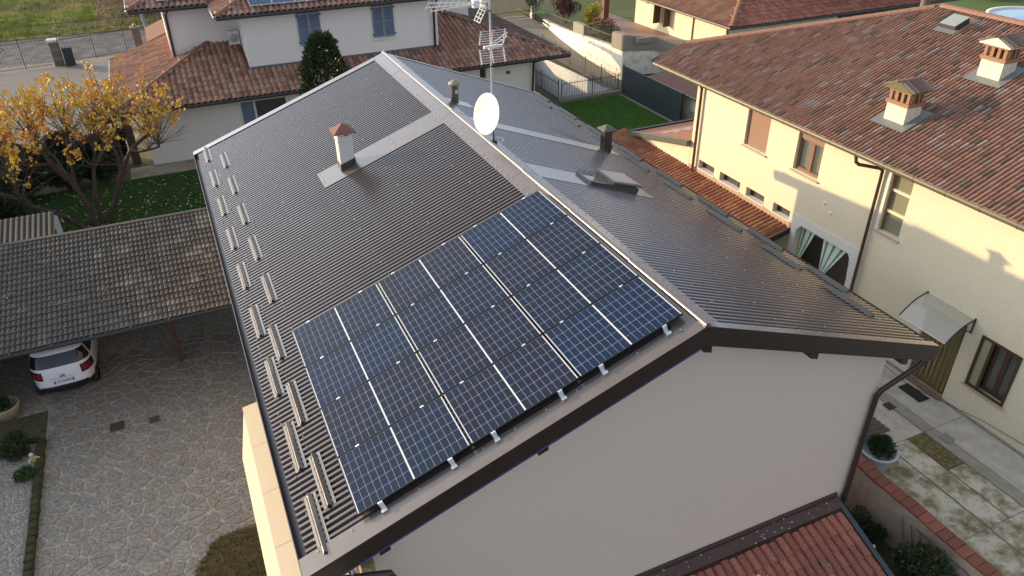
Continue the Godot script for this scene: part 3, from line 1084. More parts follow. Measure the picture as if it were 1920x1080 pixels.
	var bead := mat("bead", C(0.36, 0.29, 0.13), 0.7, 0, stain_tex, 4.0)
	var bead2 := mat("bead_dark", C(0.24, 0.19, 0.085), 0.7, 0, stain_tex, 4.0)
	for k in 26:
		st = new_st()
		var z := -4.0 + k * 0.0435
		var pts := []
		for s in 5:
			pts.append(Vector3(10.97 + 0.012 * sin(k * 1.9 + s), 2.38 - s * 0.55, z + 0.006 * sin(k * 2.3 + s * 1.7)))
		tube(st, pts, 0.017, 5)
		part("strand", st, bead if k % 3 != 0 else bead2, w)
	for k in 7:
		st = new_st()
		box(st, Vector3(10.72 + k * 0.055, 0.075, -4.05), Vector3(10.76 + k * 0.055, 0.10, -2.86))
		part("threshold_slat", st, mat("threshold", C(0.30, 0.20, 0.15), 0.8, 0, stain_tex, 3.0), w)
	st = new_st()
	box(st, Vector3(10.882, 0.1, -4.22), Vector3(10.898, 2.4, -4.04))
	part("surround", st, white, w)
	# ground-floor window
	w = group_node("window", t)
	var dbrown := mat("frame_dark_brown", C(0.075, 0.042, 0.02), 0.5, 0, fine_tex, 3.0)
	st = new_st()
	for a in [[-2.45, 0.90, -1.39, 0.96], [-2.45, 2.36, -1.39, 2.42], [-2.45, 0.96, -2.39, 2.36], [-1.45, 0.96, -1.39, 2.36], [-2.16, 0.96, -2.09, 2.36]]:
		win_box(st, o, u, v, out, [hz.call(a[0]), a[1], hz.call(a[2]), a[3]], -0.02, 0.03)
	part("outer_frame", st, dbrown, w)
	st = new_st()
	win_box(st, o, u, v, out, [hz.call(-2.39), 0.96, hz.call(-2.16), 2.36], -0.04, -0.03)
	part("screen", st, mat("screen_pale", C(0.42, 0.40, 0.27), 0.8, 0, fine_tex, 4.0), w)
	var net := mat("net_curtain", C(0.20, 0.20, 0.18), 0.9)
	sash(w, o, u, v, out, [hz.call(-2.09), 0.97, hz.call(-1.76), 2.35], -0.14, 0.06, dbrown, net)
	sash(w, o, u, v, out, [hz.call(-1.76), 0.97, hz.call(-1.45), 2.35], -0.14, 0.06, dbrown, net)
	# small round wall plates
	for q in [[3.35, -7.85], [3.55, -8.15]]:
		st = new_st()
		lathe(st, Vector3(10.9, q[0], q[1]), [Vector2(0.0, 0.012), Vector2(0.06, 0.012), Vector2(0.07, 0.0)], 14, Vector3(-1, 0, 0), Vector3.UP)
		part("wall_plate", st, stucco, t)
	build_yellow_roof(t)
	# gutter and downpipes
	var gm := mat("gutter_olive", C(0.13, 0.115, 0.075), 0.45, 0.0, fine_tex, 2.0)
	st = new_st()
	tube(st, [Vector3(10.24, 5.70, -16.6), Vector3(10.24, 5.70, 5.5)], 0.085, 10)
	var gt := part("gutter", st, gm, t)
	for k in 24:
		st = new_st()
		var z := -16.2 + k * 0.93
		tube(st, [Vector3(10.24, 5.70, z), Vector3(10.24, 5.70, z + 0.035)], 0.092, 10)
		part("strap", st, gm, gt)
	var pm := mat("pipe_bronze", C(0.085, 0.05, 0.032), 0.4)
	st = new_st()
	tube(st, [Vector3(10.3, 5.62, -14.6), Vector3(10.7, 5.5, -14.45), Vector3(10.8, 5.3, -14.4), Vector3(10.8, 2.2, -14.38)], 0.05, 10)
	part("downpipe", st, pm, t)
	st = new_st()
	tube(st, [Vector3(10.3, 5.62, -6.95), Vector3(10.3, 5.44, -6.9), Vector3(10.36, 5.38, -6.84), Vector3(10.75, 5.34, -6.46), Vector3(10.81, 5.28, -6.42), Vector3(10.81, 0.0, -6.42)], 0.048, 10)
	part("downpipe", st, pm, t)

func chimney_yellow(t: Node3D, cx: float, cz: float, pale: bool) -> void:
	var ch := group_node("chimney", t)
	var y0 := yroof(cx - 0.27) - 0.1
	var yt := yroof(cx) + 0.42
	var hx := 0.27
	var hz := 0.33
	var render := mat("chimney_cream", C(0.72, 0.66, 0.52), 0.95, 0, coarse_tex, 2.0, 0.3)
	var clay := mat("chimney_clay", C(0.36, 0.20, 0.12), 0.85, 0, stain_tex, 3.0)
	var st := new_st()
	box(st, Vector3(cx - hx, y0, cz - hz), Vector3(cx + hx, yt, cz + hz))
	part("shaft", st, render, ch)
	st = new_st()
	box(st, Vector3(cx - hx - 0.04, yt, cz - hz - 0.04), Vector3(cx + hx + 0.04, yt + 0.10, cz + hz + 0.04))
	part("brick_course", st, clay, ch)
	# lattice of brick posts
	for k in 4:
		var z := cz - hz + 0.05 + k * (2 * hz - 0.1) / 3.0
		for x in [cx - hx + 0.04, cx + hx - 0.04]:
			st = new_st()
			box(st, Vector3(x - 0.04, yt + 0.10, z - 0.045), Vector3(x + 0.04, yt + 0.34, z + 0.045))
			part("brick", st, clay, ch)
	for k in 2:
		var x := cx - 0.09 + k * 0.18
		for z in [cz - hz + 0.05, cz + hz - 0.05]:
			st = new_st()
			box(st, Vector3(x - 0.035, yt + 0.10, z - 0.04), Vector3(x + 0.035, yt + 0.34, z + 0.04))
			part("brick", st, clay, ch)
	st = new_st()
	box(st, Vector3(cx - hx + 0.1, yt + 0.1, cz - hz + 0.12), Vector3(cx + hx - 0.1, yt + 0.3, cz + hz - 0.12))
	part("flue", st, mat("soot", C(0.012, 0.010, 0.009), 0.95), ch)
	st = new_st()
	box(st, Vector3(cx - hx - 0.02, yt + 0.34, cz - hz - 0.02), Vector3(cx + hx + 0.02, yt + 0.40, cz + hz + 0.02))
	part("brick_course", st, clay, ch)
	# gabled cap, its ridge running down the slope of the roof
	var yb := yt + 0.40
	var ov := 0.12
	var cap_m: Material = render if pale else mat("cap_mossy", C(0.16, 0.15, 0.07), 0.9, 0, stain_tex, 3.0)
	st = new_st()
	prism(st, [Vector3(cx - hx - ov, yb, cz - hz - ov), Vector3(cx - hx - ov, yb, cz + hz + ov), Vector3(cx - hx - ov, yb + 0.03, cz + hz + ov), Vector3(cx - hx - ov, yb + 0.22, cz), Vector3(cx - hx - ov, yb + 0.03, cz - hz - ov)], Vector3(2 * (hx + ov), 0, 0))
	part("cap", st, cap_m, ch)
	var cols := [C(0.24, 0.13, 0.10), C(0.20, 0.16, 0.13), C(0.30, 0.20, 0.17), C(0.16, 0.12, 0.08)]
	var tm := tile_mesh(roll_profile(0.13, 0.125, 0.05, 6), 0.46, 0.01, 0.02)
	for side in [-1.0, 1.0]:
		var dn := Vector3(0, -0.19, side * (hz + ov)).normalized()
		var n := Vector3(0, hz + ov, side * 0.19).normalized()
		var uu := n.cross(dn)
		for k in 6:
			var x := cx - hx - ov + 0.065 + k * 0.13
			put("tile", tm, mat("chim_tile%d" % ((k + int(side)) % 4), cols[(k + int(side) + 4) % 4], 0.85, 0, stain_tex, 2.0), ch, Transform3D(Basis(uu, n, dn), Vector3(x, yb + 0.04, cz + side * (hz + ov))))
	cap_tiles(ch, Vector3(cx - hx - ov - 0.02, yb + 0.21, cz), Vector3(cx + hx + ov + 0.05, yb + 0.21, cz), 0.085, 0.28, [C(0.26, 0.14, 0.10)], "chim_cap")
	# lead flashing
	st = new_st()
	var d := Vector3(cos(0.3719), sin(0.3719), 0)
	var n2 := Vector3(-sin(0.3719), cos(0.3719), 0)
	obox(st, Vector3(cx, yroof(cx), cz) + n2 * 0.055, d * 0.52, n2 * 0.006, Vector3(0, 0, 0.55))
	part("flashing", st, mat("zinc", C(0.24, 0.26, 0.26), 0.35, 0.2, stain_tex, 2.0), ch)

func build_yellow_roof(t: Node3D) -> void:
	var rf := group_node("roof", t)
	var pan := mat("pan_clay", C(0.55, 0.365, 0.25), 0.9, 0, stain_tex, 3.0, 0.3)
	var st := new_st()
	var poly := [Vector2(10.2, 5.5), Vector2(10.2, -16.6), Vector2(11.55, -16.45), Vector2(16.5, -10.3), Vector2(16.5, 5.5)]
	var top := []
	for p in poly: top.append(Vector3(p.x, yroof(p.x), p.y))
	prism(st, top, Vector3(0, -0.12, 0))
	# far hip and back slope
	var b := [Vector3(11.55, yroof(11.55), -16.45), Vector3(21.45, yroof(11.55), -16.45), Vector3(16.5, 8.25, -10.3)]
	tri(st, b[0], b[2], b[1])
	quad(st, Vector3(16.5, 8.247, 5.5), Vector3(22.8, 5.79, 5.5), Vector3(22.8, 5.79, -16.6), Vector3(16.5, 8.247, -10.3))
	quad(st, Vector3(10.3, 5.66, -16.5), Vector3(22.6, 5.66, -16.5), Vector3(22.6, 5.66, 5.5), Vector3(10.3, 5.66, 5.5))
	part("roof_deck", st, pan, rf)
	st = new_st()
	prism(st, [Vector3(10.16, 5.66, -16.64), Vector3(10.16, 5.84, -16.64), Vector3(11.6, yroof(11.6) + 0.02, -16.5), Vector3(11.6, yroof(11.6) - 0.16, -16.5)], Vector3(0, 0, -0.03))
	part("verge_board", st, mat("verge_dark", C(0.05, 0.045, 0.045), 0.6), rf)
	var th := atan(0.39)
	var dn := Vector3(-cos(th), -sin(th), 0)
	var n := Vector3(-sin(th), cos(th), 0)
	var w := 0.121
	var tm := tile_mesh(roll_profile(0.080, 0.078, 0.030, 5), 0.29, 0.014, 0.012)
	var cols := [C(0.31, 0.155, 0.11), C(0.245, 0.125, 0.092), C(0.36, 0.185, 0.13), C(0.125, 0.09, 0.066), C(0.38, 0.305, 0.285), C(0.25, 0.185, 0.115), C(0.32, 0.25, 0.235)]
	var pick := func(_p: Vector3, r: RandomNumberGenerator) -> int:
		var x := r.randf()
		return 0 if x < 0.32 else 1 if x < 0.56 else 2 if x < 0.76 else 3 if x < 0.84 else 4 if x < 0.89 else 5 if x < 0.94 else 6
	var keep := func(p: Vector3) -> bool:
		if p.z > 4.5 or p.x > 16.4: return false
		if p.x > 11.5 and p.z < -16.45 + (p.x - 11.55) * 1.242 + 0.05: return false
		for c in [[11.74, -7.02], [14.27, -6.5]]:
			if absf(p.x - c[0]) < 0.42 and absf(p.z - c[1]) < 0.45: return false
		return not (p.x > 15.45 and p.x < 16.1 and absf(p.z + 9.2) < 0.38)
	tiled(rf, Vector3(10.2, 5.79 + 0.008, -16.6), dn, n, 22.0, 6.76, w, 0.285, tm, cols, "ytile", keep, 300, 0.012, pick)
	# ridge and hip caps
	var capc := [C(0.36, 0.19, 0.13)]
	cap_tiles(rf, Vector3(11.5, yroof(11.5) + 0.0, -16.5), Vector3(16.5, 8.26, -10.3), 0.13, 0.33, capc, "ycap")
	cap_tiles(rf, Vector3(16.5, 8.25, -10.35), Vector3(16.5, 8.25, 4.0), 0.14, 0.33, capc, "ycap")
	chimney_yellow(t, 11.74, -7.02, false)
	chimney_yellow(t, 14.27, -6.5, true)
	# skylight
	var sk := group_node("skylight", t)
	st = new_st()
	obox(st, Vector3(15.78, yroof(15.78), -9.2) + n * 0.10, -dn * 0.28, n * 0.09, Vector3(0, 0, 0.27))
	part("frame", st, mat("sky_frame", C(0.05, 0.05, 0.05), 0.5), sk)
	st = new_st()
	obox(st, Vector3(15.78, yroof(15.78), -9.2) + n * 0.195, -dn * 0.29, n * 0.006, Vector3(0, 0, 0.28))
	part("pane", st, mat("sky_pane", C(0.30, 0.34, 0.32), 0.15), sk)
	st = new_st()
	obox(st, Vector3(15.45, yroof(15.45), -9.2) + n * 0.05, -dn * 0.12, n * 0.006, Vector3(0, 0, 0.36))
	part("flashing", st, mats["zinc"], sk)
	# vent stack beyond the ridge
	var vs := group_node("vent_stack", t)
	st = new_st()
	tube(st, [Vector3(16.8, 8.0, -11.2), Vector3(16.8, 8.62, -11.2)], 0.15, 14)
	part("pipe", st, mat("vent_brown", C(0.10, 0.085, 0.065), 0.5), vs)
	st = new_st()
	lathe(st, Vector3(16.8, 8.62, -11.2), [Vector2(0.15, 0), Vector2(0.24, 0.02), Vector2(0.22, 0.07), Vector2(0.10, 0.14), Vector2(0, 0.16)], 16)
	part("cowl", st, mat("vent_grey", C(0.2, 0.2, 0.19), 0.5), vs)

# ================================================================ low roofs between the houses
func build_lean_to() -> void:
	var t := thing("lean_to", "low lean-to with orange-red clay tiles along the yellow house", "lean-to", Vector3(10, 0, -13))
	t.position = Vector3.ZERO
	var rf := group_node("roof", t)
	var sl := 0.25
	var top := 2.2
	var st := new_st()
	var xa := 10.88
	var xb := 7.6
	prism(st, [Vector3(xa, top, -19.3), Vector3(xb, top - (xa - xb) * sl, -19.3), Vector3(xb, top - (xa - xb) * sl - 0.12, -19.3), Vector3(xa, top - 0.12, -19.3)], Vector3(0, 0, 10.0))
	part("roof_deck", st, mat("lean_deck", C(0.28, 0.12, 0.07), 0.9, 0, stain_tex, 2.0), rf)
	st = new_st()
	box(st, Vector3(xb + 0.1, 0, -19.2), Vector3(xb + 0.3, top - 0.95, -9.4))
	box(st, Vector3(xb + 0.3, 0, -19.2), Vector3(xa, top - 0.85, -19.0))
	part("wall", st, mats["white_paint"], t)
	var th := atan(sl)
	var dn := Vector3(-cos(th), -sin(th), 0)
	var n := Vector3(-sin(th), cos(th), 0)
	var tm := tile_mesh(roll_profile(0.18, 0.125, 0.05, 5), 0.36, 0.018, 0.015)
	var cols := [C(0.37, 0.16, 0.09), C(0.31, 0.13, 0.08), C(0.42, 0.20, 0.115), C(0.28, 0.11, 0.07), C(0.34, 0.17, 0.11)]
	tiled(rf, Vector3(xb, top - (xa - xb) * sl + 0.004, -19.3), dn, n, 10.0, 3.35, 0.18, 0.34, tm, cols, "leantile", func(_p): return true, 300, 0.012)
	st = new_st()
	prism(st, [Vector3(xa, top + 0.02, -9.29), Vector3(xb, top - (xa - xb) * sl + 0.02, -9.29), Vector3(xb, top - (xa - xb) * sl - 0.17, -9.29), Vector3(xa, top - 0.17, -9.29)], Vector3(0, 0, 0.05))
	part("verge_board", st, mats["fascia"], t)
	# annex with a shallow pink roof beyond the corner
	var a := thing("annex", "cream annex with shallow faded pink roof beyond the yellow house corner", "building")
	st = new_st()
	prism(st, [Vector3(10.92, 0, -14.8), Vector3(10.92, 3.16, -14.8), Vector3(10.92, 2.28, -18.4), Vector3(10.92, 0, -18.4)], Vector3(4.8, 0, 0))
	part("wall", st, mats["yellow_stucco"], a)
	st = new_st()
	prism(st, [Vector3(10.8, 3.24, -14.78), Vector3(10.8, 2.34, -18.55), Vector3(10.8, 2.26, -18.55), Vector3(10.8, 3.16, -14.78)], Vector3(5.2, 0, 0))
	part("roof", st, mat("pink_roof", C(0.42, 0.20, 0.13), 0.85, 0, stain_tex, 0.8), a)
	st = new_st()
	prism(st, [Vector3(10.70, 3.27, -14.76), Vector3(10.70, 2.36, -18.6), Vector3(10.70, 2.20, -18.6), Vector3(10.70, 3.10, -14.76)], Vector3(0.20, 0, 0))
	part("verge_flashing", st, mat("flash_green", C(0.16, 0.165, 0.13), 0.4, 0.1, stain_tex, 2.0), a)
	st = new_st()
	box(st, Vector3(10.7, 2.30, -18.68), Vector3(16.0, 2.40, -18.58))
	part("gutter", st, mats["gutter_dark"], a)
	for k in 6:
		st = new_st()
		var x := 11.5 + k * 0.28
		obox(st, Vector3(x, 3.24 - 0.239 * 2.35 + 0.012, -17.13 + 0.06 * (k % 2)), Vector3(0.15, 0, 0), Vector3(0, 0.006, 0), Vector3(0, 0.05, 0.22))
		part("patch", st, mat("patch_grey", C(0.36, 0.32, 0.28), 0.8), a)

func build_awning() -> void:
	var t := thing("door_awning", "curved translucent door awning on black brackets", "awning", Vector3(10.9, 2.1, -3.46))
	var st := new_st()
	var bst := new_st()
	var pts := []
	for k in 9:
		var f := k / 8.0
		pts.append(Vector3(-0.02 - 0.86 * f, 0.58 - 0.02 * f - 0.46 * f * f, 0))
	st.set_smooth_group(1)
	for k in 8:
		var a: Vector3 = pts[k]
		var b: Vector3 = pts[k + 1]
		var z := Vector3(0, 0, 0.70)
		quad(st, b - z, b + z, a + z, a - z)
	var pm := mat("polycarbonate", C(0.5, 0.5, 0.48), 0.25)
	pm.transparency = BaseMaterial3D.TRANSPARENCY_ALPHA
	pm.albedo_color = Color(0.72, 0.72, 0.68, 0.72)
	part("canopy_sheet", st, pm, t)
	for s in [-0.71, 0.71]:
		bst = new_st()
		var arc := []
		for p in pts: arc.append(p + Vector3(0, 0, s))
		tube(bst, arc, 0.02, 6)
		tube(bst, [Vector3(-0.02, 0.62, s), Vector3(-0.02, 0.18, s)], 0.024, 6)
		tube(bst, [Vector3(-0.02, 0.22, s), Vector3(-0.5, 0.42, s)], 0.016, 6)
		part("bracket", bst, mat("black_plastic", C(0.03, 0.03, 0.032), 0.5), t)
	bst = new_st()
	var e: Vector3 = pts[8]
	tube(bst, [e + Vector3(0, 0, -0.7), e + Vector3(0, 0, 0.7)], 0.016, 6)
	part("front_rail", bst, mat("rail_alu", C(0.7, 0.7, 0.68), 0.35, 0.4), t)

# ================================================================ yard, garden wall and porch
func build_yard() -> void:
	var base := new_st()
	quad(base, Vector3(5.0, 0.006, 7), Vector3(10.9, 0.006, 7), Vector3(10.9, 0.006, -9.6), Vector3(5.0, 0.006, -9.6))
	var yard := structure("concrete_yard", base, mat("yard_joint", C(0.10, 0.10, 0.07), 0.95, 0, stain_tex, 1.5))
	var moss_img := noise_tex(0.006, 9, Color(0.55, 0.535, 0.39), Color(1, 1, 0.98), 37, 1024, FastNoiseLite.TYPE_SIMPLEX_SMOOTH, [0.12, 0.66], 0.72)
	var moss := mat("mossy_concrete", C(0.60, 0.58, 0.53), 0.95, 0, moss_img, 0.21, 0.25)
	var clean := mat("clean_concrete", C(0.56, 0.53, 0.47), 0.95, 0, coarse_tex, 0.5, 0.3)
	var smooth := mat("smooth_strip", C(0.36, 0.345, 0.30), 0.9, 0, coarse_tex, 0.6, 0.2)
	var dirty := mat("dirty_slab", C(0.20, 0.175, 0.10), 0.95, 0, noise_tex(0.02, 5, Color(0.75, 0.72, 0.5), Color(1, 1, 1), 44), 0.6, 0.4)
	var defs := []
	var zs := [-9.6, -6.3, -2.15, 0.65, 3.6, 7.0]
	for k in 5:
		defs.append([5.9, zs[k], 8.17, zs[k + 1], moss])
		if k == 2:
			defs.append([8.2, -2.15, 8.83, 0.65, moss])
			defs.append([8.86, -2.15, 9.42, -0.98, dirty])
			defs.append([8.86, -0.96, 9.42, 0.65, moss])
		else:
			defs.append([8.2, zs[k], 9.42, zs[k + 1], clean if k < 2 else moss])
		defs.append([9.45, zs[k], 9.78, zs[k + 1], smooth])
		defs.append([9.80, zs[k], 10.86, zs[k + 1], clean])
	for d in defs:
		var st := new_st()
		bevel_box(st, Vector3(d[0], 0.0, d[1] + 0.006), Vector3(d[2], 0.022 + rng.randf() * 0.006, d[3] - 0.006), 0.006)
		part("slab", st, d[4], yard)
	# grille and covers
	var g := thing("floor_grille", "black rectangular floor grille before the bead-curtain door", "grille", Vector3(10.45, 0.03, -3.38))
	var st2 := new_st()
	box(st2, Vector3(-0.19, 0, -0.36), Vector3(0.19, 0.012, 0.36))
	part("frame", st2, mat("iron", C(0.022, 0.022, 0.024), 0.6), g)
	for k in 12:
		st2 = new_st()
		box(st2, Vector3(-0.17, 0.0125, -0.33 + k * 0.057), Vector3(0.17, 0.02, -0.30 + k * 0.057))
		part("bar", st2, mat("iron_light", C(0.05, 0.05, 0.052), 0.5), g)
	for e in [[9.42, -3.25, 0.13, "small dark square drain cover in the concrete yard", C(0.06, 0.06, 0.07)], [9.75, -1.75, 0.15, "pale square inspection cover set in the concrete yard", C(0.33, 0.32, 0.29)]]:
		st2 = new_st()
		bevel_box(st2, Vector3(-e[2], 0, -e[2]), Vector3(e[2], 0.012, e[2]), 0.004)
		var o := part("drain_cover", st2, mat("cover%d" % int(e[0] * 100), e[4], 0.7, 0, stain_tex, 3.0), self)
		o.position = Vector3(e[0], 0.03, e[1])
		tag(o, e[3], "drain cover")
	st2 = new_st()
	tube(st2, [Vector3(10.0, 0.6, -4.2), Vector3(10.35, 0.22, -3.5), Vector3(10.6, 0.2, -2.8), Vector3(10.8, 0.3, -1.6), Vector3(10.86, 0.42, 0.2), Vector3(10.88, 0.5, 3.0)], 0.008, 6)
	tag(part("cable", st2, mats["iron"], self), "thin dark cable strung along the foot of the yellow wall", "cable")
	# corrugated sheet lying by the house
	var cs := thing("corrugated_sheet", "weathered dark corrugated sheet roof over a low box", "sheet", Vector3(7.2, 0, -2.7))
	st2 = new_st()
	for k in 48:
		var z0 := -0.55 + k * 0.0225
		var a := 0.02 * sin(k * TAU / 6.0)
		var b := 0.02 * sin((k + 1) * TAU / 6.0)
		quad(st2, Vector3(-0.9, 0.62 + a, z0), Vector3(-0.9, 0.62 + b, z0 + 0.0225), Vector3(0.95, 0.55 + b, z0 + 0.0225), Vector3(0.95, 0.55 + a, z0))
	part("sheet", st2, mat("old_sheet", C(0.14, 0.135, 0.13), 0.9, 0, stain_tex, 2.0, 0.5), cs)
	st2 = new_st()
	box(st2, Vector3(-0.85, 0, -0.48), Vector3(0.85, 0.53, 0.46))
	part("box", st2, mats["clean_concrete"], cs)
	# basin with a clipped bush
	var bs := thing("planter_basin", "pale blue-white basin planted with a clipped round bush", "planter", Vector3(7.42, 0, -1.85))
	st2 = new_st()
	lathe(st2, Vector3.ZERO, [Vector2(0.0, 0.02), Vector2(0.30, 0.02), Vector2(0.40, 0.45), Vector2(0.45, 0.47), Vector2(0.45, 0.51), Vector2(0.39, 0.51), Vector2(0.36, 0.42), Vector2(0.0, 0.40)], 24)
	part("basin", st2, mat("basin", C(0.52, 0.58, 0.62), 0.5), bs)
	part("foliage", foliage(Vector3(0.05, 0.55, -0.02), Vector3(0.36, 0.26, 0.36), 2600, 0.06, 0.035, [C(0.03, 0.065, 0.018), C(0.045, 0.085, 0.025), C(0.02, 0.045, 0.014)], 12, 0.75), leaf_mat("leaf"), bs)
	bush("shrub", "dark low shrub behind the brick-topped garden wall", "shrub", Vector3(6.35, 0.55, -1.35), Vector3(0.35, 0.55, 0.6), 2200, 0.07, 0.035, [C(0.03, 0.055, 0.018), C(0.02, 0.04, 0.015), C(0.07, 0.08, 0.02)])

func build_garden_wall() -> void:
	var t := thing("garden_wall", "rendered garden wall topped with a row of red coping bricks", "wall", Vector3(5.93, 0, 0))
	var st := new_st()
	box(st, Vector3(-0.10, 0, -3.6), Vector3(0.10, 1.24, 7.0))
	part("wall", st, mat("garden_render", C(0.52, 0.43, 0.35), 0.95, 0, coarse_tex, 0.7, 0.3), t)
	var ms := []
	for k in 4:
		ms.append(mat("coping%d" % k, [C(0.34, 0.12, 0.08), C(0.30, 0.105, 0.07), C(0.37, 0.14, 0.095), C(0.28, 0.10, 0.075)][k], 0.85, 0, stain_tex, 3.0, 0.4))
	st = new_st()
	bevel_box(st, Vector3(-0.15, 0, -0.109), Vector3(0.15, 0.06, 0.109), 0.012)
	var bm := mesh_of(st)
	var z := -3.5
	while z < 6.5:
		put("brick", bm, ms[rng.randi() % 4], t, Transform3D(Basis(Vector3.UP, rng.randf_range(-0.03, 0.03)).rotated(Vector3(0, 0, 1), 0.08), Vector3(rng.randf_range(-0.01, 0.01), 1.25 + rng.randf() * 0.012, z)))
		z += 0.225

func build_porch() -> void:
	var t := thing("porch", "low porch with red clay tile roof against the gable wall", "porch")
	var sl := 0.36
	var y0 := 1.66
	var z0 := -0.40
	var rf := group_node("roof", t)
	var yy := func(z: float) -> float: return y0 - (z - z0) * sl
	var st := new_st()
	prism(st, [Vector3(-1.5, yy.call(z0), z0), Vector3(-1.5, yy.call(2.6), 2.6), Vector3(-1.5, yy.call(2.6) - 0.1, 2.6), Vector3(-1.5, yy.call(z0) - 0.1, z0)], Vector3(5.78, 0, 0))
	part("roof_deck", st, mat("porch_deck", C(0.14, 0.06, 0.04), 0.9, 0, stain_tex, 2.0), rf)
	st = new_st()
	box(st, Vector3(-1.4, -0.0, -0.35), Vector3(4.1, 0.5, 2.4))
	part("wall", st, mats["garden_render"], t)
	var th := atan(sl)
	var dn := Vector3(0, -sin(th), cos(th))
	var n := Vector3(0, cos(th), sin(th))
	# nrm x down = +x or -x, so start from the matching corner
	var u := n.cross(dn)
	var o := Vector3(-1.5 if u.x > 0 else 4.25, yy.call(2.6) + 0.005, 2.6)
	var tm := tile_mesh(roll_profile(0.185, 0.150, 0.068, 7), 0.31, 0.03, 0.022)
	var cols := [C(0.48, 0.175, 0.12), C(0.42, 0.15, 0.11), C(0.53, 0.20, 0.14), C(0.38, 0.14, 0.105)]
	tiled(rf, o, dn, n, 5.75, 3.02, 0.185, 0.29, tm, cols, "porchtile", func(p): return p.z > -0.02, 300, 0.018)
	# flashing along the wall, spotted with plaster
	st = new_st()
	var c: Vector3 = Vector3(1.4, yy.call(-0.28) + 0.075, -0.28)
	obox(st, c, Vector3(2.95, 0, 0), n * 0.006, dn * 0.11)
	box(st, Vector3(-1.55, y0 + 0.06, -0.446), Vector3(4.35, y0 + 0.14, -0.40))
	var fl := part("flashing", st, mat("flash_brown", C(0.11, 0.065, 0.055), 0.5, 0, stain_tex, 3.0), rf)
	st = new_st()
	for k in 40:
		var p := c + Vector3(rng.randf_range(-2.6, 2.8), 0, 0) + dn * rng.randf_range(-0.12, 0.12) + n * 0.008
		var r := rng.randf_range(0.003, 0.013)
		obox(st, p, Vector3(r * rng.randf_range(0.8, 2), 0, 0), n * 0.002, dn * r)
	var sp := part("plaster_spots", st, mat("plaster_spot", C(0.5, 0.48, 0.44), 0.9), rf)
	sp.set_meta("kind", "stuff")
	st = new_st()
	var gx := 4.33
	obox(st, Vector3(gx, yy.call(1.0) - 0.0, 1.0), Vector3(0.055, 0, 0), n * 0.035, dn * 1.72)
	part("edge_gutter", st, mat("edge_blue", C(0.055, 0.065, 0.075), 0.4), t)
	# torn plastic and scraps lying on the tiles
	st = new_st()
	obox(st, Vector3(3.2, yy.call(0.62) + 0.085, 0.62), Vector3(0.07, 0.01, 0.02), n * 0.002, dn * 0.05)
	tag(part("roof_scrap", st, mat("scrap_blue", C(0.16, 0.21, 0.27), 0.5), self), "small blue-grey scrap lying on the porch tiles", "scrap")
	st = new_st()
	for k in 7:
		var a := Vector3(1.62 + 0.05 * k, yy.call(0.35) + 0.10 + 0.02 * sin(k * 2.1), 0.35 + 0.07 * sin(k * 1.3))
		var b := Vector3(1.62 + 0.05 * (k + 1), yy.call(0.35) + 0.10 + 0.02 * sin((k + 1) * 2.1), 0.35 + 0.07 * sin((k + 1) * 1.3))
		quad(st, a, b, b + dn * 0.09, a + dn * 0.09)
	tag(part("plastic_film", st, mat("film_clear", C(0.5, 0.56, 0.62), 0.2), self), "crumpled translucent plastic film on the porch tiles", "plastic film")
	# white spout at the gutter
	st = new_st()
	tube(st, [Vector3(4.42, 0.98, 0.42), Vector3(4.72, 0.95, 0.44)], 0.035, 10)
	tag(part("water_spout", st, mats["white_paint"], self), "short white spout beside the porch roof edge", "spout")
	bush("shrub", "large dark green shrub against the garden wall by a wooden trellis", "shrub", Vector3(5.35, 0.62, 1.35), Vector3(0.52, 0.62, 0.85), 5200, 0.085, 0.042, [C(0.025, 0.055, 0.018), C(0.035, 0.07, 0.022), C(0.018, 0.04, 0.014), C(0.09, 0.09, 0.03)])
	bush("shrub", "small trailing shrub at the foot of the garden wall beside the porch gutter", "shrub", Vector3(5.55, 0.28, -0.35), Vector3(0.26, 0.28, 0.6), 1600, 0.06, 0.03, [C(0.06, 0.08, 0.03), C(0.04, 0.06, 0.02)])
	var tr := thing("trellis", "weathered wooden trellis leaning on the garden wall", "trellis", Vector3(5.80, 0, 1.1))
	for k in 6:
		for s in [-1, 1]:
			st = new_st()
			tube(st, [Vector3(0, 0.05, -0.6 + k * 0.22), Vector3(0, 0.98, -0.6 + k * 0.22 + s * 0.35)], 0.01, 5)
			part("slat", st, mat("old_wood", C(0.26, 0.20, 0.16), 0.9, 0, stain_tex, 3.0), tr)
	st = new_st()
	tube(st, [Vector3(0, 0.98, -0.6), Vector3(0, 0.98, 0.9)], 0.014, 5)
	part("top_rail", st, mats["old_wood"], tr)

# ================================================================ courtyard of crazy paving
func clip_poly(poly: PackedVector2Array, m: Vector2, n: Vector2) -> PackedVector2Array:
	var out := PackedVector2Array()
	for k in poly.size():
		var a := poly[k]
		var b := poly[(k + 1) % poly.size()]
		var da := (a - m).dot(n)
		var db := (b - m).dot(n)
		if da <= 0: out.append(a)
		if (da < 0 and db > 0) or (da > 0 and db < 0):
			out.append(a.lerp(b, da / (da - db)))
	return out

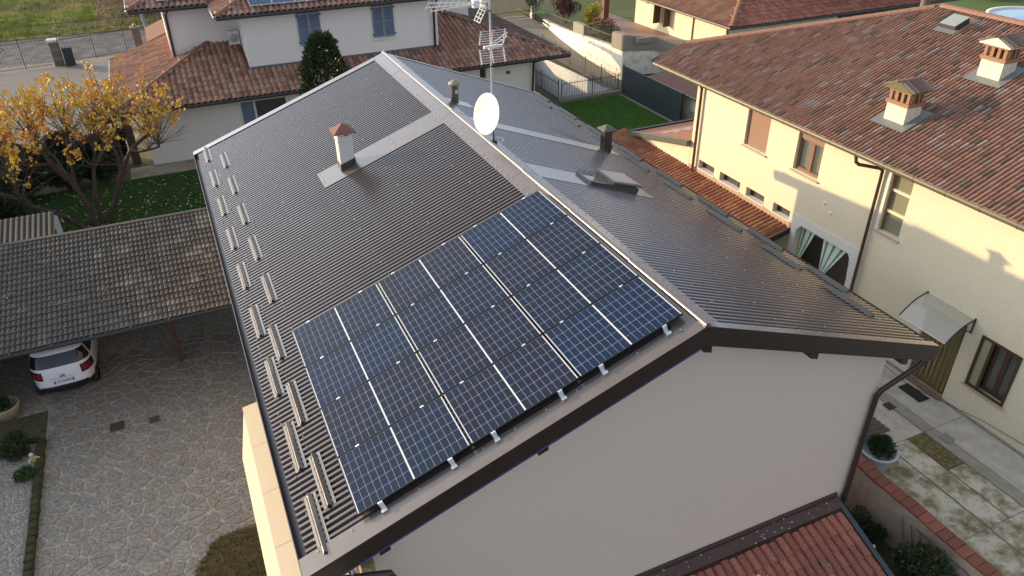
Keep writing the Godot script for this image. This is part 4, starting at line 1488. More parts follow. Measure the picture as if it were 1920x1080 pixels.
func paving(parent: Node, rect: Rect2, cell: float, y: float, cols: Array, key: String, singly: int, stretch := 1.5, gap := 0.018) -> void:
	var pts := []
	var nx := int(rect.size.x / (cell * stretch)) + 3
	var nz := int(rect.size.y / cell) + 3
	var grid := {}
	for i in range(-1, nx):
		for j in range(-1, nz):
			var p := Vector2(rect.position.x + (i + 0.5 + 0.5 * (j % 2) + rng.randf_range(-0.55, 0.55)) * cell * stretch, rect.position.y + (j + 0.5 + rng.randf_range(-0.55, 0.55)) * cell)
			if rng.randf() < 0.30: continue
			grid[Vector2i(i, j)] = p
			pts.append([p, i, j])
	var ms := []
	for k in cols.size():
		ms.append(mat(key + str(k), cols[k], 0.8, 0, stain_tex, 0.9, 0.15))
	var list := []
	for e in pts:
		var p: Vector2 = e[0]
		if not rect.has_point(p): continue
		var poly := PackedVector2Array([p + Vector2(-1, -1) * cell * 1.6, p + Vector2(1, -1) * cell * 1.6, p + Vector2(1, 1) * cell * 1.6, p + Vector2(-1, 1) * cell * 1.6])
		for di in range(-3, 4):
			for dj in range(-3, 4):
				var kq := Vector2i(e[1] + di, e[2] + dj)
				if kq == Vector2i(e[1], e[2]) or not grid.has(kq): continue
				var q: Vector2 = grid[kq]
				var n := (q - p).normalized()
				# anisotropic bisector gives elongated stones
				var m := (p + q) * 0.5 - n * (gap * rng.randf_range(0.7, 1.8))
				poly = clip_poly(poly, m, n)
		if poly.size() < 3: continue
		var inside := true
		for v in poly:
			if not rect.grow(0.02).has_point(v): inside = false
		if not inside:
			var r := PackedVector2Array()
			for v in poly: r.append(Vector2(clampf(v.x, rect.position.x, rect.end.x), clampf(v.y, rect.position.y, rect.end.y)))
			poly = r
		var c3 := Vector3(p.x, y, p.y)
		list.append([CAM.distance_to(c3) if in_frame(c3, 30) else 1000.0, poly, p])
	list.sort_custom(func(a, b): return a[0] < b[0])
	var rest := new_st()
	var any := false
	for k in list.size():
		var poly: PackedVector2Array = list[k][1]
		var p: Vector2 = list[k][2]
		var single: bool = k < singly and list[k][0] < 900
		var st := new_st() if single else rest
		var h := y + rng.randf_range(0.010, 0.018)
		if not single: st.set_color(cols[rng.randi() % cols.size()])
		var n := poly.size()
		var org := Vector2.ZERO
		if single: org = p
		# rounded corners: cut each corner
		var rp2 := []
		for i in n:
			var a := poly[(i + n - 1) % n]
			var b := poly[i]
			var c := poly[(i + 1) % n]
			rp2.append(b.lerp(a, 0.13) - org)
			rp2.append(b.lerp(c, 0.13) - org)
		var c0 := Vector3(p.x - org.x, h, p.y - org.y)
		for i in rp2.size():
			var a: Vector2 = rp2[i]
			var b: Vector2 = rp2[(i + 1) % rp2.size()]
			var ai := a.lerp(Vector2(c0.x, c0.z), 0.05)
			var bi := b.lerp(Vector2(c0.x, c0.z), 0.05)
			tri(st, c0, Vector3(ai.x, h, ai.y), Vector3(bi.x, h, bi.y))
			quad(st, Vector3(ai.x, h, ai.y), Vector3(bi.x, h, bi.y), Vector3(b.x, y - 0.002, b.y), Vector3(a.x, y - 0.002, a.y))
		if single:
			put("stone", mesh_of(st), ms[rng.randi() % ms.size()], parent, Transform3D(Basis.IDENTITY, Vector3(p.x, 0, p.y)))
		else:
			any = true
	if any:
		var rm := mat(key + "_many", C(1, 1, 1), 0.8, 0, stain_tex, 0.9, 0.15)
		rm.vertex_color_use_as_albedo = true
		part("further_stones", rest, rm, parent).set_meta("kind", "stuff")

func build_courtyard() -> void:
	var st := new_st()
	quad(st, Vector3(-11.0, 0.004, 3), Vector3(-5.2, 0.004, 3), Vector3(-5.2, 0.004, -16.5), Vector3(-11.0, 0.004, -16.5))
	quad(st, Vector3(-13.2, 0.004, -12.6), Vector3(-11.0, 0.004, -12.6), Vector3(-11.0, 0.004, -16.5), Vector3(-13.2, 0.004, -16.5))
	var c := structure("courtyard", st, mat("grout", C(0.44, 0.41, 0.355), 0.95, 0, stain_tex, 0.6, 0.2))
	var cols := [C(0.30, 0.285, 0.26), C(0.32, 0.30, 0.265), C(0.295, 0.285, 0.275), C(0.32, 0.275, 0.235), C(0.35, 0.33, 0.295), C(0.30, 0.285, 0.255)]
	paving(c, Rect2(-10.98, -14.6, 5.7, 12.4), 0.245, 0.005, cols, "pave", 300, 1.35)
	# drain and cover
	var g := thing("drain_grate", "small grey slotted drain grate in the stone courtyard", "drain", Vector3(-8.42, 0.024, -10.97), 0.0)
	st = new_st()
	box(st, Vector3(-0.15, 0, -0.14), Vector3(0.15, 0.008, 0.14))
	part("frame", st, mat("grate_grey", C(0.18, 0.18, 0.17), 0.7), g)
	for k in 5:
		st = new_st()
		box(st, Vector3(-0.12, 0.0085, -0.11 + k * 0.048), Vector3(0.12, 0.012, -0.085 + k * 0.048))
		part("slot", st, mat("slot_dark", C(0.015, 0.015, 0.015), 0.8), g)
	st = new_st()
	bevel_box(st, Vector3(-0.17, 0, -0.17), Vector3(0.17, 0.012, 0.17), 0.004)
	var mc := part("manhole_cover", st, mat("rusty_cover", C(0.085, 0.06, 0.05), 0.75, 0, stain_tex, 3.0, 0.5), self)
	mc.position = Vector3(-9.32, 0.024, -11.1)
	tag(mc, "rusty square manhole cover among the courtyard stones", "manhole cover")
	# dry lawn patch with a curved edge
	st = new_st()
	var edge := [Vector2(-8.05, -4.6), Vector2(-7.84, -5.46), Vector2(-7.45, -6.1), Vector2(-6.86, -6.27), Vector2(-6.3, -6.25), Vector2(-5.6, -6.2), Vector2(-5.6, 1.5), Vector2(-8.2, 1.5)]
	for k in range(1, edge.size() - 1):
		tri(st, Vector3(edge[0].x, 0.05, edge[0].y), Vector3(edge[k].x, 0.05, edge[k].y), Vector3(edge[k + 1].x, 0.05, edge[k + 1].y))
	for k in edge.size():
		var a: Vector2 = edge[k]
		var b: Vector2 = edge[(k + 1) % edge.size()]
		quad(st, Vector3(a.x, 0, a.y), Vector3(b.x, 0, b.y), Vector3(b.x, 0.05, b.y), Vector3(a.x, 0.05, a.y))
	structure("dry_lawn", st, mat("dry_soil", C(0.20, 0.15, 0.075), 0.95, 0, stain_tex, 1.2, 0.8))
	grass("dry_grass", "dry brownish grass beside the cream canopy wall", Rect2(-8.0, -6.2, 2.4, 5.2), 9000, 0.05, 0.05, [C(0.22, 0.17, 0.075), C(0.17, 0.14, 0.05), C(0.12, 0.13, 0.035), C(0.27, 0.21, 0.11)], func(p): return Geometry2D.is_point_in_polygon(p, PackedVector2Array(edge)))

func grass(called: String, label: String, r: Rect2, count: int, y: float, h: float, cols: Array, keep = null) -> void:
	var st := new_st()
	for k in 5:
		var a := TAU * k / 5.0 + 0.3
		var d := Vector3(cos(a), 0, sin(a))
		var s := Vector3(-sin(a), 0, cos(a)) * 0.012
		tri(st, d * 0.012 - s, d * 0.012 + s, d * 0.05 + Vector3(0, 1, 0) * (0.8 + 0.2 * (k % 3)))
	var m := mesh_of(st)
	var xfs := []
	var cc := []
	for k in count:
		var p := Vector2(rng.randf_range(r.position.x, r.end.x), rng.randf_range(r.position.y, r.end.y))
		if keep != null and not keep.call(p): continue
		var s := rng.randf_range(0.7, 1.4)
		xfs.append(Transform3D(Basis(Vector3.UP, rng.randf() * TAU).scaled(Vector3(s, h * s, s)), Vector3(p.x, y, p.y)))
		cc.append(cols[rng.randi() % cols.size()] * rng.randf_range(0.8, 1.2))
	var gm := leaf_mat("grass_blade", 0.8, 0.15)
	var o := copies(called, m, gm, xfs, cc, self)
	tag(o, label, "grass")

func build_bed() -> void:
	var st := new_st()
	quad(st, Vector3(-17, 0.05, 2), Vector3(-11.12, 0.05, 2), Vector3(-11.12, 0.05, -11.4), Vector3(-17, 0.05, -12.4))
	structure("gravel_bed", st, mat("gravel", C(0.34, 0.31, 0.28), 0.95, 0, stain_tex, 2.5, 1.0, rough_tex))
	var ps := new_st()
	var v := []
	for k in 6:
		v.append(Vector3(cos(k * TAU / 6), 0, sin(k * TAU / 6)))
	for k in 6:
		tri(ps, v[k], Vector3(0.1, 0.7, 0.05), v[(k + 1) % 6])
	var pm := mesh_of(ps)
	var xfs := []
	var cc := []
	for k in 9000:
		var p := Vector3(rng.randf_range(-13.2, -11.2), 0.05, rng.randf_range(-11.6, -5.0))
		var s := rng.randf_range(0.008, 0.022)
		xfs.append(Transform3D(Basis(Vector3.UP, rng.randf() * TAU).scaled(Vector3(s, s, s * 1.3)), p))
		cc.append(C(0.40, 0.37, 0.34) * rng.randf_range(0.4, 1.4))
	var mm := mat("pebble", C(1, 1, 1), 0.9)
	mm.vertex_color_use_as_albedo = true
	tag(copies("gravel", pm, mm, xfs, cc, self), "pale loose gravel covering the garden bed", "gravel")
	# mossy edging stones
	var t := thing("bed_edging", "row of mossy edging stones between gravel bed and courtyard", "edging")
	var ms := [mat("moss_stone0", C(0.055, 0.065, 0.018), 0.95, 0, stain_tex, 3.0, 0.8), mat("moss_stone1", C(0.075, 0.08, 0.03), 0.95, 0, stain_tex, 3.0, 0.8), mat("moss_stone2", C(0.05, 0.055, 0.022), 0.95, 0, stain_tex, 3.0, 0.8)]
	st = new_st()
	bevel_box(st, Vector3(-0.09, 0, -0.115), Vector3(0.09, 0.15, 0.115), 0.03)
	var em := mesh_of(st)
	var z := -11.2
	while z < -3.5:
		put("stone", em, ms[rng.randi() % 3], t, Transform3D(Basis(Vector3.UP, rng.randf_range(-0.08, 0.08)), Vector3(-11.06 + rng.randf_range(-0.01, 0.01), 0, z)))
		z += 0.245
	for k in 6:
		put("stone", em, ms[rng.randi() % 3], t, Transform3D(Basis(Vector3.UP, 1.25 + rng.randf_range(-0.08, 0.08)), Vector3(-11.25 - k * 0.23, 0, -11.35 - k * 0.10)))
	var g := [C(0.035, 0.06, 0.02), C(0.05, 0.085, 0.025), C(0.025, 0.045, 0.015)]
	bush("shrub", "large dark shrub in the gravel bed beside the garden figure", "shrub", Vector3(-11.62, 0.33, -10.95), Vector3(0.48, 0.36, 0.5), 3600, 0.06, 0.028, g)
	bush("shrub", "small rounded green shrub at the gravel bed edging", "shrub", Vector3(-11.36, 0.2, -9.95), Vector3(0.3, 0.19, 0.24), 2200, 0.05, 0.022, [C(0.05, 0.10, 0.03), C(0.035, 0.075, 0.02)])
	bush("shrub", "dark spreading shrub at the back of the gravel bed", "shrub", Vector3(-12.3, 0.3, -11.2), Vector3(0.35, 0.3, 0.3), 1600, 0.06, 0.028, g)
	# garden figure
	var f := thing("garden_figure", "small pale yellow and white garden figurine lying among shrubs", "figurine", Vector3(-11.18, 0.05, -10.5), 0.6)
	st = new_st()
	lathe(st, Vector3.ZERO, [Vector2(0, 0), Vector2(0.07, 0.0), Vector2(0.085, 0.08), Vector2(0.06, 0.18), Vector2(0.035, 0.22), Vector2(0.0, 0.225)], 14)
	part("body", st, mat("fig_yellow", C(0.42, 0.36, 0.16), 0.7), f)
	st = new_st()
	lathe(st, Vector3(0, 0.21, 0), [Vector2(0, 0), Vector2(0.045, 0.01), Vector2(0.055, 0.05), Vector2(0.04, 0.09), Vector2(0, 0.105)], 14)
	part("head", st, mat("fig_white", C(0.55, 0.52, 0.45), 0.7), f)
	st = new_st()
	tube(st, [Vector3(0.06, 0.16, 0), Vector3(0.12, 0.09, 0.05)], 0.025, 8)
	tube(st, [Vector3(-0.06, 0.16, 0), Vector3(-0.12, 0.10, 0.04)], 0.025, 8)
	part("arm", st, mats["fig_white"], f)
	# big pot by the carport pier
	var p := thing("plant_pot", "large cream plant pot beside the carport pier", "plant pot", Vector3(-11.95, 0, -12.75))
	st = new_st()
	lathe(st, Vector3.ZERO, [Vector2(0, 0.01), Vector2(0.22, 0.01), Vector2(0.34, 0.30), Vector2(0.38, 0.40), Vector2(0.38, 0.44), Vector2(0.33, 0.44), Vector2(0.30, 0.36), Vector2(0, 0.36)], 24)
	part("pot", st, mat("pot_cream", C(0.46, 0.40, 0.28), 0.8, 0, stain_tex, 2.0), p)
	part("foliage", foliage(Vector3(-0.05, 0.5, 0), Vector3(0.30, 0.20, 0.3), 900, 0.08, 0.04, g), leaf_mat("leaf"), p)

# ================================================================ carport and car
func build_carport() -> void:
	var t := thing("carport", "open carport with weathered grey-brown concrete tile roof", "carport")
	var rf := group_node("roof", t)
	var y0 := 2.3
	var z0 := -12.1
	var y1 := 3.2
	var z1 := -16.4
	var st := new_st()
	var x0 := -13.6
	var x1 := -5.25
	prism(st, [Vector3(x0, y0, z0), Vector3(x0, y1, z1), Vector3(x0, y1 - 0.12, z1), Vector3(x0, y0 - 0.12, z0)], Vector3(x1 - x0, 0, 0))
	part("roof_deck", st, mat("carport_deck", C(0.05, 0.04, 0.03), 0.9), rf)
	var sl := (y1 - y0) / (z0 - z1)
	var th := atan(sl)
	var dn := Vector3(0, -sin(th), cos(th))
	var n := Vector3(0, cos(th), sin(th))
	var u := n.cross(dn)
	var tm := tile_mesh(roll_profile(0.236, 0.098, 0.034, 6, 2), 0.25, 0.036, 0.034)
	var cols := [C(0.112, 0.102, 0.092), C(0.13, 0.12, 0.107), C(0.105, 0.098, 0.092), C(0.165, 0.155, 0.133), C(0.235, 0.22, 0.185), C(0.118, 0.10, 0.088)]
	var nz := FastNoiseLite.new()
	nz.seed = 8
	nz.frequency = 0.9
	var pick := func(p: Vector3, r: RandomNumberGenerator) -> int:
		var q := nz.get_noise_2d(p.x, p.z) + (p.x + 6.2) * 0.10 + r.randf_range(-0.35, 0.35)
		if q > 0.34: return 4
		if q > 0.12: return 3
		return [0, 1, 2, 5][r.randi() % 4]
	var o := Vector3(x0 if u.x > 0 else x1, y0 + 0.004, z0)
	tiled(rf, o, dn, n, x1 - x0, 4.35, 0.236, 0.2365, tm, cols, "ctile", func(_p): return true, 300, 0.008, pick)
	st = new_st()
	box(st, Vector3(x0, y1 - 0.05, z1 - 0.12), Vector3(x1, y1 + 0.07, z1 + 0.02))
	part("ridge_board", st, mat("ridge_grey", C(0.10, 0.09, 0.08), 0.9, 0, stain_tex, 2.0), rf)
	st = new_st()
	tube(st, [Vector3(x0, y0 - 0.04, z0 + 0.07), Vector3(x1, y0 - 0.04, z0 + 0.07)], 0.06, 10)
	part("gutter", st, mat("gutter_black", C(0.03, 0.032, 0.03), 0.4), t)
	for k in 9:
		st = new_st()
		lathe(st, Vector3(-13.0 + k * 0.92, y0 - 0.04 + 0.055, z0 + 0.07), [Vector2(0.018, 0), Vector2(0.012, 0.014), Vector2(0, 0.016)], 8)
		part("rivet", st, mats["screw"], t)
	st = new_st()
	box(st, Vector3(-7.64, 0, -13.5), Vector3(-7.52, 2.25, -13.38))
	part("post", st, mat("post_red", C(0.10, 0.045, 0.03), 0.8, 0, stain_tex, 2.0), t)
	st = new_st()
	box(st, Vector3(-12.75, 0, -13.1), Vector3(-12.25, 2.25, -12.6))
	box(st, Vector3(-13.6, 0, -16.45), Vector3(-5.25, 3.08, -16.3))
	box(st, Vector3(-13.6, 0, -16.3), Vector3(-13.4, 2.3, -12.2))
	part("wall", st, mat("carport_wall", C(0.22, 0.19, 0.17), 0.9, 0, coarse_tex, 1.0), t)
	# fallen leaves on the tiles and lawn
	var lm := leaf_mesh(0.09, 0.07, 0.3)
	var xfs := []
	var cc := []
	for k in 420:
		var f := pow(rng.randf(), 1.6)
		var z := lerpf(z1 + 0.1, z0 - 0.2, f)
		var x := -13.0 + 7.0 * pow(rng.randf(), 1.5 if f < 0.4 else 1.0)
		var y := y0 + (z0 - z) * sl + 0.045
		xfs.append(Transform3D(Basis(rnd_dir(), rng.randf() * 0.5).rotated(Vector3.UP, rng.randf() * TAU), Vector3(x, y, z)))
		cc.append([C(0.30, 0.17, 0.06), C(0.22, 0.12, 0.05), C(0.45, 0.30, 0.07), C(0.25, 0.16, 0.08), C(0.38, 0.12, 0.05)][rng.randi() % 5])
	for k in 520:
		var z := rng.randf_range(-27.8, -17.0)
		xfs.append(Transform3D(Basis(rnd_dir(), rng.randf() * 0.4).rotated(Vector3.UP, rng.randf() * TAU).scaled(Vector3.ONE * 1.2), Vector3(rng.randf_range(-13.0, -5.3), 0.05, z)))
		cc.append([C(0.42, 0.30, 0.10), C(0.35, 0.25, 0.12), C(0.50, 0.40, 0.16)][rng.randi() % 3])
	tag(copies("fallen_leaves", lm, leaf_mat("leaf_fallen", 0.8, 0.1), xfs, cc, self), "scattered yellow and brown fallen leaves on lawn and carport tiles", "leaves")

func car_ring(lv: Array, n: int) -> Array:
	# lv = [y, halfwidth, z_rear, z_front]; superellipse plan
	var out := []
	var zc: float = (lv[2] + lv[3]) / 2
	var hl: float = (lv[2] - lv[3]) / 2
	for k in n:
		var a := TAU * k / n
		var c := cos(a)
		var s := sin(a)
		var e := 0.42
		out.append(Vector3(lv[1] * signf(s) * pow(absf(s), e), lv[0], zc + hl * signf(c) * pow(absf(c), e)))
	return out

func car_levels() -> Array:
	return [[0.22, 0.74, -0.12, -3.80], [0.30, 0.82, -0.03, -3.9], [0.46, 0.86, 0.0, -3.95], [0.54, 0.865, -0.02, -3.96], [0.70, 0.872, -0.05, -3.95], [0.86, 0.87, -0.075, -3.9], [0.98, 0.855, -0.11, -3.6], [1.04, 0.835, -0.14, -2.95], [1.16, 0.80, -0.19, -2.65], [1.30, 0.75, -0.26, -2.35], [1.40, 0.70, -0.32, -2.1], [1.45, 0.65, -0.36, -1.95], [1.48, 0.55, -0.46, -1.85], [1.50, 0.28, -0.8, -1.6]]

func car_level_at(y: float) -> Array:
	var ls := car_levels()
	for k in ls.size() - 1:
		if y <= ls[k + 1][0]:
			var f: float = (y - ls[k][0]) / (ls[k + 1][0] - ls[k][0])
			var out := []
			for i in 4: out.append(lerpf(ls[k][i], ls[k + 1][i], f))
			return out
	return ls[-1]

# piece of the body surface between heights, over ring angles a0..a1 (0 = rear centre), pushed out by off
func car_patch(st: SurfaceTool, ys: Array, a0: float, a1: float, off: float, seg := 24) -> void:
	st.set_smooth_group(1)
	var rows := []
	for y in ys:
		var lv := car_level_at(y)
		var row := []
		for k in seg + 1:
			var a := lerpf(a0, a1, float(k) / seg)
			var c := cos(a)
			var s := sin(a)
			var e := 0.42
			var zc: float = (lv[2] + lv[3]) / 2
			var hl: float = (lv[2] - lv[3]) / 2
			var p := Vector3(lv[1] * signf(s) * pow(absf(s), e), y, zc + hl * signf(c) * pow(absf(c), e))
			var nrm := Vector3(signf(s) * pow(absf(s), 1.5), 0.35 if y > 1.0 else 0.0, signf(c) * pow(absf(c), 1.5)).normalized()
			row.append(p + nrm * off)
		rows.append(row)
	for i in rows.size() - 1:
		for k in seg:
			quad(st, rows[i][k], rows[i][k + 1], rows[i + 1][k + 1], rows[i + 1][k])
	st.set_smooth_group(-1)

func build_car() -> void:
	var t := thing("parked_car", "white hatchback parked under the carport, rear towards the courtyard", "car", Vector3(-10.47, 0.02, -12.93), 0.02)
	t.scale = Vector3.ONE * 0.93
	var white := mat("car_white", C(0.72, 0.73, 0.75), 0.22)
	white.clearcoat_enabled = true
	white.clearcoat = 0.7
	var black := mat("car_black", C(0.014, 0.014, 0.016), 0.45)
	var glassm := mat("car_glass", C(0.012, 0.015, 0.02), 0.06)
	var st := new_st()
	st.set_smooth_group(1)
	var n := 72
	var rings := []
	for lv in car_levels(): rings.append(car_ring(lv, n))
	for i in rings.size() - 1:
		for k in n:
			quad(st, rings[i][k], rings[i][(k + 1) % n], rings[i + 1][(k + 1) % n], rings[i + 1][k])
	for k in range(1, n - 1):
		tri(st, rings[-1][0], rings[-1][k + 1], rings[-1][k])
	part("body", st, white, t)
	st = new_st()
	car_patch(st, [1.05, 1.10, 1.18, 1.26, 1.34, 1.385], -1.02, 1.02, 0.008)
	part("rear_window", st, glassm, t)
	for s in [-1.0, 1.0]:
		st = new_st()
		car_patch(st, [1.06, 1.16, 1.28, 1.40], s * 1.12, s * 2.2, 0.006, 16)
		part("side_window", st, glassm, t)
	st = new_st()
	car_patch(st, [0.22, 0.30, 0.40, 0.45], -1.5, 1.5, 0.012, 40)
	part("rear_bumper", st, black, t)
	st = new_st()
	car_patch(st, [0.45, 0.50], -0.45, 0.45, 0.010, 20)
	part("bumper_trim", st, black, t)
	for s in [-1.0, 1.0]:
		var l := new_st()
		car_patch(l, [0.72, 0.76, 0.92, 0.97], s * 0.27, s * 1.0, 0.012, 14)
		var lo := part("tail_light", l, mat("light_surround", C(0.02, 0.012, 0.014), 0.15), t)
		l = new_st()
		car_patch(l, [0.76, 0.80, 0.89, 0.93], s * 0.32, s * 0.75, 0.02, 10)
		part("lens", l, mat("light_red", C(0.20, 0.018, 0.022), 0.15), lo)
		# sill and wheel arch cladding
		l = new_st()
		car_patch(l, [0.22, 0.34, 0.46, 0.52], s * 0.92, s * 1.5, 0.018, 14)
		part("arch_cladding", l, black, t)
		for wz in [-0.62, -3.2]:
			var wh := group_node("wheel", t)
			l = new_st()
			lathe(l, Vector3(s * 0.63, 0.30, wz), [Vector2(0.18, 0), Vector2(0.29, 0.0), Vector2(0.31, 0.03), Vector2(0.31, 0.16), Vector2(0.29, 0.19), Vector2(0.19, 0.19)], 22, Vector3(s, 0, 0), Vector3.UP)
			part("tyre", l, mat("rubber", C(0.02, 0.02, 0.02), 0.8), wh)
			l = new_st()
			lathe(l, Vector3(s * 0.63, 0.30, wz), [Vector2(0.0, 0.16), Vector2(0.08, 0.17), Vector2(0.19, 0.14)], 22, Vector3(s, 0, 0), Vector3.UP)
			part("rim", l, mat("rim", C(0.25, 0.25, 0.26), 0.4, 0.5), wh)
		l = new_st()
		obox(l, Vector3(s * 0.94, 1.02, -2.5), Vector3(0.09, 0, 0), Vector3(0, 0.06, 0), Vector3(0, 0, 0.05))
		part("wing_mirror", l, white, t)
	# roof panel in glass-grey
	st = new_st()
	quad(st, Vector3(-0.45, 1.506, -0.56), Vector3(0.45, 1.506, -0.56), Vector3(0.42, 1.512, -1.7), Vector3(-0.42, 1.512, -1.7))
	part("roof_panel", st, mat("car_roof_grey", C(0.22, 0.24, 0.26), 0.2), t)
	# number plate
	st = new_st()
	var pz := -0.022
	bevel_box(st, Vector3(-0.26, 0.56, pz - 0.012), Vector3(0.26, 0.67, pz + 0.006), 0.002)
	var plate := part("number_plate", st, mat("plate_white", C(0.55, 0.60, 0.66), 0.4), t)
	for s in [-1, 1]:
		st = new_st()
		box(st, Vector3(s * 0.2395 - 0.02, 0.562, pz + 0.006), Vector3(s * 0.2395 + 0.02, 0.668, pz + 0.0085))
		part("blue_band", st, mat("plate_blue", C(0.012, 0.10, 0.45), 0.4), plate)
	var tmesh := TextMesh.new()
	tmesh.text = "GD 730FM"
	var font := SystemFont.new()
	font.font_names = PackedStringArray(["Droid Sans"])
	tmesh.font = font
	tmesh.font_size = 32
	tmesh.pixel_size = 0.0024
	tmesh.depth = 0.003
	put("lettering", tmesh, mat("plate_ink", C(0.03, 0.04, 0.05), 0.5), plate, Transform3D(Basis.IDENTITY, Vector3(0, 0.615, pz + 0.008)))
	# double chevron emblem
	st = new_st()
	for k in 2:
		var yc := 0.755 + k * 0.045
		for s in [-1.0, 1.0]:
			obox(st, Vector3(s * 0.034, yc, -0.047), Vector3(s * 0.036, -0.018, 0), Vector3(0, 0.009, 0), Vector3(0, 0, 0.006))
	part("emblem", st, mat("emblem", C(0.10, 0.10, 0.11), 0.3, 0.3), t)
	st = new_st()
	box(st, Vector3(-0.32, 0.715, -0.056), Vector3(0.32, 0.719, -0.0475))
	part("hatch_seam", st, black, t)

# ================================================================ shed, lawn, trees
func build_shed() -> void:
	var t := thing("garden_shed", "small white shed with cream barrel-tile roof behind the carport", "shed", Vector3(-12, 0, -20.6))
	var st := new_st()
	prism(st, [Vector3(-2.2, 0, 0.9), Vector3(-2.2, 1.80, 0.9), Vector3(-2.2, 2.06, -0.35), Vector3(-2.2, 1.6, -1.3), Vector3(-2.2, 0, -1.3)], Vector3(3.45, 0, 0))
	part("wall", st, mat("shed_white", C(0.62, 0.66, 0.68), 0.85, 0, coarse_tex, 1.0), t)
	var rf := group_node("roof", t)
	st = new_st()
	quad(st, Vector3(-2.3, 1.83, 1.0), Vector3(1.33, 1.83, 1.0), Vector3(1.33, 2.12, -0.38), Vector3(-2.3, 2.12, -0.38))
	quad(st, Vector3(-2.3, 2.12, -0.38), Vector3(1.33, 2.12, -0.38), Vector3(1.33, 1.62, -1.4), Vector3(-2.3, 1.62, -1.4))
	part("roof_deck", st, mat("shed_deck", C(0.13, 0.095, 0.075), 0.95, 0, stain_tex, 2.0), rf)
	var m := mat("shed_tile", C(0.40, 0.35, 0.26), 0.9, 0, stain_tex, 2.5)
	for k in 22:
		var x := -2.2 + k * 0.162
		st = new_st()
		tube(st, [Vector3(x, 1.84, 1.02), Vector3(x, 2.14, -0.40)], 0.042, 8)
		part("tile", st, m, rf)
		st = new_st()
		tube(st, [Vector3(x, 2.14, -0.36), Vector3(x, 1.63, -1.42)], 0.042, 8)
		part("tile", st, m, rf)
	var w := group_node("window", t)
	for k in 4:
		st = new_st()
		var zz := 0.35 - (k % 2) * 0.34
		var yy := 1.35 - (k / 2) * 0.36
		box(st, Vector3(1.252, yy, zz - 0.14), Vector3(1.262, yy + 0.30, zz + 0.14))
		part("pane", st, mat("shed_pane", C(0.09, 0.10, 0.105), 0.1), w)

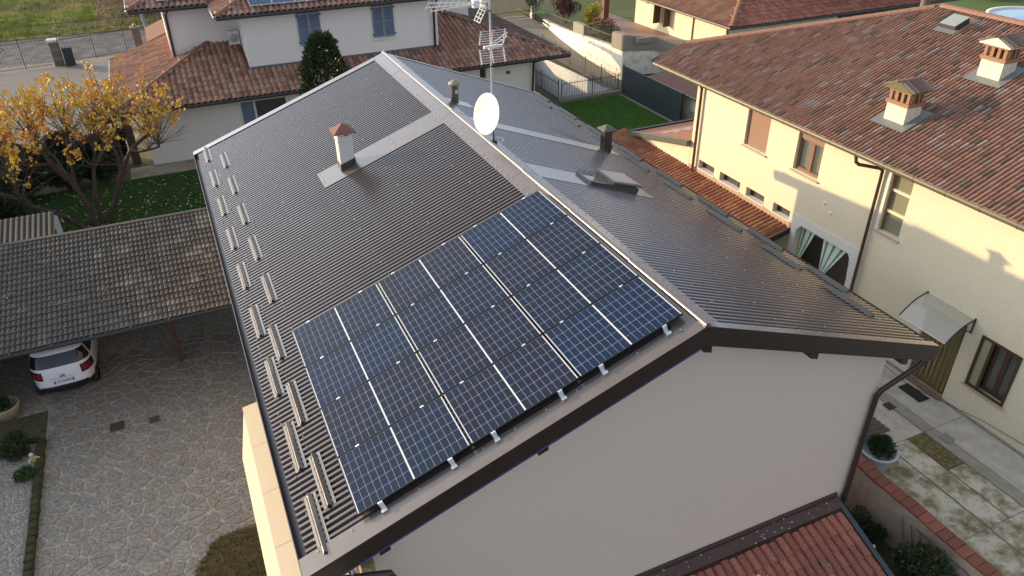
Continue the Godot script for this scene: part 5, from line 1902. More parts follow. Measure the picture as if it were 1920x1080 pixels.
func build_autumn_tree() -> void:
	var t := thing("autumn_tree", "gnarled pollarded tree with yellow and orange autumn leaves on the lawn", "tree", Vector3(-9.9, 0, -23.9))
	var st := new_st()
	var org := Vector3(-9.9, 0, -23.9)
	# gnarled limbs from the base to the pollard heads
	var paths := [
		[0.17, [Vector3(-9.5, 0, -24.1), Vector3(-8.95, 1.1, -24.1), Vector3(-8.5, 2.0, -24.2), Vector3(-8.05, 2.7, -24.4), Vector3(-7.3, 3.1, -24.6)]],
		[0.11, [Vector3(-8.5, 2.0, -24.2), Vector3(-8.6, 2.9, -24.7), Vector3(-8.4, 3.5, -25.0)]],
		[0.09, [Vector3(-8.05, 2.7, -24.4), Vector3(-7.6, 2.75, -23.9), Vector3(-7.0, 2.9, -23.7)]],
		[0.19, [Vector3(-9.9, 0, -24.0), Vector3(-10.0, 0.9, -24.1), Vector3(-10.25, 1.6, -24.4), Vector3(-10.8, 2.4, -24.9), Vector3(-11.1, 3.1, -25.2)]],
		[0.12, [Vector3(-10.25, 1.6, -24.4), Vector3(-10.2, 2.5, -24.9), Vector3(-10.1, 3.2, -25.4)]],
		[0.10, [Vector3(-10.8, 2.4, -24.9), Vector3(-11.6, 2.6, -24.6), Vector3(-12.1, 3.0, -24.4)]],
		[0.16, [Vector3(-9.8, 0, -24.2), Vector3(-9.72, 1.1, -24.6), Vector3(-9.5, 2.0, -24.9), Vector3(-9.3, 2.9, -25.0)]],
		[0.10, [Vector3(-9.5, 2.0, -24.9), Vector3(-9.0, 2.5, -25.6), Vector3(-9.1, 3.1, -26.2)]],
		[0.15, [Vector3(-10.2, 0, -23.8), Vector3(-10.9, 0.85, -23.6), Vector3(-11.7, 1.5, -23.5), Vector3(-12.5, 2.2, -23.4), Vector3(-13.0, 2.9, -23.2)]],
		[0.10, [Vector3(-11.7, 1.5, -23.5), Vector3(-11.9, 2.3, -23.0), Vector3(-11.7, 2.8, -22.7)]],
		[0.10, [Vector3(-12.5, 2.2, -23.4), Vector3(-13.2, 2.5, -24.0), Vector3(-13.6, 3.0, -24.5)]],
		[0.12, [Vector3(-9.95, 0.6, -24.1), Vector3(-10.5, 1.7, -25.4), Vector3(-11.0, 2.5, -26.3), Vector3(-11.5, 3.1, -26.9)]]]
	var heads := []
	for e in paths:
		var pts := []
		var rr := []
		var n: int = e[1].size()
		for i in n - 1:
			for k in 3:
				var f := k / 3.0
				var q: Vector3 = e[1][i].lerp(e[1][i + 1], f) - org
				pts.append(q + (rnd_dir() * 0.05 if i + k > 0 else Vector3.ZERO))
				rr.append(e[0] * 0.64 * (1.0 - 0.5 * (i + f) / (n - 1)) * rng.randf_range(0.9, 1.12))
		pts.append(e[1][n - 1] - org); rr.append(e[0] * 0.5)
		var tip: Vector3 = pts[-1]
		pts.append(tip + Vector3(0, 0.10, 0)); rr.append(e[0] * 0.6)
		pts.append(tip + Vector3(0.02, 0.19, 0)); rr.append(e[0] * 0.25)
		tube(st, pts, rr, 8, true)
		heads.append([tip + Vector3(0, 0.1, 0), 26])
		heads.append([pts[pts.size() / 2], 9])
	# long upright shoots from every head; leaves sit along their upper half
	var lf := new_st()
	var twigs := new_st()
	var cols := [C(0.78, 0.50, 0.06), C(0.72, 0.50, 0.08), C(0.80, 0.38, 0.055), C(0.62, 0.50, 0.10), C(0.74, 0.24, 0.05), C(0.55, 0.48, 0.12)]
	for e in heads:
		var h: Vector3 = e[0]
		for s in int(e[1]):
			var bare := rng.randf() < 0.46
			var d := (Vector3(rng.randfn() * 0.42, 1.0, rng.randfn() * 0.42)).normalized()
			if bare: d = (Vector3(rng.randfn() * 0.9, 0.55, rng.randfn() * 0.9)).normalized()
			var l := rng.randf_range(1.1, 2.7) if not bare else rng.randf_range(0.7, 1.6)
			var bend := rnd_dir() * 0.12
			var pts := []
			for k in 5:
				var f := k / 4.0
				pts.append(h + d * l * f + bend * f * f * l)
			tube(twigs, pts, [0.016, 0.013, 0.010, 0.008, 0.004], 4, false)
			for b in 2:
				var f := rng.randf_range(0.3, 0.8)
				var p: Vector3 = h + d * l * f
				tube(twigs, [p, p + (d + rnd_dir() * 0.8).normalized() * rng.randf_range(0.25, 0.6)], [0.007, 0.003], 3, false)
			if bare: continue
			var red := clampf((-h.x - 0.4) * 0.22, 0.0, 0.6)
			var base: int = [0, 1, 3, 2, 0, 2][rng.randi() % 6]
			if rng.randf() < red: base = [2, 4, 0][rng.randi() % 3]
			for c in rng.randi_range(2, 3):
				var f := rng.randf_range(0.52, 1.0)
				var p: Vector3 = h + d * l * f + bend * f * f * l + rnd_dir() * 0.12
				if p.y < 3.4 and rng.randf() < 0.5: continue
				for k in rng.randi_range(7, 13):
					var q := p + rnd_dir() * Vector3(0.19, 0.24, 0.19) * rng.randf_range(0.1, 1.0)
					var col: Color = cols[base] if rng.randf() < 0.7 else cols[rng.randi() % cols.size()]
					add_leaf(lf, q, rnd_dir() * 0.8 + Vector3(0, -0.7, 0), rng.randf_range(0.10, 0.16), rng.randf_range(0.09, 0.14), col * rng.randf_range(0.8, 1.12))
	var bark := mat("bark", C(0.055, 0.042, 0.034), 0.9, 0, stain_tex, 3.0, 0.6, rough_tex)
	part("trunk", st, bark, t)
	part("twigs", twigs, mat("twig", C(0.13, 0.085, 0.065), 0.9), t)
	part("crown", lf, leaf_mat("leaf_autumn", 0.6, 0.35), t)

func build_magnolia() -> void:
	var t := thing("evergreen_tree", "dark glossy conical evergreen tree beyond the metal roof", "tree", Vector3(-1.2, 0, -19.3))
	var st := new_st()
	tube(st, [Vector3.ZERO, Vector3(0.02, 3, 0), Vector3(0, 6.8, 0)], [0.13, 0.09, 0.03], 8)
	part("trunk", st, mats["bark"], t)
	var lf := new_st()
	var cols := [C(0.025, 0.05, 0.016), C(0.035, 0.065, 0.02), C(0.018, 0.038, 0.014), C(0.07, 0.075, 0.03), C(0.10, 0.065, 0.03)]
	for k in 15000:
		var h := rng.randf_range(0.9, 7.35)
		var rmax := 0.98 * pow(clampf((7.55 - h) / 2.6, 0.0, 1.0), 0.55)
		var a := rng.randf() * TAU
		var lump := 0.98 + 0.17 * sin(a * 5 + h * 2.3) * sin(h * 3.7) + 0.14 * sin(a * 3 - h * 4.1) + 0.08 * sin(a * 9 + h * 7.0)
		var r := rmax * lump * pow(rng.randf_range(0.25, 1.0), 0.4)
		var p := Vector3(cos(a) * r, h, sin(a) * r)
		var c: Color = cols[rng.randi() % 3] if rng.randf() < 0.88 else cols[3 + rng.randi() % 2]
		add_leaf(lf, p, Vector3(cos(a), 0.7, sin(a)) + rnd_dir() * 0.7, rng.randf_range(0.13, 0.20), rng.randf_range(0.06, 0.085), c * rng.randf_range(0.8, 1.25))
	part("crown", lf, leaf_mat("leaf_gloss", 0.32, 0.1), t)

func build_lawns() -> void:
	var lawn_m := mat("lawn_green", C(0.034, 0.092, 0.014), 0.95, 0, stain_tex, 1.3, 0.6)
	var st := new_st()
	quad(st, Vector3(-14, 0.004, -16.5), Vector3(4.5, 0.004, -16.5), Vector3(4.5, 0.004, -28.35), Vector3(-14, 0.004, -28.35))
	structure("lawn", st, lawn_m)
	st = new_st()
	quad(st, Vector3(4.5, 0.004, -9.8), Vector3(16.85, 0.004, -9.8), Vector3(16.85, 0.004, -29.3), Vector3(4.5, 0.004, -29.3))
	structure("lawn", st, lawn_m)
	grass("lawn_grass", "short dark green grass on the lawn under the autumn tree", Rect2(-13.5, -28.2, 8.6, 11.6), 26000, 0.004, 0.045, [C(0.034, 0.098, 0.013), C(0.026, 0.078, 0.010), C(0.05, 0.12, 0.018)])
	grass("lawn_grass", "short green grass on the lawn before the dark panel fence", Rect2(11.0, -29.2, 5.8, 10.5), 20000, 0.004, 0.045, [C(0.075, 0.20, 0.022), C(0.058, 0.16, 0.018), C(0.11, 0.23, 0.032)])
	# stone path along the white house
	st = new_st()
	quad(st, Vector3(-8.6, 0.008, -28.35), Vector3(-3.0, 0.008, -28.35), Vector3(-3.0, 0.008, -29.7), Vector3(-8.6, 0.008, -29.7))
	var p := structure("path", st, mat("path_joint", C(0.34, 0.31, 0.26), 0.95))
	paving(p, Rect2(-8.6, -29.65, 4.4, 1.3), 0.36, 0.009, [C(0.36, 0.31, 0.23), C(0.30, 0.27, 0.22), C(0.40, 0.34, 0.24)], "pathstone", 200)
	# ivy strip behind the carport
	var t := thing("ivy_hedge", "low ivy strip along the back of the carport", "hedge", Vector3(-8, 0, -17.2))
	var lf := new_st()
	for k in 3200:
		var q := Vector3(rng.randf_range(-1.5, 2.3), 0, rng.randf_range(-0.25, 0.15))
		q.y = 1.85 + rng.randf_range(0, 0.55) + 0.12 * sin(q.x * 3.0)
		add_leaf(lf, q, rnd_dir() + Vector3(0, 0.6, 0), 0.08, 0.06, [C(0.03, 0.06, 0.028), C(0.045, 0.08, 0.035), C(0.02, 0.045, 0.02)][k % 3] * rng.randf_range(0.8, 1.2))
	part("foliage", lf, leaf_mat("leaf"), t)
	st = new_st()
	box(st, Vector3(-1.55, 0, -0.3), Vector3(2.4, 1.9, 0.2))
	part("planter_wall", st, mats["carport_wall"], t)
	var g := [C(0.022, 0.042, 0.016), C(0.03, 0.055, 0.02), C(0.016, 0.03, 0.012)]
	var defs := [[-12.9, 1.3, -28.9, 1.3, 1.3, 1.0, "dark hedge shrub behind the leaning tree stem"], [-11.2, 1.2, -29.6, 1.3, 1.2, 0.9, "dark hedge shrub behind the middle of the autumn tree"], [-9.6, 0.95, -29.6, 1.0, 0.95, 0.8, "rounded dark hedge shrub before the white house pillar"], [-13.0, 1.1, -26.0, 1.1, 1.1, 1.6, "broad dark shrub behind the shed roof"], [-8.95, 1.0, -30.6, 0.55, 1.0, 0.5, "narrow clipped shrub touching the white house pillar"], [-12.6, 0.75, -27.9, 0.95, 0.75, 0.7, "low dark shrub at the lawn edge farthest from the white house"], [-11.0, 0.7, -28.3, 0.9, 0.7, 0.65, "low dark shrub at the lawn edge behind the tree trunk"], [-9.5, 0.65, -28.5, 0.8, 0.65, 0.6, "low dark shrub at the lawn edge beside the stone path"]]
	for d in defs:
		bush("hedge_shrub", d[6], "shrub", Vector3(d[0], d[1], d[2]), Vector3(d[3], d[4], d[5]), 6500, 0.11, 0.06, g, "")
	bush("shrub", "sparse pale green shrub at the lawn edge by the annex roof", "shrub", Vector3(12.9, 0.35, -20.8), Vector3(0.7, 0.35, 0.5), 500, 0.12, 0.03, [C(0.10, 0.15, 0.04), C(0.14, 0.17, 0.06)])
	bush("shrub", "tall dry yellowish grass clump at the end of the dark panel fence", "shrub", Vector3(17.6, 0.4, -22.9), Vector3(0.6, 0.4, 0.45), 700, 0.25, 0.02, [C(0.20, 0.18, 0.06), C(0.13, 0.15, 0.05)])

# ================================================================ white house behind
func build_white_house() -> void:
	var t := thing("white_house", "white two-storey house with stepped terracotta roofs and blue shutters", "house")
	var white := mat("house_white", C(0.82, 0.79, 0.74), 0.95, 0, fine_tex, 1.0, 0.2)
	var st := new_st()
	var ex := -8.65
	var ez := -28.95
	var er := 13.4
	var sl := 0.31
	var ey := 2.75
	# ground floor, hollow, with openings in its front
	holed_wall(st, Vector3(-7.6, 0, -29.7), Vector3.RIGHT, Vector3.UP, 19.35, 2.72, [[4.88, 0.1, 6.3, 2.32], [16.2, 1.85, 16.55, 2.35]], 0.25)
	box(st, Vector3(-7.6, 0, -38.4), Vector3(-7.4, 2.72, -29.72))
	box(st, Vector3(11.55, 0, -38.4), Vector3(11.75, 2.72, -29.72))
	box(st, Vector3(-7.4, 0, -38.4), Vector3(11.55, 2.72, -38.2))
	box(st, Vector3(-7.4, 0, -33.6), Vector3(11.55, 2.70, -33.4))
	quad(st, Vector3(-7.4, 0.05, -29.95), Vector3(11.55, 0.05, -29.95), Vector3(11.55, 0.05, -33.4), Vector3(-7.4, 0.05, -33.4))
	# upper blocks
	box(st, Vector3(-2.5, 2.7, -40), Vector3(6.9, 5.95, -31.0))
	box(st, Vector3(-5.7, 2.7, -40), Vector3(-2.5, 6.05, -33.55))
	box(st, Vector3(6.9, 2.7, -40), Vector3(10.2, 5.8, -35.2))
	part("wall", st, white, t)
	st = new_st()
	box(st, Vector3(-8.45, 0, -30.4), Vector3(-8.1, 2.6, -30.05))
	part("pillar", st, mat("pillar_brown", C(0.10, 0.07, 0.055), 0.8, 0, stain_tex, 2.0), t)
	# lower roof
	var rf := group_node("lower_roof", t)
	var deck := mat("clay_deck", C(0.19, 0.085, 0.055), 0.9, 0, stain_tex, 2.0)
	st = new_st()
	var hb := 6.2
	quad(st, Vector3(ex, ey, ez), Vector3(er, ey, ez), Vector3(er - hb, ey + hb * sl, ez - hb), Vector3(ex + hb, ey + hb * sl, ez - hb))
	quad(st, Vector3(ex, ey, -38.6), Vector3(ex, ey, ez), Vector3(ex + hb, ey + hb * sl, ez - hb), Vector3(ex + hb, ey + hb * sl, -38.6))
	quad(st, Vector3(er, ey, ez), Vector3(er, ey, -42), Vector3(er - hb, ey + hb * sl, -42), Vector3(er - hb, ey + hb * sl, ez - hb))
	quad(st, Vector3(ex, ey - 0.06, -38.6), Vector3(er, ey - 0.06, -38.6), Vector3(er, ey - 0.06, ez), Vector3(ex, ey - 0.06, ez))
	part("roof_deck", st, deck, rf)
	var cols := [C(0.40, 0.20, 0.135), C(0.34, 0.18, 0.125), C(0.46, 0.26, 0.18), C(0.26, 0.15, 0.11), C(0.44, 0.28, 0.20), C(0.47, 0.21, 0.16)]
	var tm := tile_mesh(roll_profile(0.262, 0.20, 0.075, 6), 0.44, 0.03, 0.025)
	var th := atan(sl)
	var inside_walls := func(p: Vector3) -> bool:
		return (p.x > -2.62 and p.x < 6.95 and p.z < -30.9) or (p.x > -5.78 and p.x < -2.5 and p.z < -33.45) or (p.x > 6.9 and p.x < 10.3 and p.z < -35.1)
	tiled(rf, Vector3(ex, ey + 0.004, ez), Vector3(0, -sin(th), cos(th)), Vector3(0, cos(th), sin(th)), er - ex, 6.4, 0.262, 0.415, tm, cols, "wtile",
		func(p): return p.x - ex > ez - p.z and er - p.x > ez - p.z and not inside_walls.call(p), 300, 0.012)
	tiled(rf, Vector3(ex, ey + 0.004, -38.6), Vector3(-cos(th), -sin(th), 0), Vector3(-sin(th), cos(th), 0), 9.6, 6.4, 0.262, 0.415, tm, cols, "wtile",
		func(p): return p.x - ex < ez - p.z and not inside_walls.call(p), 0, 0.012)
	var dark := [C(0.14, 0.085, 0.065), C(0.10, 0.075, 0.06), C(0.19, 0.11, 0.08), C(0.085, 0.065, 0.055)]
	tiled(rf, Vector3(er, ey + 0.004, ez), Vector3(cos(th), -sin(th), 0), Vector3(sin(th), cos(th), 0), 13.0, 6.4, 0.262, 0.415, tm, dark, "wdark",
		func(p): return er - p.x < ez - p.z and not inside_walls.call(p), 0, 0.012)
	var cc := [C(0.30, 0.155, 0.10)]
	cap_tiles(rf, Vector3(ex, ey + 0.02, ez), Vector3(-3.45, ey + 5.2 * sl + 0.05, ez - 5.2), 0.15, 0.36, cc, "wcap")
	cap_tiles(rf, Vector3(er, ey + 0.02, ez), Vector3(er - 6.0, ey + 6.0 * sl + 0.05, ez - 6.0), 0.15, 0.36, cc, "wcap")
	# gutters of the lower roof
	var gm := mat("gutter_black", C(0.03, 0.032, 0.03), 0.4)
	st = new_st()
	tube(st, [Vector3(ex, ey - 0.06, ez + 0.07), Vector3(er, ey - 0.06, ez + 0.07)], 0.08, 8)
	part("gutter", st, gm, rf)
	st = new_st()
	tube(st, [Vector3(er + 0.07, ey - 0.06, ez), Vector3(er + 0.07, ey - 0.06, -42)], 0.06, 8)
	part("gutter", st, gm, rf)
	st = new_st()
	tube(st, [Vector3(ex - 0.07, ey - 0.06, ez), Vector3(ex - 0.07, ey - 0.06, -38.6)], 0.06, 8)
	part("gutter", st, mat("gutter_pale", C(0.3, 0.3, 0.3), 0.5), rf)
	# lead flashings where roof meets wall
	st = new_st()
	obox(st, Vector3(2.2, ey + (ez + 30.95) * -sl * -1 + 0.10, -30.96), Vector3(4.7, 0, 0), Vector3(0, 0.05, 0), Vector3(0, 0, 0.03))
	part("flashing", st, mat("lead", C(0.11, 0.12, 0.13), 0.5), rf)
	# upper roofs
	var up := group_node("upper_roof", t)
	for e in [[-3.62, 7.65, -30.3, 6.02], [-7.12, -3.55, -32.9, 6.12]]:
		st = new_st()
		var x0: float = e[0]
		var x1: float = e[1]
		var zz: float = e[2]
		var yy: float = e[3]
		quad(st, Vector3(x0, yy, zz), Vector3(x1, yy, zz), Vector3(x1, yy + 5.0 * sl, zz - 5.0), Vector3(x0 + 5.0 * (1.0 if x0 < -7 else 1.0), yy + 5.0 * sl, zz - 5.0))
		quad(st, Vector3(x0, yy, zz - 9), Vector3(x0, yy, zz), Vector3(x0 + 5.0, yy + 5.0 * sl, zz - 5.0), Vector3(x0 + 5.0, yy + 5.0 * sl, zz - 9))
		quad(st, Vector3(x0 + 0.02, yy - 0.06, zz - 9), Vector3(x1, yy - 0.06, zz - 9), Vector3(x1, yy - 0.06, zz), Vector3(x0 + 0.02, yy - 0.06, zz))
		part("roof_deck", st, deck, up)
		tiled(up, Vector3(x0, yy + 0.004, zz), Vector3(0, -sin(th), cos(th)), Vector3(0, cos(th), sin(th)), x1 - x0, 5.0, 0.262, 0.415, tm, cols, "wtile", func(p): return p.x - x0 > zz - p.z, 60, 0.012)
		tiled(up, Vector3(x0, yy + 0.004, zz - 9), Vector3(-cos(th), -sin(th), 0), Vector3(-sin(th), cos(th), 0), 9.0, 4.0, 0.262, 0.415, tm, cols, "wtile", func(p): return p.x - x0 < zz - p.z, 0, 0.012)
		cap_tiles(up, Vector3(x0, yy + 0.03, zz), Vector3(x0 + 4, yy + 4 * sl + 0.05, zz - 4), 0.15, 0.36, cc, "wcap")
		st = new_st()
		tube(st, [Vector3(x0, yy - 0.07, zz + 0.07), Vector3(x1, yy - 0.07, zz + 0.07)], 0.085, 8)
		part("gutter", st, gm, up)
		st = new_st()
		tube(st, [Vector3(x0 - 0.06, yy - 0.06, zz), Vector3(x0 - 0.06, yy - 0.06, zz - 9)], 0.06, 8)
		part("gutter", st, mats["gutter_pale"], up)
	# downpipes
	for q in [[Vector3(-5.5, 5.95, -32.95), Vector3(-5.58, 5.7, -33.4), Vector3(-5.60, 3.7, -33.48)], [Vector3(6.75, 5.9, -30.3), Vector3(6.68, 5.55, -30.85), Vector3(6.68, 3.45, -30.92)], [Vector3(11.9, 2.68, -28.95), Vector3(11.62, 2.4, -29.55), Vector3(11.55, 0.0, -29.62)]]:
		st = new_st()
		tube(st, q, 0.06, 8)
		part("downpipe", st, mats["pipe_brown"], t)
	# shuttered windows
	var blue := mat("shutter_blue", C(0.15, 0.20, 0.285), 0.6, 0, fine_tex, 2.0)
	var blue_d := mat("shutter_frame", C(0.21, 0.245, 0.31), 0.6, 0, fine_tex, 2.0)
	for x in [-0.05, 3.55]:
		var w := group_node("window", t)
		var o := Vector3(x, 4.2, -31.0)
		for s in 2:
			var sh := group_node("shutter", w)
			var a := 0.02 + s * 0.55
			var fr := new_st()
			for r in [[a, 0.02, a + 0.06, 1.52], [a + 0.45, 0.02, a + 0.51, 1.52], [a + 0.06, 0.02, a + 0.45, 0.10], [a + 0.06, 1.44, a + 0.45, 1.52], [a + 0.06, 0.74, a + 0.45, 0.80]]:
				win_box(fr, o, Vector3.RIGHT, Vector3.UP, Vector3(0, 0, 1), r, 0.02, 0.06)
			slats(w, "slats", o, Vector3.RIGHT, Vector3.UP, Vector3(0, 0, 1), [a + 0.06, 0.10, a + 0.45, 1.44], 0.035, 0.06, blue, -0.8)
			part("frame", fr, blue_d, w)
			var hg := new_st()
			for y in [0.12, 1.36]:
				box(hg, o + Vector3(-0.03 if s == 0 else 1.07, y, 0.03), o + Vector3(0.05 if s == 0 else 1.15, y + 0.07, 0.075))
			part("hinge", hg, gm, w)
			sh.queue_free()
		st = new_st()
		box(st, o + Vector3(-0.06, -0.09, 0.0), o + Vector3(1.16, -0.02, 0.12))
		part("sill", st, white, w)
	for q in [[2.35, 4.2], [0.4, 0]]:
		if q[1] > 0:
			st = new_st()
			box(st, Vector3(q[0], q[1], -31.0), Vector3(q[0] + 0.13, q[1] + 0.2, -30.95))
			part("wall_light", st, white, t)
	# ground-floor opening, shutter and rolled awning
	var w2 := group_node("window", t)
	st = new_st()
	box(st, Vector3(-2.72, 0.1, -29.9), Vector3(-1.3, 2.32, -29.89))
	part("pane", st, glass(), w2)
	st = new_st()
	box(st, Vector3(-3.33, 0.1, -29.69), Vector3(-2.80, 2.3, -29.64))
	part("shutter", st, blue, w2)
	st = new_st()
	box(st, Vector3(-2.80, 0.1, -29.70), Vector3(-2.70, 2.36, -29.62))
	part("frame", st, mats["white_paint"], w2)
	st = new_st()
	tube(st, [Vector3(-4.3, 2.5, -29.3), Vector3(-1.0, 2.5, -29.25)], 0.07, 8)
	part("rolled_awning", st, mats["white_paint"], t)
	st = new_st()
	box(st, Vector3(8.6, 1.85, -29.86), Vector3(8.95, 2.35, -29.85))
	part("window_pane", st, glass(), t)
	st = new_st()
	box(st, Vector3(10.1, 1.95, -29.7), Vector3(10.25, 2.08, -29.6))
	part("wall_light", st, gm, t)
	# air conditioner
	var ac := thing("air_conditioner", "white outdoor air conditioner on the white house wall", "air conditioner", Vector3(-2.75, 4.15, -33.2))
	st = new_st()
	bevel_box(st, Vector3(-0.30, 0, -0.18), Vector3(0.20, 0.62, 0.18), 0.02)
	part("casing", st, mat("ac_white", C(0.66, 0.66, 0.62), 0.6), ac)
	st = new_st()
	lathe(st, Vector3(-0.05, 0.31, 0.18), [Vector2(0, 0.012), Vector2(0.2, 0.012), Vector2(0.21, 0)], 18, Vector3(0, 0, 1), Vector3.RIGHT)
	part("fan_guard", st, mat("ac_grey", C(0.40, 0.40, 0.38), 0.6), ac)
	st = new_st()
	box(st, Vector3(-0.30, -0.06, -0.35), Vector3(-0.26, 0.0, 0.2))
	box(st, Vector3(0.16, -0.06, -0.35), Vector3(0.20, 0.0, 0.2))
	part("bracket", st, mats["white_paint"], ac)
	# solar panels on the upper roofs
	var n := Vector3(0, cos(th), sin(th))
	var dn := Vector3(0, -sin(th), cos(th))
	var grid := noise_tex(0.02, 2, Color(0.9, 0.9, 0.9), Color(1, 1, 1), 90, 64)
	for e in [[-5.35, -32.9, 6.12, 2, "blue solar panel at the eave of the white house's side roof"], [-1.55, -30.3, 6.02, 5, "blue solar panel in the row at the white house's front eave"]]:
		for k in int(e[3]):
			var p := thing("roof_solar_panel", e[4], "solar panel", Vector3.ZERO, 0, "solar panels on the white house")
			p.transform = Transform3D(Basis(n.cross(dn), n, dn), Vector3(e[0] + k * 1.02, e[2] + 0.10, e[1]) - dn * 0.38 + n * 0.06)
			st = new_st()
			box(st, Vector3(-0.5, -0.02, -1.6), Vector3(0.5, 0.015, 0))
			part("frame", st, mat("alu_frame", C(0.55, 0.56, 0.58), 0.4, 0.3), p)
			for i in 6:
				for j in 10:
					st = new_st()
					box(st, Vector3(-0.475 + i * 0.158, 0.0155, -1.57 + j * 0.154), Vector3(-0.475 + i * 0.158 + 0.15, 0.018, -1.57 + j * 0.154 + 0.146))
					part("cell", st, mat("cell_blue", C(0.02, 0.05, 0.13), 0.15), p)
			st = new_st()
			box(st, Vector3(-0.03, -0.1, 0.0), Vector3(0.03, 0.02, 0.05))
			part("clamp", st, mats["bright_steel"], p)

# ================================================================ rails, ramp, fence
func railing(called: String, label: String, pts: Array, h: float, step: float, m: Material, category := "railing") -> Node3D:
	var t := thing(called, label, category, pts[0])
	var org: Vector3 = pts[0]
	for s in pts.size() - 1:
		var a: Vector3 = pts[s] - org
		var b: Vector3 = pts[s + 1] - org
		var d := b - a
		var st := new_st()
		tube(st, [a + Vector3(0, h * 0.86, 0), b + Vector3(0, h * 0.86, 0)], 0.018, 5)
		part("rail", st, m, t)
		st = new_st()
		tube(st, [a + Vector3(0, 0.10, 0), b + Vector3(0, 0.10, 0)], 0.015, 5)
		part("rail", st, m, t)
		var n := int(d.length() / step)
		for k in n + 1:
			var p := a + d * k / n
			st = new_st()
			var post := k % 12 == 0
			tube(st, [p, p + Vector3(0, h * (1.08 if post else 1.0), 0)], 0.026 if post else 0.010, 5)
			part("post" if post else "bar", st, m, t)
	return t

func build_back_right() -> void:
	var iron: Material = mat("rail_iron", C(0.035, 0.036, 0.034), 0.5)
	# sunken garage ramp court
	var st := new_st()
	var px0 := 13.45
	var px1 := 17.0
	var pz0 := -29.75
	var pz1 := -41.0
	var dep := -2.6
	quad(st, Vector3(px1, dep, pz0), Vector3(px1, dep, pz1), Vector3(px1, 0.01, pz1), Vector3(px1, 0.01, pz0))
	quad(st, Vector3(px0, dep, pz1), Vector3(px0, dep, pz0), Vector3(px0, 0.01, pz0), Vector3(px0, 0.01, pz1))
	quad(st, Vector3(px0, dep, pz0), Vector3(px1, dep, pz0), Vector3(px1, 0.01, pz0), Vector3(px0, 0.01, pz0))
	quad(st, Vector3(px1, dep, pz1), Vector3(px0, dep, pz1), Vector3(px0, 0.01, pz1), Vector3(px1, 0.01, pz1))
	var pit := thing("sunken_court", "pale blue-white walls of the sunken court behind the railing", "court walls")
	part("wall", st, mat("pit_white", C(0.62, 0.66, 0.70), 0.9, 0, coarse_tex, 0.7), pit)
	st = new_st()
	quad(st, Vector3(px0, dep + 0.005, pz0), Vector3(px1, dep + 0.005, pz0), Vector3(px1, dep + 0.005, pz1), Vector3(px0, dep + 0.005, pz1))
	part("floor", st, mat("pit_floor", C(0.30, 0.29, 0.27), 0.9, 0, stain_tex, 0.7), pit)
	st = new_st()
	box(st, Vector3(13.2, 0, -29.74), Vector3(17.1, 0.14, -29.46))
	tag(part("low_wall", st, mat("low_stone", C(0.30, 0.28, 0.24), 0.9, 0, stain_tex, 2.0, 0.6), self), "low stone kerb carrying the railing at the lawn end", "low wall")
	railing("iron_railing", "dark iron railing across the far end of the small lawn", [Vector3(13.35, 0.14, -29.6), Vector3(17.05, 0.14, -29.6)], 0.98, 0.16, iron)
	railing("iron_railing", "dark iron railing running back from the lawn beside the white house", [Vector3(13.3, 0.02, -29.9), Vector3(13.3, 0.02, -39.0)], 1.05, 0.17, iron)
	railing("iron_railing", "dark spiked iron railing along the paved ramp edge", [Vector3(17.08, 0.02, -29.8), Vector3(17.08, 0.02, -40.5)], 1.0, 0.16, iron)
	# ramp
	st = new_st()
	var rampl := [Vector2(17.02, -29.5), Vector2(18.4, -31.6), Vector2(18.95, -37.4), Vector2(20.7, -46.8), Vector2(20.7, -50.0), Vector2(15.5, -50.0), Vector2(17.02, -41.0)]
	for k in range(1, rampl.size() - 1):
		tri(st, Vector3(rampl[0].x, 0.008, rampl[0].y), Vector3(rampl[k].x, 0.008, rampl[k].y), Vector3(rampl[k + 1].x, 0.008, rampl[k + 1].y))
	structure("driveway", st, mat("ramp_stone", C(0.27, 0.245, 0.205), 0.9, 0, stain_tex, 1.6, 0.8))
	# retaining wall: base line and top heights
	var rw := thing("retaining_wall", "stained white retaining wall rising beside the paved ramp", "wall")
	var ln := [[18.4, -31.6, 1.75], [18.65, -34.5, 1.55], [18.95, -37.4, 1.3], [19.7, -42.0, 0.75], [20.7, -46.8, 0.3]]
	var stained := mat("stained_white", C(0.80, 0.76, 0.66), 0.9, 0, noise_tex(0.012, 6, Color(0.86, 0.84, 0.77), Color(1, 1, 1), 51, 512, FastNoiseLite.TYPE_SIMPLEX_SMOOTH, [0.1, 0.5]), 0.35)
	for k in ln.size() - 1:
		var a: Array = ln[k]
		var b: Array = ln[k + 1]
		st = new_st()
		prism(st, [Vector3(a[0], 0, a[1]), Vector3(b[0], 0, b[1]), Vector3(b[0], b[2], b[1]), Vector3(a[0], a[2], a[1])], Vector3(0.3, 0, 0))
		part("panel", st, stained, rw)
	st = new_st()
	prism(st, [Vector3(18.4, 0, -31.6), Vector3(22.5, 0, -30.6), Vector3(22.5, 1.75, -30.6), Vector3(18.4, 1.75, -31.6)], Vector3(0.05, 0, -0.25))
	part("panel", st, stained, rw)
	var conc := mat("ribbed_concrete", C(0.36, 0.33, 0.27), 0.95, 0, stain_tex, 1.8, 0.8, rough_tex)
	st = new_st()
	prism(st, [Vector3(18.36, 1.70, -31.58), Vector3(20.3, 1.65, -31.1), Vector3(20.3, 2.42, -31.1), Vector3(18.36, 2.62, -31.58)], Vector3(0.06, 0, -0.3))
	prism(st, [Vector3(18.37, 1.70, -31.6), Vector3(18.37, 2.62, -31.6), Vector3(18.5, 2.5, -33.1), Vector3(18.5, 1.60, -33.1)], Vector3(0.35, 0, 0))
	part("parapet", st, conc, rw)
	st = new_st()
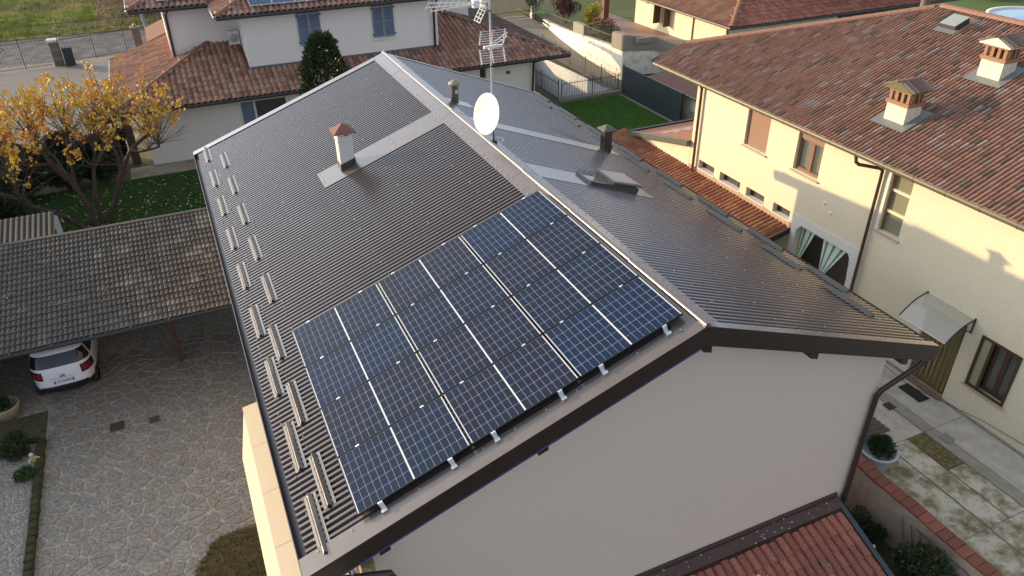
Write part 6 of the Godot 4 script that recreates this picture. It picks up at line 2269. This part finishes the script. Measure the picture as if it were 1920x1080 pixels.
	prism(st, [Vector3(20.3, 1.65, -31.1), Vector3(21.2, 1.65, -29.6), Vector3(21.2, 2.42, -29.6), Vector3(20.3, 2.42, -31.1)], Vector3(0.3, 0, -0.1))
	part("parapet", st, conc, rw)
	st = new_st()
	prism(st, [Vector3(18.93, 1.2, -37.3), Vector3(18.93, 1.95, -37.3), Vector3(19.3, 1.75, -39.4), Vector3(19.3, 1.0, -39.4)], Vector3(0.35, 0, 0))
	part("parapet", st, conc, rw)
	st = new_st()
	box(st, Vector3(19.0, 2.2, -31.36), Vector3(19.9, 2.48, -31.05))
	part("planter_box", st, conc, rw)
	railing("terrace_railing", "grey railing between concrete parapets above the retaining wall", [Vector3(18.62, 1.52, -33.2), Vector3(18.95, 1.28, -37.2)], 0.8, 0.16, mat("rail_grey", C(0.14, 0.13, 0.11), 0.6))
	railing("terrace_railing", "grey railing above the low end of the retaining wall", [Vector3(19.35, 1.0, -39.6), Vector3(20.6, 0.35, -46.2)], 0.75, 0.22, mats["rail_grey"])
	railing("terrace_railing", "pale railing before the cream house beyond the tile roof", [Vector3(21.3, 1.5, -29.4), Vector3(23.2, 1.5, -27.0)], 0.8, 0.2, mat("rail_pale", C(0.40, 0.33, 0.24), 0.7))
	# raised garden behind it
	st = new_st()
	prism(st, [Vector3(18.7, 0.0, -31.9), Vector3(20.9, 0.0, -46.8), Vector3(21.0, 0.0, -52), Vector3(45, 0.0, -52), Vector3(45, 0.0, -20), Vector3(22.6, 0.0, -20), Vector3(22.6, 0.0, -30.8)], Vector3(0, 0.28, 0))
	for q in [[Vector3(18.7, 1.5, -31.9), Vector3(18.95, 1.4, -34.5), Vector3(19.2, 1.15, -37.4), Vector3(20.0, 0.62, -42.0), Vector3(20.9, 0.28, -46.8)]]:
		for k in 4:
			var a: Vector3 = q[k]
			var b: Vector3 = q[k + 1]
			quad(st, a, Vector3(45, a.y, a.z), Vector3(45, b.y, b.z), b)
	quad(st, Vector3(18.7, 1.5, -31.9), Vector3(22.5, 1.5, -30.8), Vector3(45, 1.5, -30.8), Vector3(45, 1.5, -31.9))
	quad(st, Vector3(22.4, 1.5, -20), Vector3(45, 1.5, -20), Vector3(45, 1.5, -30.8), Vector3(22.4, 1.5, -30.8))
	structure("terrace", st, mat("terrace_grass", C(0.09, 0.12, 0.03), 0.95, 0, stain_tex, 0.8, 0.6))
	st = new_st()
	prism(st, [Vector3(20.6, 1.52, -31.4), Vector3(23.6, 1.52, -30.6), Vector3(23.6, 1.34, -44), Vector3(21.2, 1.34, -41.0)], Vector3(0, 0.02, 0))
	structure("terrace_paving", st, mat("terrace_red", C(0.36, 0.19, 0.13), 0.5, 0, stain_tex, 1.0))
	# dark panel fence
	var pf := thing("panel_fence", "dark slate-green solid panel fence beside the small lawn", "fence", Vector3(17.0, 0, -26.4))
	st = new_st()
	box(st, Vector3(-0.03, 0.05, -2.85), Vector3(0.03, 1.64, 2.75))
	part("panel", st, mat("panel_slate", C(0.032, 0.045, 0.052), 0.45, 0, fine_tex, 1.0, 0.1), pf)
	st = new_st()
	box(st, Vector3(-0.12, 0, -2.9), Vector3(0.08, 0.05, 6.0))
	part("kerb", st, mats["low_stone"], pf)
	for z in [-2.88, -0.05, 2.78]:
		st = new_st()
		tube(st, [Vector3(0.05, 0, z), Vector3(0.05, 1.66, z)], 0.03, 6)
		part("post", st, iron, pf)
	# white block wall and small roof behind the fence
	var ow := thing("outbuilding", "low white outbuilding with brown roof behind the dark panel fence", "building", Vector3(0, 0, 0))
	st = new_st()
	box(st, Vector3(17.6, 0, -26.5), Vector3(21.5, 1.55, -19.5))
	part("wall", st, mats["house_white"], ow)
	st = new_st()
	prism(st, [Vector3(17.35, 1.52, -27.3), Vector3(22.5, 2.3, -27.3), Vector3(22.5, 2.2, -27.3), Vector3(17.35, 1.42, -27.3)], Vector3(0, 0, 8))
	part("roof", st, mat("outb_roof", C(0.22, 0.12, 0.09), 0.9, 0, stain_tex, 2.0, 0.6), ow)
	st = new_st()
	tube(st, [Vector3(17.3, 1.48, -27.3), Vector3(17.3, 1.48, -19.3)], 0.06, 6)
	part("gutter", st, mat("flash_green", C(0.16, 0.165, 0.13), 0.4), ow)
	# shrubs of the raised garden
	bush("garden_bush", "bright yellow-green bush above the retaining wall", "bush", Vector3(20.2, 2.2, -38.6), Vector3(0.75, 0.95, 0.75), 3000, 0.12, 0.05, [C(0.36, 0.32, 0.03), C(0.28, 0.28, 0.03), C(0.42, 0.36, 0.05)])
	bush("garden_bush", "dark red-leaved bush beside the entrance gate", "bush", Vector3(21.2, 1.6, -44.0), Vector3(1.3, 1.1, 1.1), 3000, 0.14, 0.06, [C(0.07, 0.02, 0.022), C(0.05, 0.018, 0.02), C(0.09, 0.03, 0.03)])
	var rose := bush("rose_bush", "rose bush with red flowers behind the grey railing", "bush", Vector3(19.6, 1.95, -35.6), Vector3(0.8, 0.75, 1.4), 2400, 0.09, 0.05, [C(0.06, 0.08, 0.03), C(0.08, 0.09, 0.04), C(0.10, 0.075, 0.05)])
	for k in 14:
		st = new_st()
		lathe(st, Vector3(rng.randf_range(-0.7, 0.5), 1.0 + rng.randf_range(0, 0.55), rng.randf_range(-1.2, 1.0)), [Vector2(0, 0), Vector2(0.06, 0.02), Vector2(0.08, 0.06), Vector2(0.04, 0.09), Vector2(0, 0.08)], 8)
		part("flower", st, mat("rose_red", C(0.45, 0.03, 0.05), 0.6), rose)
	bush("garden_bush", "green leafy bush at the gate post", "bush", Vector3(19.9, 1.6, -46.5), Vector3(0.8, 0.9, 0.7), 1600, 0.12, 0.05, [C(0.06, 0.10, 0.03), C(0.04, 0.075, 0.02)])
	# entrance gate
	var gt := thing("entrance_gate", "tall grey double entrance gate of thin iron bars", "gate", Vector3(17.0, 0, -48.8))
	for k in 30:
		st = new_st()
		tube(st, [Vector3(k * 0.125, 0.08, 0), Vector3(k * 0.125, 2.2, 0)], 0.028 if k == 15 else 0.012, 5)
		part("bar", st, mat("gate_grey", C(0.13, 0.13, 0.12), 0.6), gt)
	for y in [0.12, 0.6, 2.1]:
		st = new_st()
		tube(st, [Vector3(0, y, 0), Vector3(3.65, y, 0)], 0.025, 5)
		part("rail", st, mats["gate_grey"], gt)
	for x in [-0.35, 3.85]:
		st = new_st()
		box(st, Vector3(x - 0.18, 0, -0.18), Vector3(x + 0.18, 2.5, 0.18))
		part("pillar", st, mats["house_white"], gt)
	build_far_houses()

func build_far_houses() -> void:
	var t := thing("cream_house", "sunlit cream house with clay tile roof above the terrace", "house")
	var cream := mat("cream_wall", C(0.82, 0.72, 0.52), 0.95, 0, coarse_tex, 1.0)
	var st := new_st()
	var holes := [[2.95, 0.6, 3.95, 1.75]]
	holed_wall(st, Vector3(23.6, 1.4, -38.6), Vector3(0, 0, 1), Vector3.UP, 9.6, 1.95, holes, 0.2)
	box(st, Vector3(23.8, 1.4, -38.6), Vector3(32, 3.3, -38.4))
	box(st, Vector3(23.8, 1.4, -29.2), Vector3(32, 3.3, -29.0))
	part("wall", st, cream, t)
	var w := group_node("window", t)
	sash(w, Vector3(23.6, 1.4, -38.6), Vector3(0, 0, 1), Vector3.UP, Vector3(-1, 0, 0), [2.95, 0.6, 3.45, 1.75], -0.16, 0.05, mats["white_paint"], mats["lace"])
	sash(w, Vector3(23.6, 1.4, -38.6), Vector3(0, 0, 1), Vector3.UP, Vector3(-1, 0, 0), [3.45, 0.6, 3.95, 1.75], -0.16, 0.05, mats["white_paint"], mats["lace"])
	for z in [-35.72, -34.6]:
		st = new_st()
		box(st, Vector3(23.1, 1.98, z), Vector3(23.6, 3.15, z + 0.05))
		part("shutter", st, mat("shutter_brown", C(0.10, 0.05, 0.025), 0.6), w)
	st = new_st()
	tube(st, [Vector3(23.55, 3.2, -32.1), Vector3(23.55, 1.5, -32.1)], 0.04, 6)
	part("downpipe", st, mat("pipe_copper", C(0.28, 0.18, 0.10), 0.5), t)
	st = new_st()
	box(st, Vector3(23.57, 2.9, -37.3), Vector3(23.6, 3.1, -37.1))
	part("wall_light", st, mats["low_stone"], t)
	var rf := group_node("roof", t)
	var sl := 0.32
	var th := atan(sl)
	var ex := 23.0
	var ey := 3.31
	var zn := -27.9
	st = new_st()
	quad(st, Vector3(ex, ey, -41), Vector3(ex, ey, zn), Vector3(ex + 6, ey + 6 * sl, zn - 6), Vector3(ex + 6, ey + 6 * sl, -41))
	quad(st, Vector3(ex, ey, zn), Vector3(44, ey, zn), Vector3(44, ey + 6 * sl, zn - 6), Vector3(ex + 6, ey + 6 * sl, zn - 6))
	quad(st, Vector3(ex, ey - 0.06, -41), Vector3(44, ey - 0.06, -41), Vector3(44, ey - 0.06, zn), Vector3(ex, ey - 0.06, zn))
	part("roof_deck", st, mats["clay_deck"], rf)
	var tm := tile_mesh(roll_profile(0.25, 0.19, 0.07, 5), 0.42, 0.03, 0.025)
	var cols := [C(0.40, 0.20, 0.13), C(0.34, 0.17, 0.11), C(0.45, 0.25, 0.16), C(0.30, 0.16, 0.11)]
	tiled(rf, Vector3(ex, ey + 0.004, -41), Vector3(-cos(th), -sin(th), 0), Vector3(-sin(th), cos(th), 0), 13.0, 6.2, 0.25, 0.40, tm, cols, "ftile", func(p): return p.x - ex < zn - p.z, 0, 0.012)
	var red := [C(0.36, 0.13, 0.09), C(0.31, 0.11, 0.08), C(0.42, 0.17, 0.12)]
	tiled(rf, Vector3(ex, ey + 0.004, zn), Vector3(0, -sin(th), cos(th)), Vector3(0, cos(th), sin(th)), 20.0, 6.2, 0.25, 0.40, tm, red, "ftile_red", func(p): return p.x - ex > zn - p.z, 150, 0.012)
	cap_tiles(rf, Vector3(ex, ey + 0.03, zn), Vector3(ex + 6, ey + 6 * sl + 0.03, zn - 6), 0.15, 0.36, [C(0.34, 0.17, 0.11)], "fcap")
	st = new_st()
	tube(st, [Vector3(ex - 0.06, ey - 0.05, -41), Vector3(ex - 0.06, ey - 0.05, zn)], 0.07, 6)
	part("gutter", st, mats["gutter_olive"], rf)
	st = new_st()
	tube(st, [Vector3(ex, ey - 0.05, zn + 0.06), Vector3(44, ey - 0.05, zn + 0.06)], 0.07, 6)
	part("gutter", st, mats["gutter_black"], rf)
	# upper storey, pinkish white
	st = new_st()
	box(st, Vector3(27.6, 3.3, -40), Vector3(40, 8.2, -31.2))
	box(st, Vector3(31.0, 3.3, -31.2), Vector3(40, 8.2, -29.4))
	part("upper_wall", st, mat("pink_white", C(0.70, 0.62, 0.56), 0.95, 0, fine_tex, 1.0), t)
	st = new_st()
	tube(st, [Vector3(28.4, 8.0, -31.1), Vector3(28.4, 4.6, -31.1)], 0.06, 6)
	part("downpipe", st, mats["pipe_brown"], t)
	st = new_st()
	box(st, Vector3(22.1, 1.3, -40.6), Vector3(22.5, 4.6, -40.2))
	tag(part("porch_column", st, mat("column_brown", C(0.17, 0.075, 0.05), 0.7, 0, stain_tex, 2.0), self), "brown square porch column on the red terrace", "column")
	# pool and garden at the far right
	st = new_st()
	quad(st, Vector3(44, 0.006, -24), Vector3(80, 0.006, -24), Vector3(80, 0.006, -62), Vector3(44, 0.006, -62))
	structure("garden_lawn", st, mat("garden_green", C(0.10, 0.17, 0.03), 0.95, 0, stain_tex, 0.6))
	var pool := thing("swimming_pool", "light blue round swimming pool in the far garden", "pool", Vector3(53.5, 0, -30.6))
	st = new_st()
	lathe(st, Vector3.ZERO, [Vector2(3.3, 0.0), Vector2(3.3, 0.5), Vector2(3.0, 0.5), Vector2(2.95, 0.4), Vector2(2.95, 0.0)], 40)
	part("rim", st, mats["white_paint"], pool)
	st = new_st()
	lathe(st, Vector3.ZERO, [Vector2(0, 0.40), Vector2(2.95, 0.40)], 40)
	part("water", st, mat("pool_water", C(0.30, 0.48, 0.58), 0.05), pool)
	bush("hedge_shrub", "dark clipped hedge at the far edge of the pool garden", "shrub", Vector3(60, 1.0, -38), Vector3(4.0, 1.0, 1.2), 3000, 0.25, 0.15, [C(0.05, 0.09, 0.03), C(0.035, 0.06, 0.02)])

# ================================================================ road, gates and field at the top left
func build_back_left() -> void:
	var st := new_st()
	quad(st, Vector3(-70, 0.006, -51.3), Vector3(16, 0.006, -51.3), Vector3(16, 0.006, -58.9), Vector3(-70, 0.006, -58.9))
	structure("road", st, mat("asphalt", C(0.155, 0.155, 0.16), 0.9, 0, noise_tex(0.01, 5, Color(0.72, 0.72, 0.72), Color(1, 1, 1), 61), 0.15, 0.4))
	st = new_st()
	quad(st, Vector3(-26, 0.008, -31.5), Vector3(-8.6, 0.008, -31.5), Vector3(-5.0, 0.008, -51.3), Vector3(-26, 0.008, -51.3))
	structure("driveway", st, mat("drive_paving", C(0.30, 0.28, 0.26), 0.9, 0, stain_tex, 1.0, 0.5))
	# field of rough grass
	st = new_st()
	var nz := FastNoiseLite.new()
	nz.seed = 4
	nz.frequency = 0.22
	var hh := func(x: float, z: float) -> float: return 0.02 + maxf(0.0, 0.45 + 0.9 * nz.get_noise_2d(x, z)) * clampf((-59.6 - z) / 2.0, 0.0, 1.0) * 0.9
	st.set_smooth_group(1)
	for i in 110:
		for j in 90:
			var x := -45.0 + i * 0.5
			var z := -59.2 - j * 0.6
			if x > 8: continue
			quad(st, Vector3(x, hh.call(x, z), z), Vector3(x + 0.5, hh.call(x + 0.5, z), z), Vector3(x + 0.5, hh.call(x + 0.5, z - 0.6), z - 0.6), Vector3(x, hh.call(x, z - 0.6), z - 0.6))
	var fld := noise_tex(0.015, 5, Color(0.55, 0.62, 0.25), Color(0.98, 0.90, 0.62), 71, 512, FastNoiseLite.TYPE_SIMPLEX_SMOOTH, [0.3, 0.65])
	structure("field", st, mat("field_grass", C(0.42, 0.42, 0.22), 0.95, 0, fld, 0.12, 0.8))
	var gst := new_st()
	for k in 5:
		var a := TAU * k / 5.0
		var d := Vector3(cos(a), 0, sin(a))
		tri(gst, d * 0.02 + Vector3(-sin(a), 0, cos(a)) * 0.02, d * 0.02 - Vector3(-sin(a), 0, cos(a)) * 0.02, d * 0.14 + Vector3(0, 0.42, 0))
	var gm := mesh_of(gst)
	var xfs := []
	var cc := []
	for k in 16000:
		var x := rng.randf_range(-26, -4)
		var z := rng.randf_range(-84, -59.8)
		var s := rng.randf_range(0.4, 1.1)
		xfs.append(Transform3D(Basis(Vector3.UP, rng.randf() * TAU).scaled(Vector3(s, s, s)), Vector3(x, hh.call(x, z) - 0.02, z)))
		var v := nz.get_noise_2d(x * 0.5 + 40, z * 0.5)
		var dry: bool = x > -10.3 or v > 0.05 + rng.randf_range(-0.2, 0.2)
		cc.append((C(0.46, 0.38, 0.23) if dry else C(0.28, 0.36, 0.07)) * rng.randf_range(0.75, 1.2))
	tag(copies("field_grass", gm, leaf_mat("grass_blade", 0.8, 0.15), xfs, cc, self), "rough green and straw-coloured grass of the field", "grass")
	# dry brown thicket
	var th := thing("dry_thicket", "dry brown thicket of stems beyond the road", "thicket", Vector3(-7.6, 0, -62.0))
	st = new_st()
	for k in 900:
		var p := Vector3(rng.randf_range(-2.2, 4.0), 0, rng.randf_range(-9.0, 1.2))
		var d := Vector3(rng.randf_range(-0.3, 0.3), 1, rng.randf_range(-0.3, 0.3))
		var l := rng.randf_range(0.9, 2.0)
		tube(st, [p, p + d * l * 0.5, p + d * l + rnd_dir() * 0.25], [0.02, 0.014, 0.005], 3, false)
	part("stems", st, mat("dry_stem", C(0.22, 0.165, 0.115), 0.95), th)
	var lf := new_st()
	for k in 5000:
		var p := Vector3(rng.randf_range(-2.3, 4.0), rng.randf_range(0.3, 1.9), rng.randf_range(-9.0, 1.3))
		add_leaf(lf, p, rnd_dir() + Vector3(0, 0.5, 0), 0.22, 0.06, [C(0.26, 0.19, 0.12), C(0.20, 0.15, 0.10), C(0.30, 0.25, 0.15)][k % 3])
	part("foliage", lf, leaf_mat("leaf"), th)
	var iron: Material = mats["rail_iron"]
	railing("field_fence", "thin dark fence along the far side of the road", [Vector3(-26, 0, -59.3), Vector3(-5, 0, -59.3)], 1.0, 0.55, mat("fence_thin", C(0.10, 0.09, 0.075), 0.8), "fence")
	railing("garden_fence", "dark bar fence along the road beside the white house", [Vector3(-12.0, 0.25, -49.6), Vector3(-7.3, 0.25, -51.0)], 1.7, 0.16, iron, "fence")
	var dg := railing("driveway_gate", "wide dark iron driveway gate with scrolls", [Vector3(-19.6, 0.05, -49.2), Vector3(-12.75, 0.05, -50.2)], 1.9, 0.15, iron, "gate")
	st = new_st()
	for k in 2:
		for s in [-1.0, 1.0]:
			var pts := []
			for i in 14:
				var a := i * 0.5
				var r := 0.26 * (1.0 - i / 16.0)
				pts.append(Vector3(-15.6 + s * 0.3 + s * r * cos(a), 1.35 + r * sin(a), -49.75))
			tube(st, pts, 0.018, 5)
	lathe(st, Vector3(-15.6, 0.75, -49.72), [Vector2(0, 0.03), Vector2(0.16, 0.03), Vector2(0.16, 0)], 14, Vector3(0, 0, 1), Vector3.RIGHT)
	part("scrollwork", st, iron, dg).position = -dg.position
	var gp := thing("gate_pillar", "grey stone gate pillar with pale cap at the driveway", "pillar", Vector3(-12.35, 0, -50.4))
	for k in 5:
		st = new_st()
		bevel_box(st, Vector3(-0.26, k * 0.30, -0.26), Vector3(0.26, k * 0.30 + 0.285, 0.26), 0.02)
		part("stone", st, [mat("gp0", C(0.20, 0.185, 0.16), 0.9, 0, stain_tex, 2.0), mat("gp1", C(0.26, 0.24, 0.20), 0.9, 0, stain_tex, 2.0)][k % 2], gp)
	st = new_st()
	bevel_box(st, Vector3(-0.34, 1.5, -0.34), Vector3(0.34, 1.64, 0.34), 0.03)
	part("cap", st, mat("cap_pale", C(0.55, 0.53, 0.48), 0.9), gp)
	st = new_st()
	bevel_box(st, Vector3(-11.95, 0, -50.3), Vector3(-11.4, 1.15, -49.8), 0.03)
	tag(part("mail_box", st, mat("box_dark", C(0.035, 0.04, 0.05), 0.6), self), "dark box standing against the stone gate pillar", "box")
	var bp := thing("brick_pillar", "reddish stone pillar with pale cap and yellow lamp by the fence", "pillar", Vector3(-7.45, 0, -51.1))
	for k in 6:
		st = new_st()
		bevel_box(st, Vector3(-0.24, k * 0.28, -0.24), Vector3(0.24, k * 0.28 + 0.265, 0.24), 0.02)
		part("stone", st, mat("bp0", C(0.30, 0.19, 0.15), 0.9, 0, stain_tex, 2.0), bp)
	st = new_st()
	bevel_box(st, Vector3(-0.32, 1.68, -0.32), Vector3(0.32, 1.78, 0.32), 0.03)
	part("cap", st, mats["low_stone"], bp)
	st = new_st()
	lathe(st, Vector3(0, 1.78, 0), [Vector2(0, 0), Vector2(0.1, 0), Vector2(0.12, 0.08), Vector2(0.08, 0.18), Vector2(0, 0.2)], 12)
	part("lamp", st, mat("lamp_yellow", C(0.55, 0.36, 0.03), 0.5), bp)
	st = new_st()
	tube(st, [Vector3(-6.65, 0, -53.0), Vector3(-7.1, 4.4, -53.0)], 0.09, 8)
	tag(part("street_pole", st, mat("pole_blue", C(0.22, 0.28, 0.36), 0.6), self), "pale blue leaning pole beside the road", "pole")
	# garden wall below the driveway gate
	st = new_st()
	box(st, Vector3(-26, 0, -32.2), Vector3(-9.4, 0.7, -31.9))
	tag(part("boundary_wall", st, mat("bound_wall", C(0.30, 0.27, 0.23), 0.9, 0, stain_tex, 1.5, 0.5), self), "low weathered wall behind the hedge shrubs", "wall")
	# small red-roofed porch left of the white house
	var sp := thing("side_porch", "small brick-red tiled porch beside the white house", "porch", Vector3(-6.6, 0, -41.0))
	st = new_st()
	prism(st, [Vector3(-0.15, 3.2, 1.2), Vector3(0.9, 3.6, 1.2), Vector3(0.9, 3.5, 1.2), Vector3(-0.15, 3.1, 1.2)], Vector3(0, 0, -3.6))
	part("roof", st, mat("porch_tiles", C(0.28, 0.14, 0.09), 0.9, 0, stain_tex, 3.0, 0.6), sp)
	st = new_st()
	box(st, Vector3(0.0, 0, -2.3), Vector3(0.2, 3.1, 1.1))
	part("wall", st, mats["house_white"], sp)
	# long house added out of view to shade the courtyard, lawn and carport
	var nh := thing("added_shade_house", "unseen long house added west of the garden to shade it", "house", Vector3(-28, 0, -29))
	st = new_st()
	prism(st, [Vector3(-5, 0, 18), Vector3(5, 0, 18), Vector3(5, 6.3, 18), Vector3(0, 8.1, 18), Vector3(-5, 6.3, 18)], Vector3(0, 0, -34))
	part("wall", st, mats["house_white"], nh)
	st = new_st()
	prism(st, [Vector3(-5.6, 6.1, 18.6), Vector3(0, 8.15, 18.6), Vector3(5.6, 6.1, 18.6), Vector3(5.6, 6.28, 18.6), Vector3(0, 8.33, 18.6), Vector3(-5.6, 6.28, 18.6)], Vector3(0, 0, -35.2))
	part("roof", st, mats["clay_deck"], nh)
	for k in 8:
		for y in [1.0, 4.0]:
			st = new_st()
			box(st, Vector3(5.0, y, 14 - k * 4), Vector3(5.06, y + 1.4, 15.1 - k * 4))
			part("shutter", st, mats["shutter_blue"], nh)

func build_ground() -> void:
	var st := new_st()
	var f := 420.0
	var y := 0.0
	var x0 := 13.45
	var x1 := 17.0
	var z0 := -29.75
	var z1 := -41.0
	quad(st, Vector3(-f, y, f), Vector3(x0, y, f), Vector3(x0, y, -f), Vector3(-f, y, -f))
	quad(st, Vector3(x1, y, f), Vector3(f, y, f), Vector3(f, y, -f), Vector3(x1, y, -f))
	quad(st, Vector3(x0, y, f), Vector3(x1, y, f), Vector3(x1, y, z0), Vector3(x0, y, z0))
	quad(st, Vector3(x0, y, z1), Vector3(x1, y, z1), Vector3(x1, y, -f), Vector3(x0, y, -f))
	structure("ground", st, mat("earth", C(0.13, 0.12, 0.07), 0.95, 0, stain_tex, 0.5, 0.5))

# CIE standard clear sky (gradation -1, -0.32; indicatrix 10, -3, 0.45) round the sun's place, warmer in the haze near the sun
func clear_sky() -> ImageTexture:
	var w := 512
	var h := 256
	var im := Image.create(w, h, false, Image.FORMAT_RGBF)
	var s := -SUN_DIR.normalized()
	var lum := PackedFloat32Array()
	lum.resize(w * h)
	var total := 0.0
	for j in h:
		var el := PI / 2 - PI * (j + 0.5) / h
		for i in w:
			var ph := TAU * (i + 0.5) / w
			var d := Vector3(sin(ph) * cos(el), sin(el), -cos(ph) * cos(el))
			if d.y <= 0: continue
			var chi := acos(clampf(d.dot(s), -1, 1))
			var l := (1.0 - exp(-0.32 / maxf(d.y, 0.01))) * (1.0 + 10.0 * (exp(-3.0 * chi) - exp(-1.5 * PI)) + 0.45 * cos(chi) * cos(chi))
			lum[j * w + i] = l
			total += l * d.y * cos(el) * (PI / h) * (TAU / w) / PI
	for j in h:
		var el := PI / 2 - PI * (j + 0.5) / h
		for i in w:
			var ph := TAU * (i + 0.5) / w
			var d := Vector3(sin(ph) * cos(el), sin(el), -cos(ph) * cos(el))
			if d.y <= 0:
				im.set_pixel(i, j, Color(0.10, 0.095, 0.085))
				continue
			var chi := acos(clampf(d.dot(s), -1, 1))
			var k := exp(-chi * 1.3)
			var c := Color(0.80, 0.97, 1.24).lerp(Color(1.10, 1.0, 0.86), k)
			var l := lum[j * w + i] / total * 0.48
			im.set_pixel(i, j, Color(c.r * l, c.g * l, c.b * l))
	return ImageTexture.create_from_image(im)

func _ready() -> void:
	rng.seed = 20
	# camera
	var cam := Camera3D.new()
	cam.name = "camera"
	cam.fov = rad_to_deg(2.0 * atan(540.0 / FOCAL))
	cam.near = 0.1
	cam.far = 900.0
	cam.position = CAM
	cam.rotation = CAM_ROT
	add_child(cam)
	cam.current = true
	cam_basis = Basis.from_euler(CAM_ROT)
	# sky and exposure
	var sky_m := PanoramaSkyMaterial.new()
	sky_m.panorama = clear_sky()
	sky_m.energy_multiplier = 1.0
	var sky := Sky.new()
	sky.sky_material = sky_m
	var env := Environment.new()
	env.background_mode = Environment.BG_SKY
	env.sky = sky
	env.tonemap_mode = Environment.TONE_MAPPER_LINEAR
	env.tonemap_exposure = 1.85
	env.sdfgi_enabled = true
	env.ssao_enabled = true
	env.ssil_enabled = true
	var we := WorldEnvironment.new()
	we.name = "environment"
	we.environment = env
	add_child(we)
	# low warm sun from behind the left side
	var sun := DirectionalLight3D.new()
	sun.name = "sun"
	sun.light_energy = 0.95
	sun.light_color = Color(1.0, 0.86, 0.66)
	sun.light_angular_distance = 0.6
	sun.shadow_enabled = true
	add_child(sun)
	sun.look_at_from_position(Vector3.ZERO, SUN_DIR, Vector3.UP)
	make_textures()
	build_ground()
	build_main_house()
	build_solar()
	build_antennas()
	build_yellow_house()
	build_lean_to()
	build_awning()
	build_yard()
	build_garden_wall()
	build_porch()
	build_courtyard()
	build_carport()
	build_bed()
	build_car()
	build_shed()
	build_autumn_tree()
	build_magnolia()
	build_lawns()
	build_white_house()
	build_back_right()
	build_back_left()
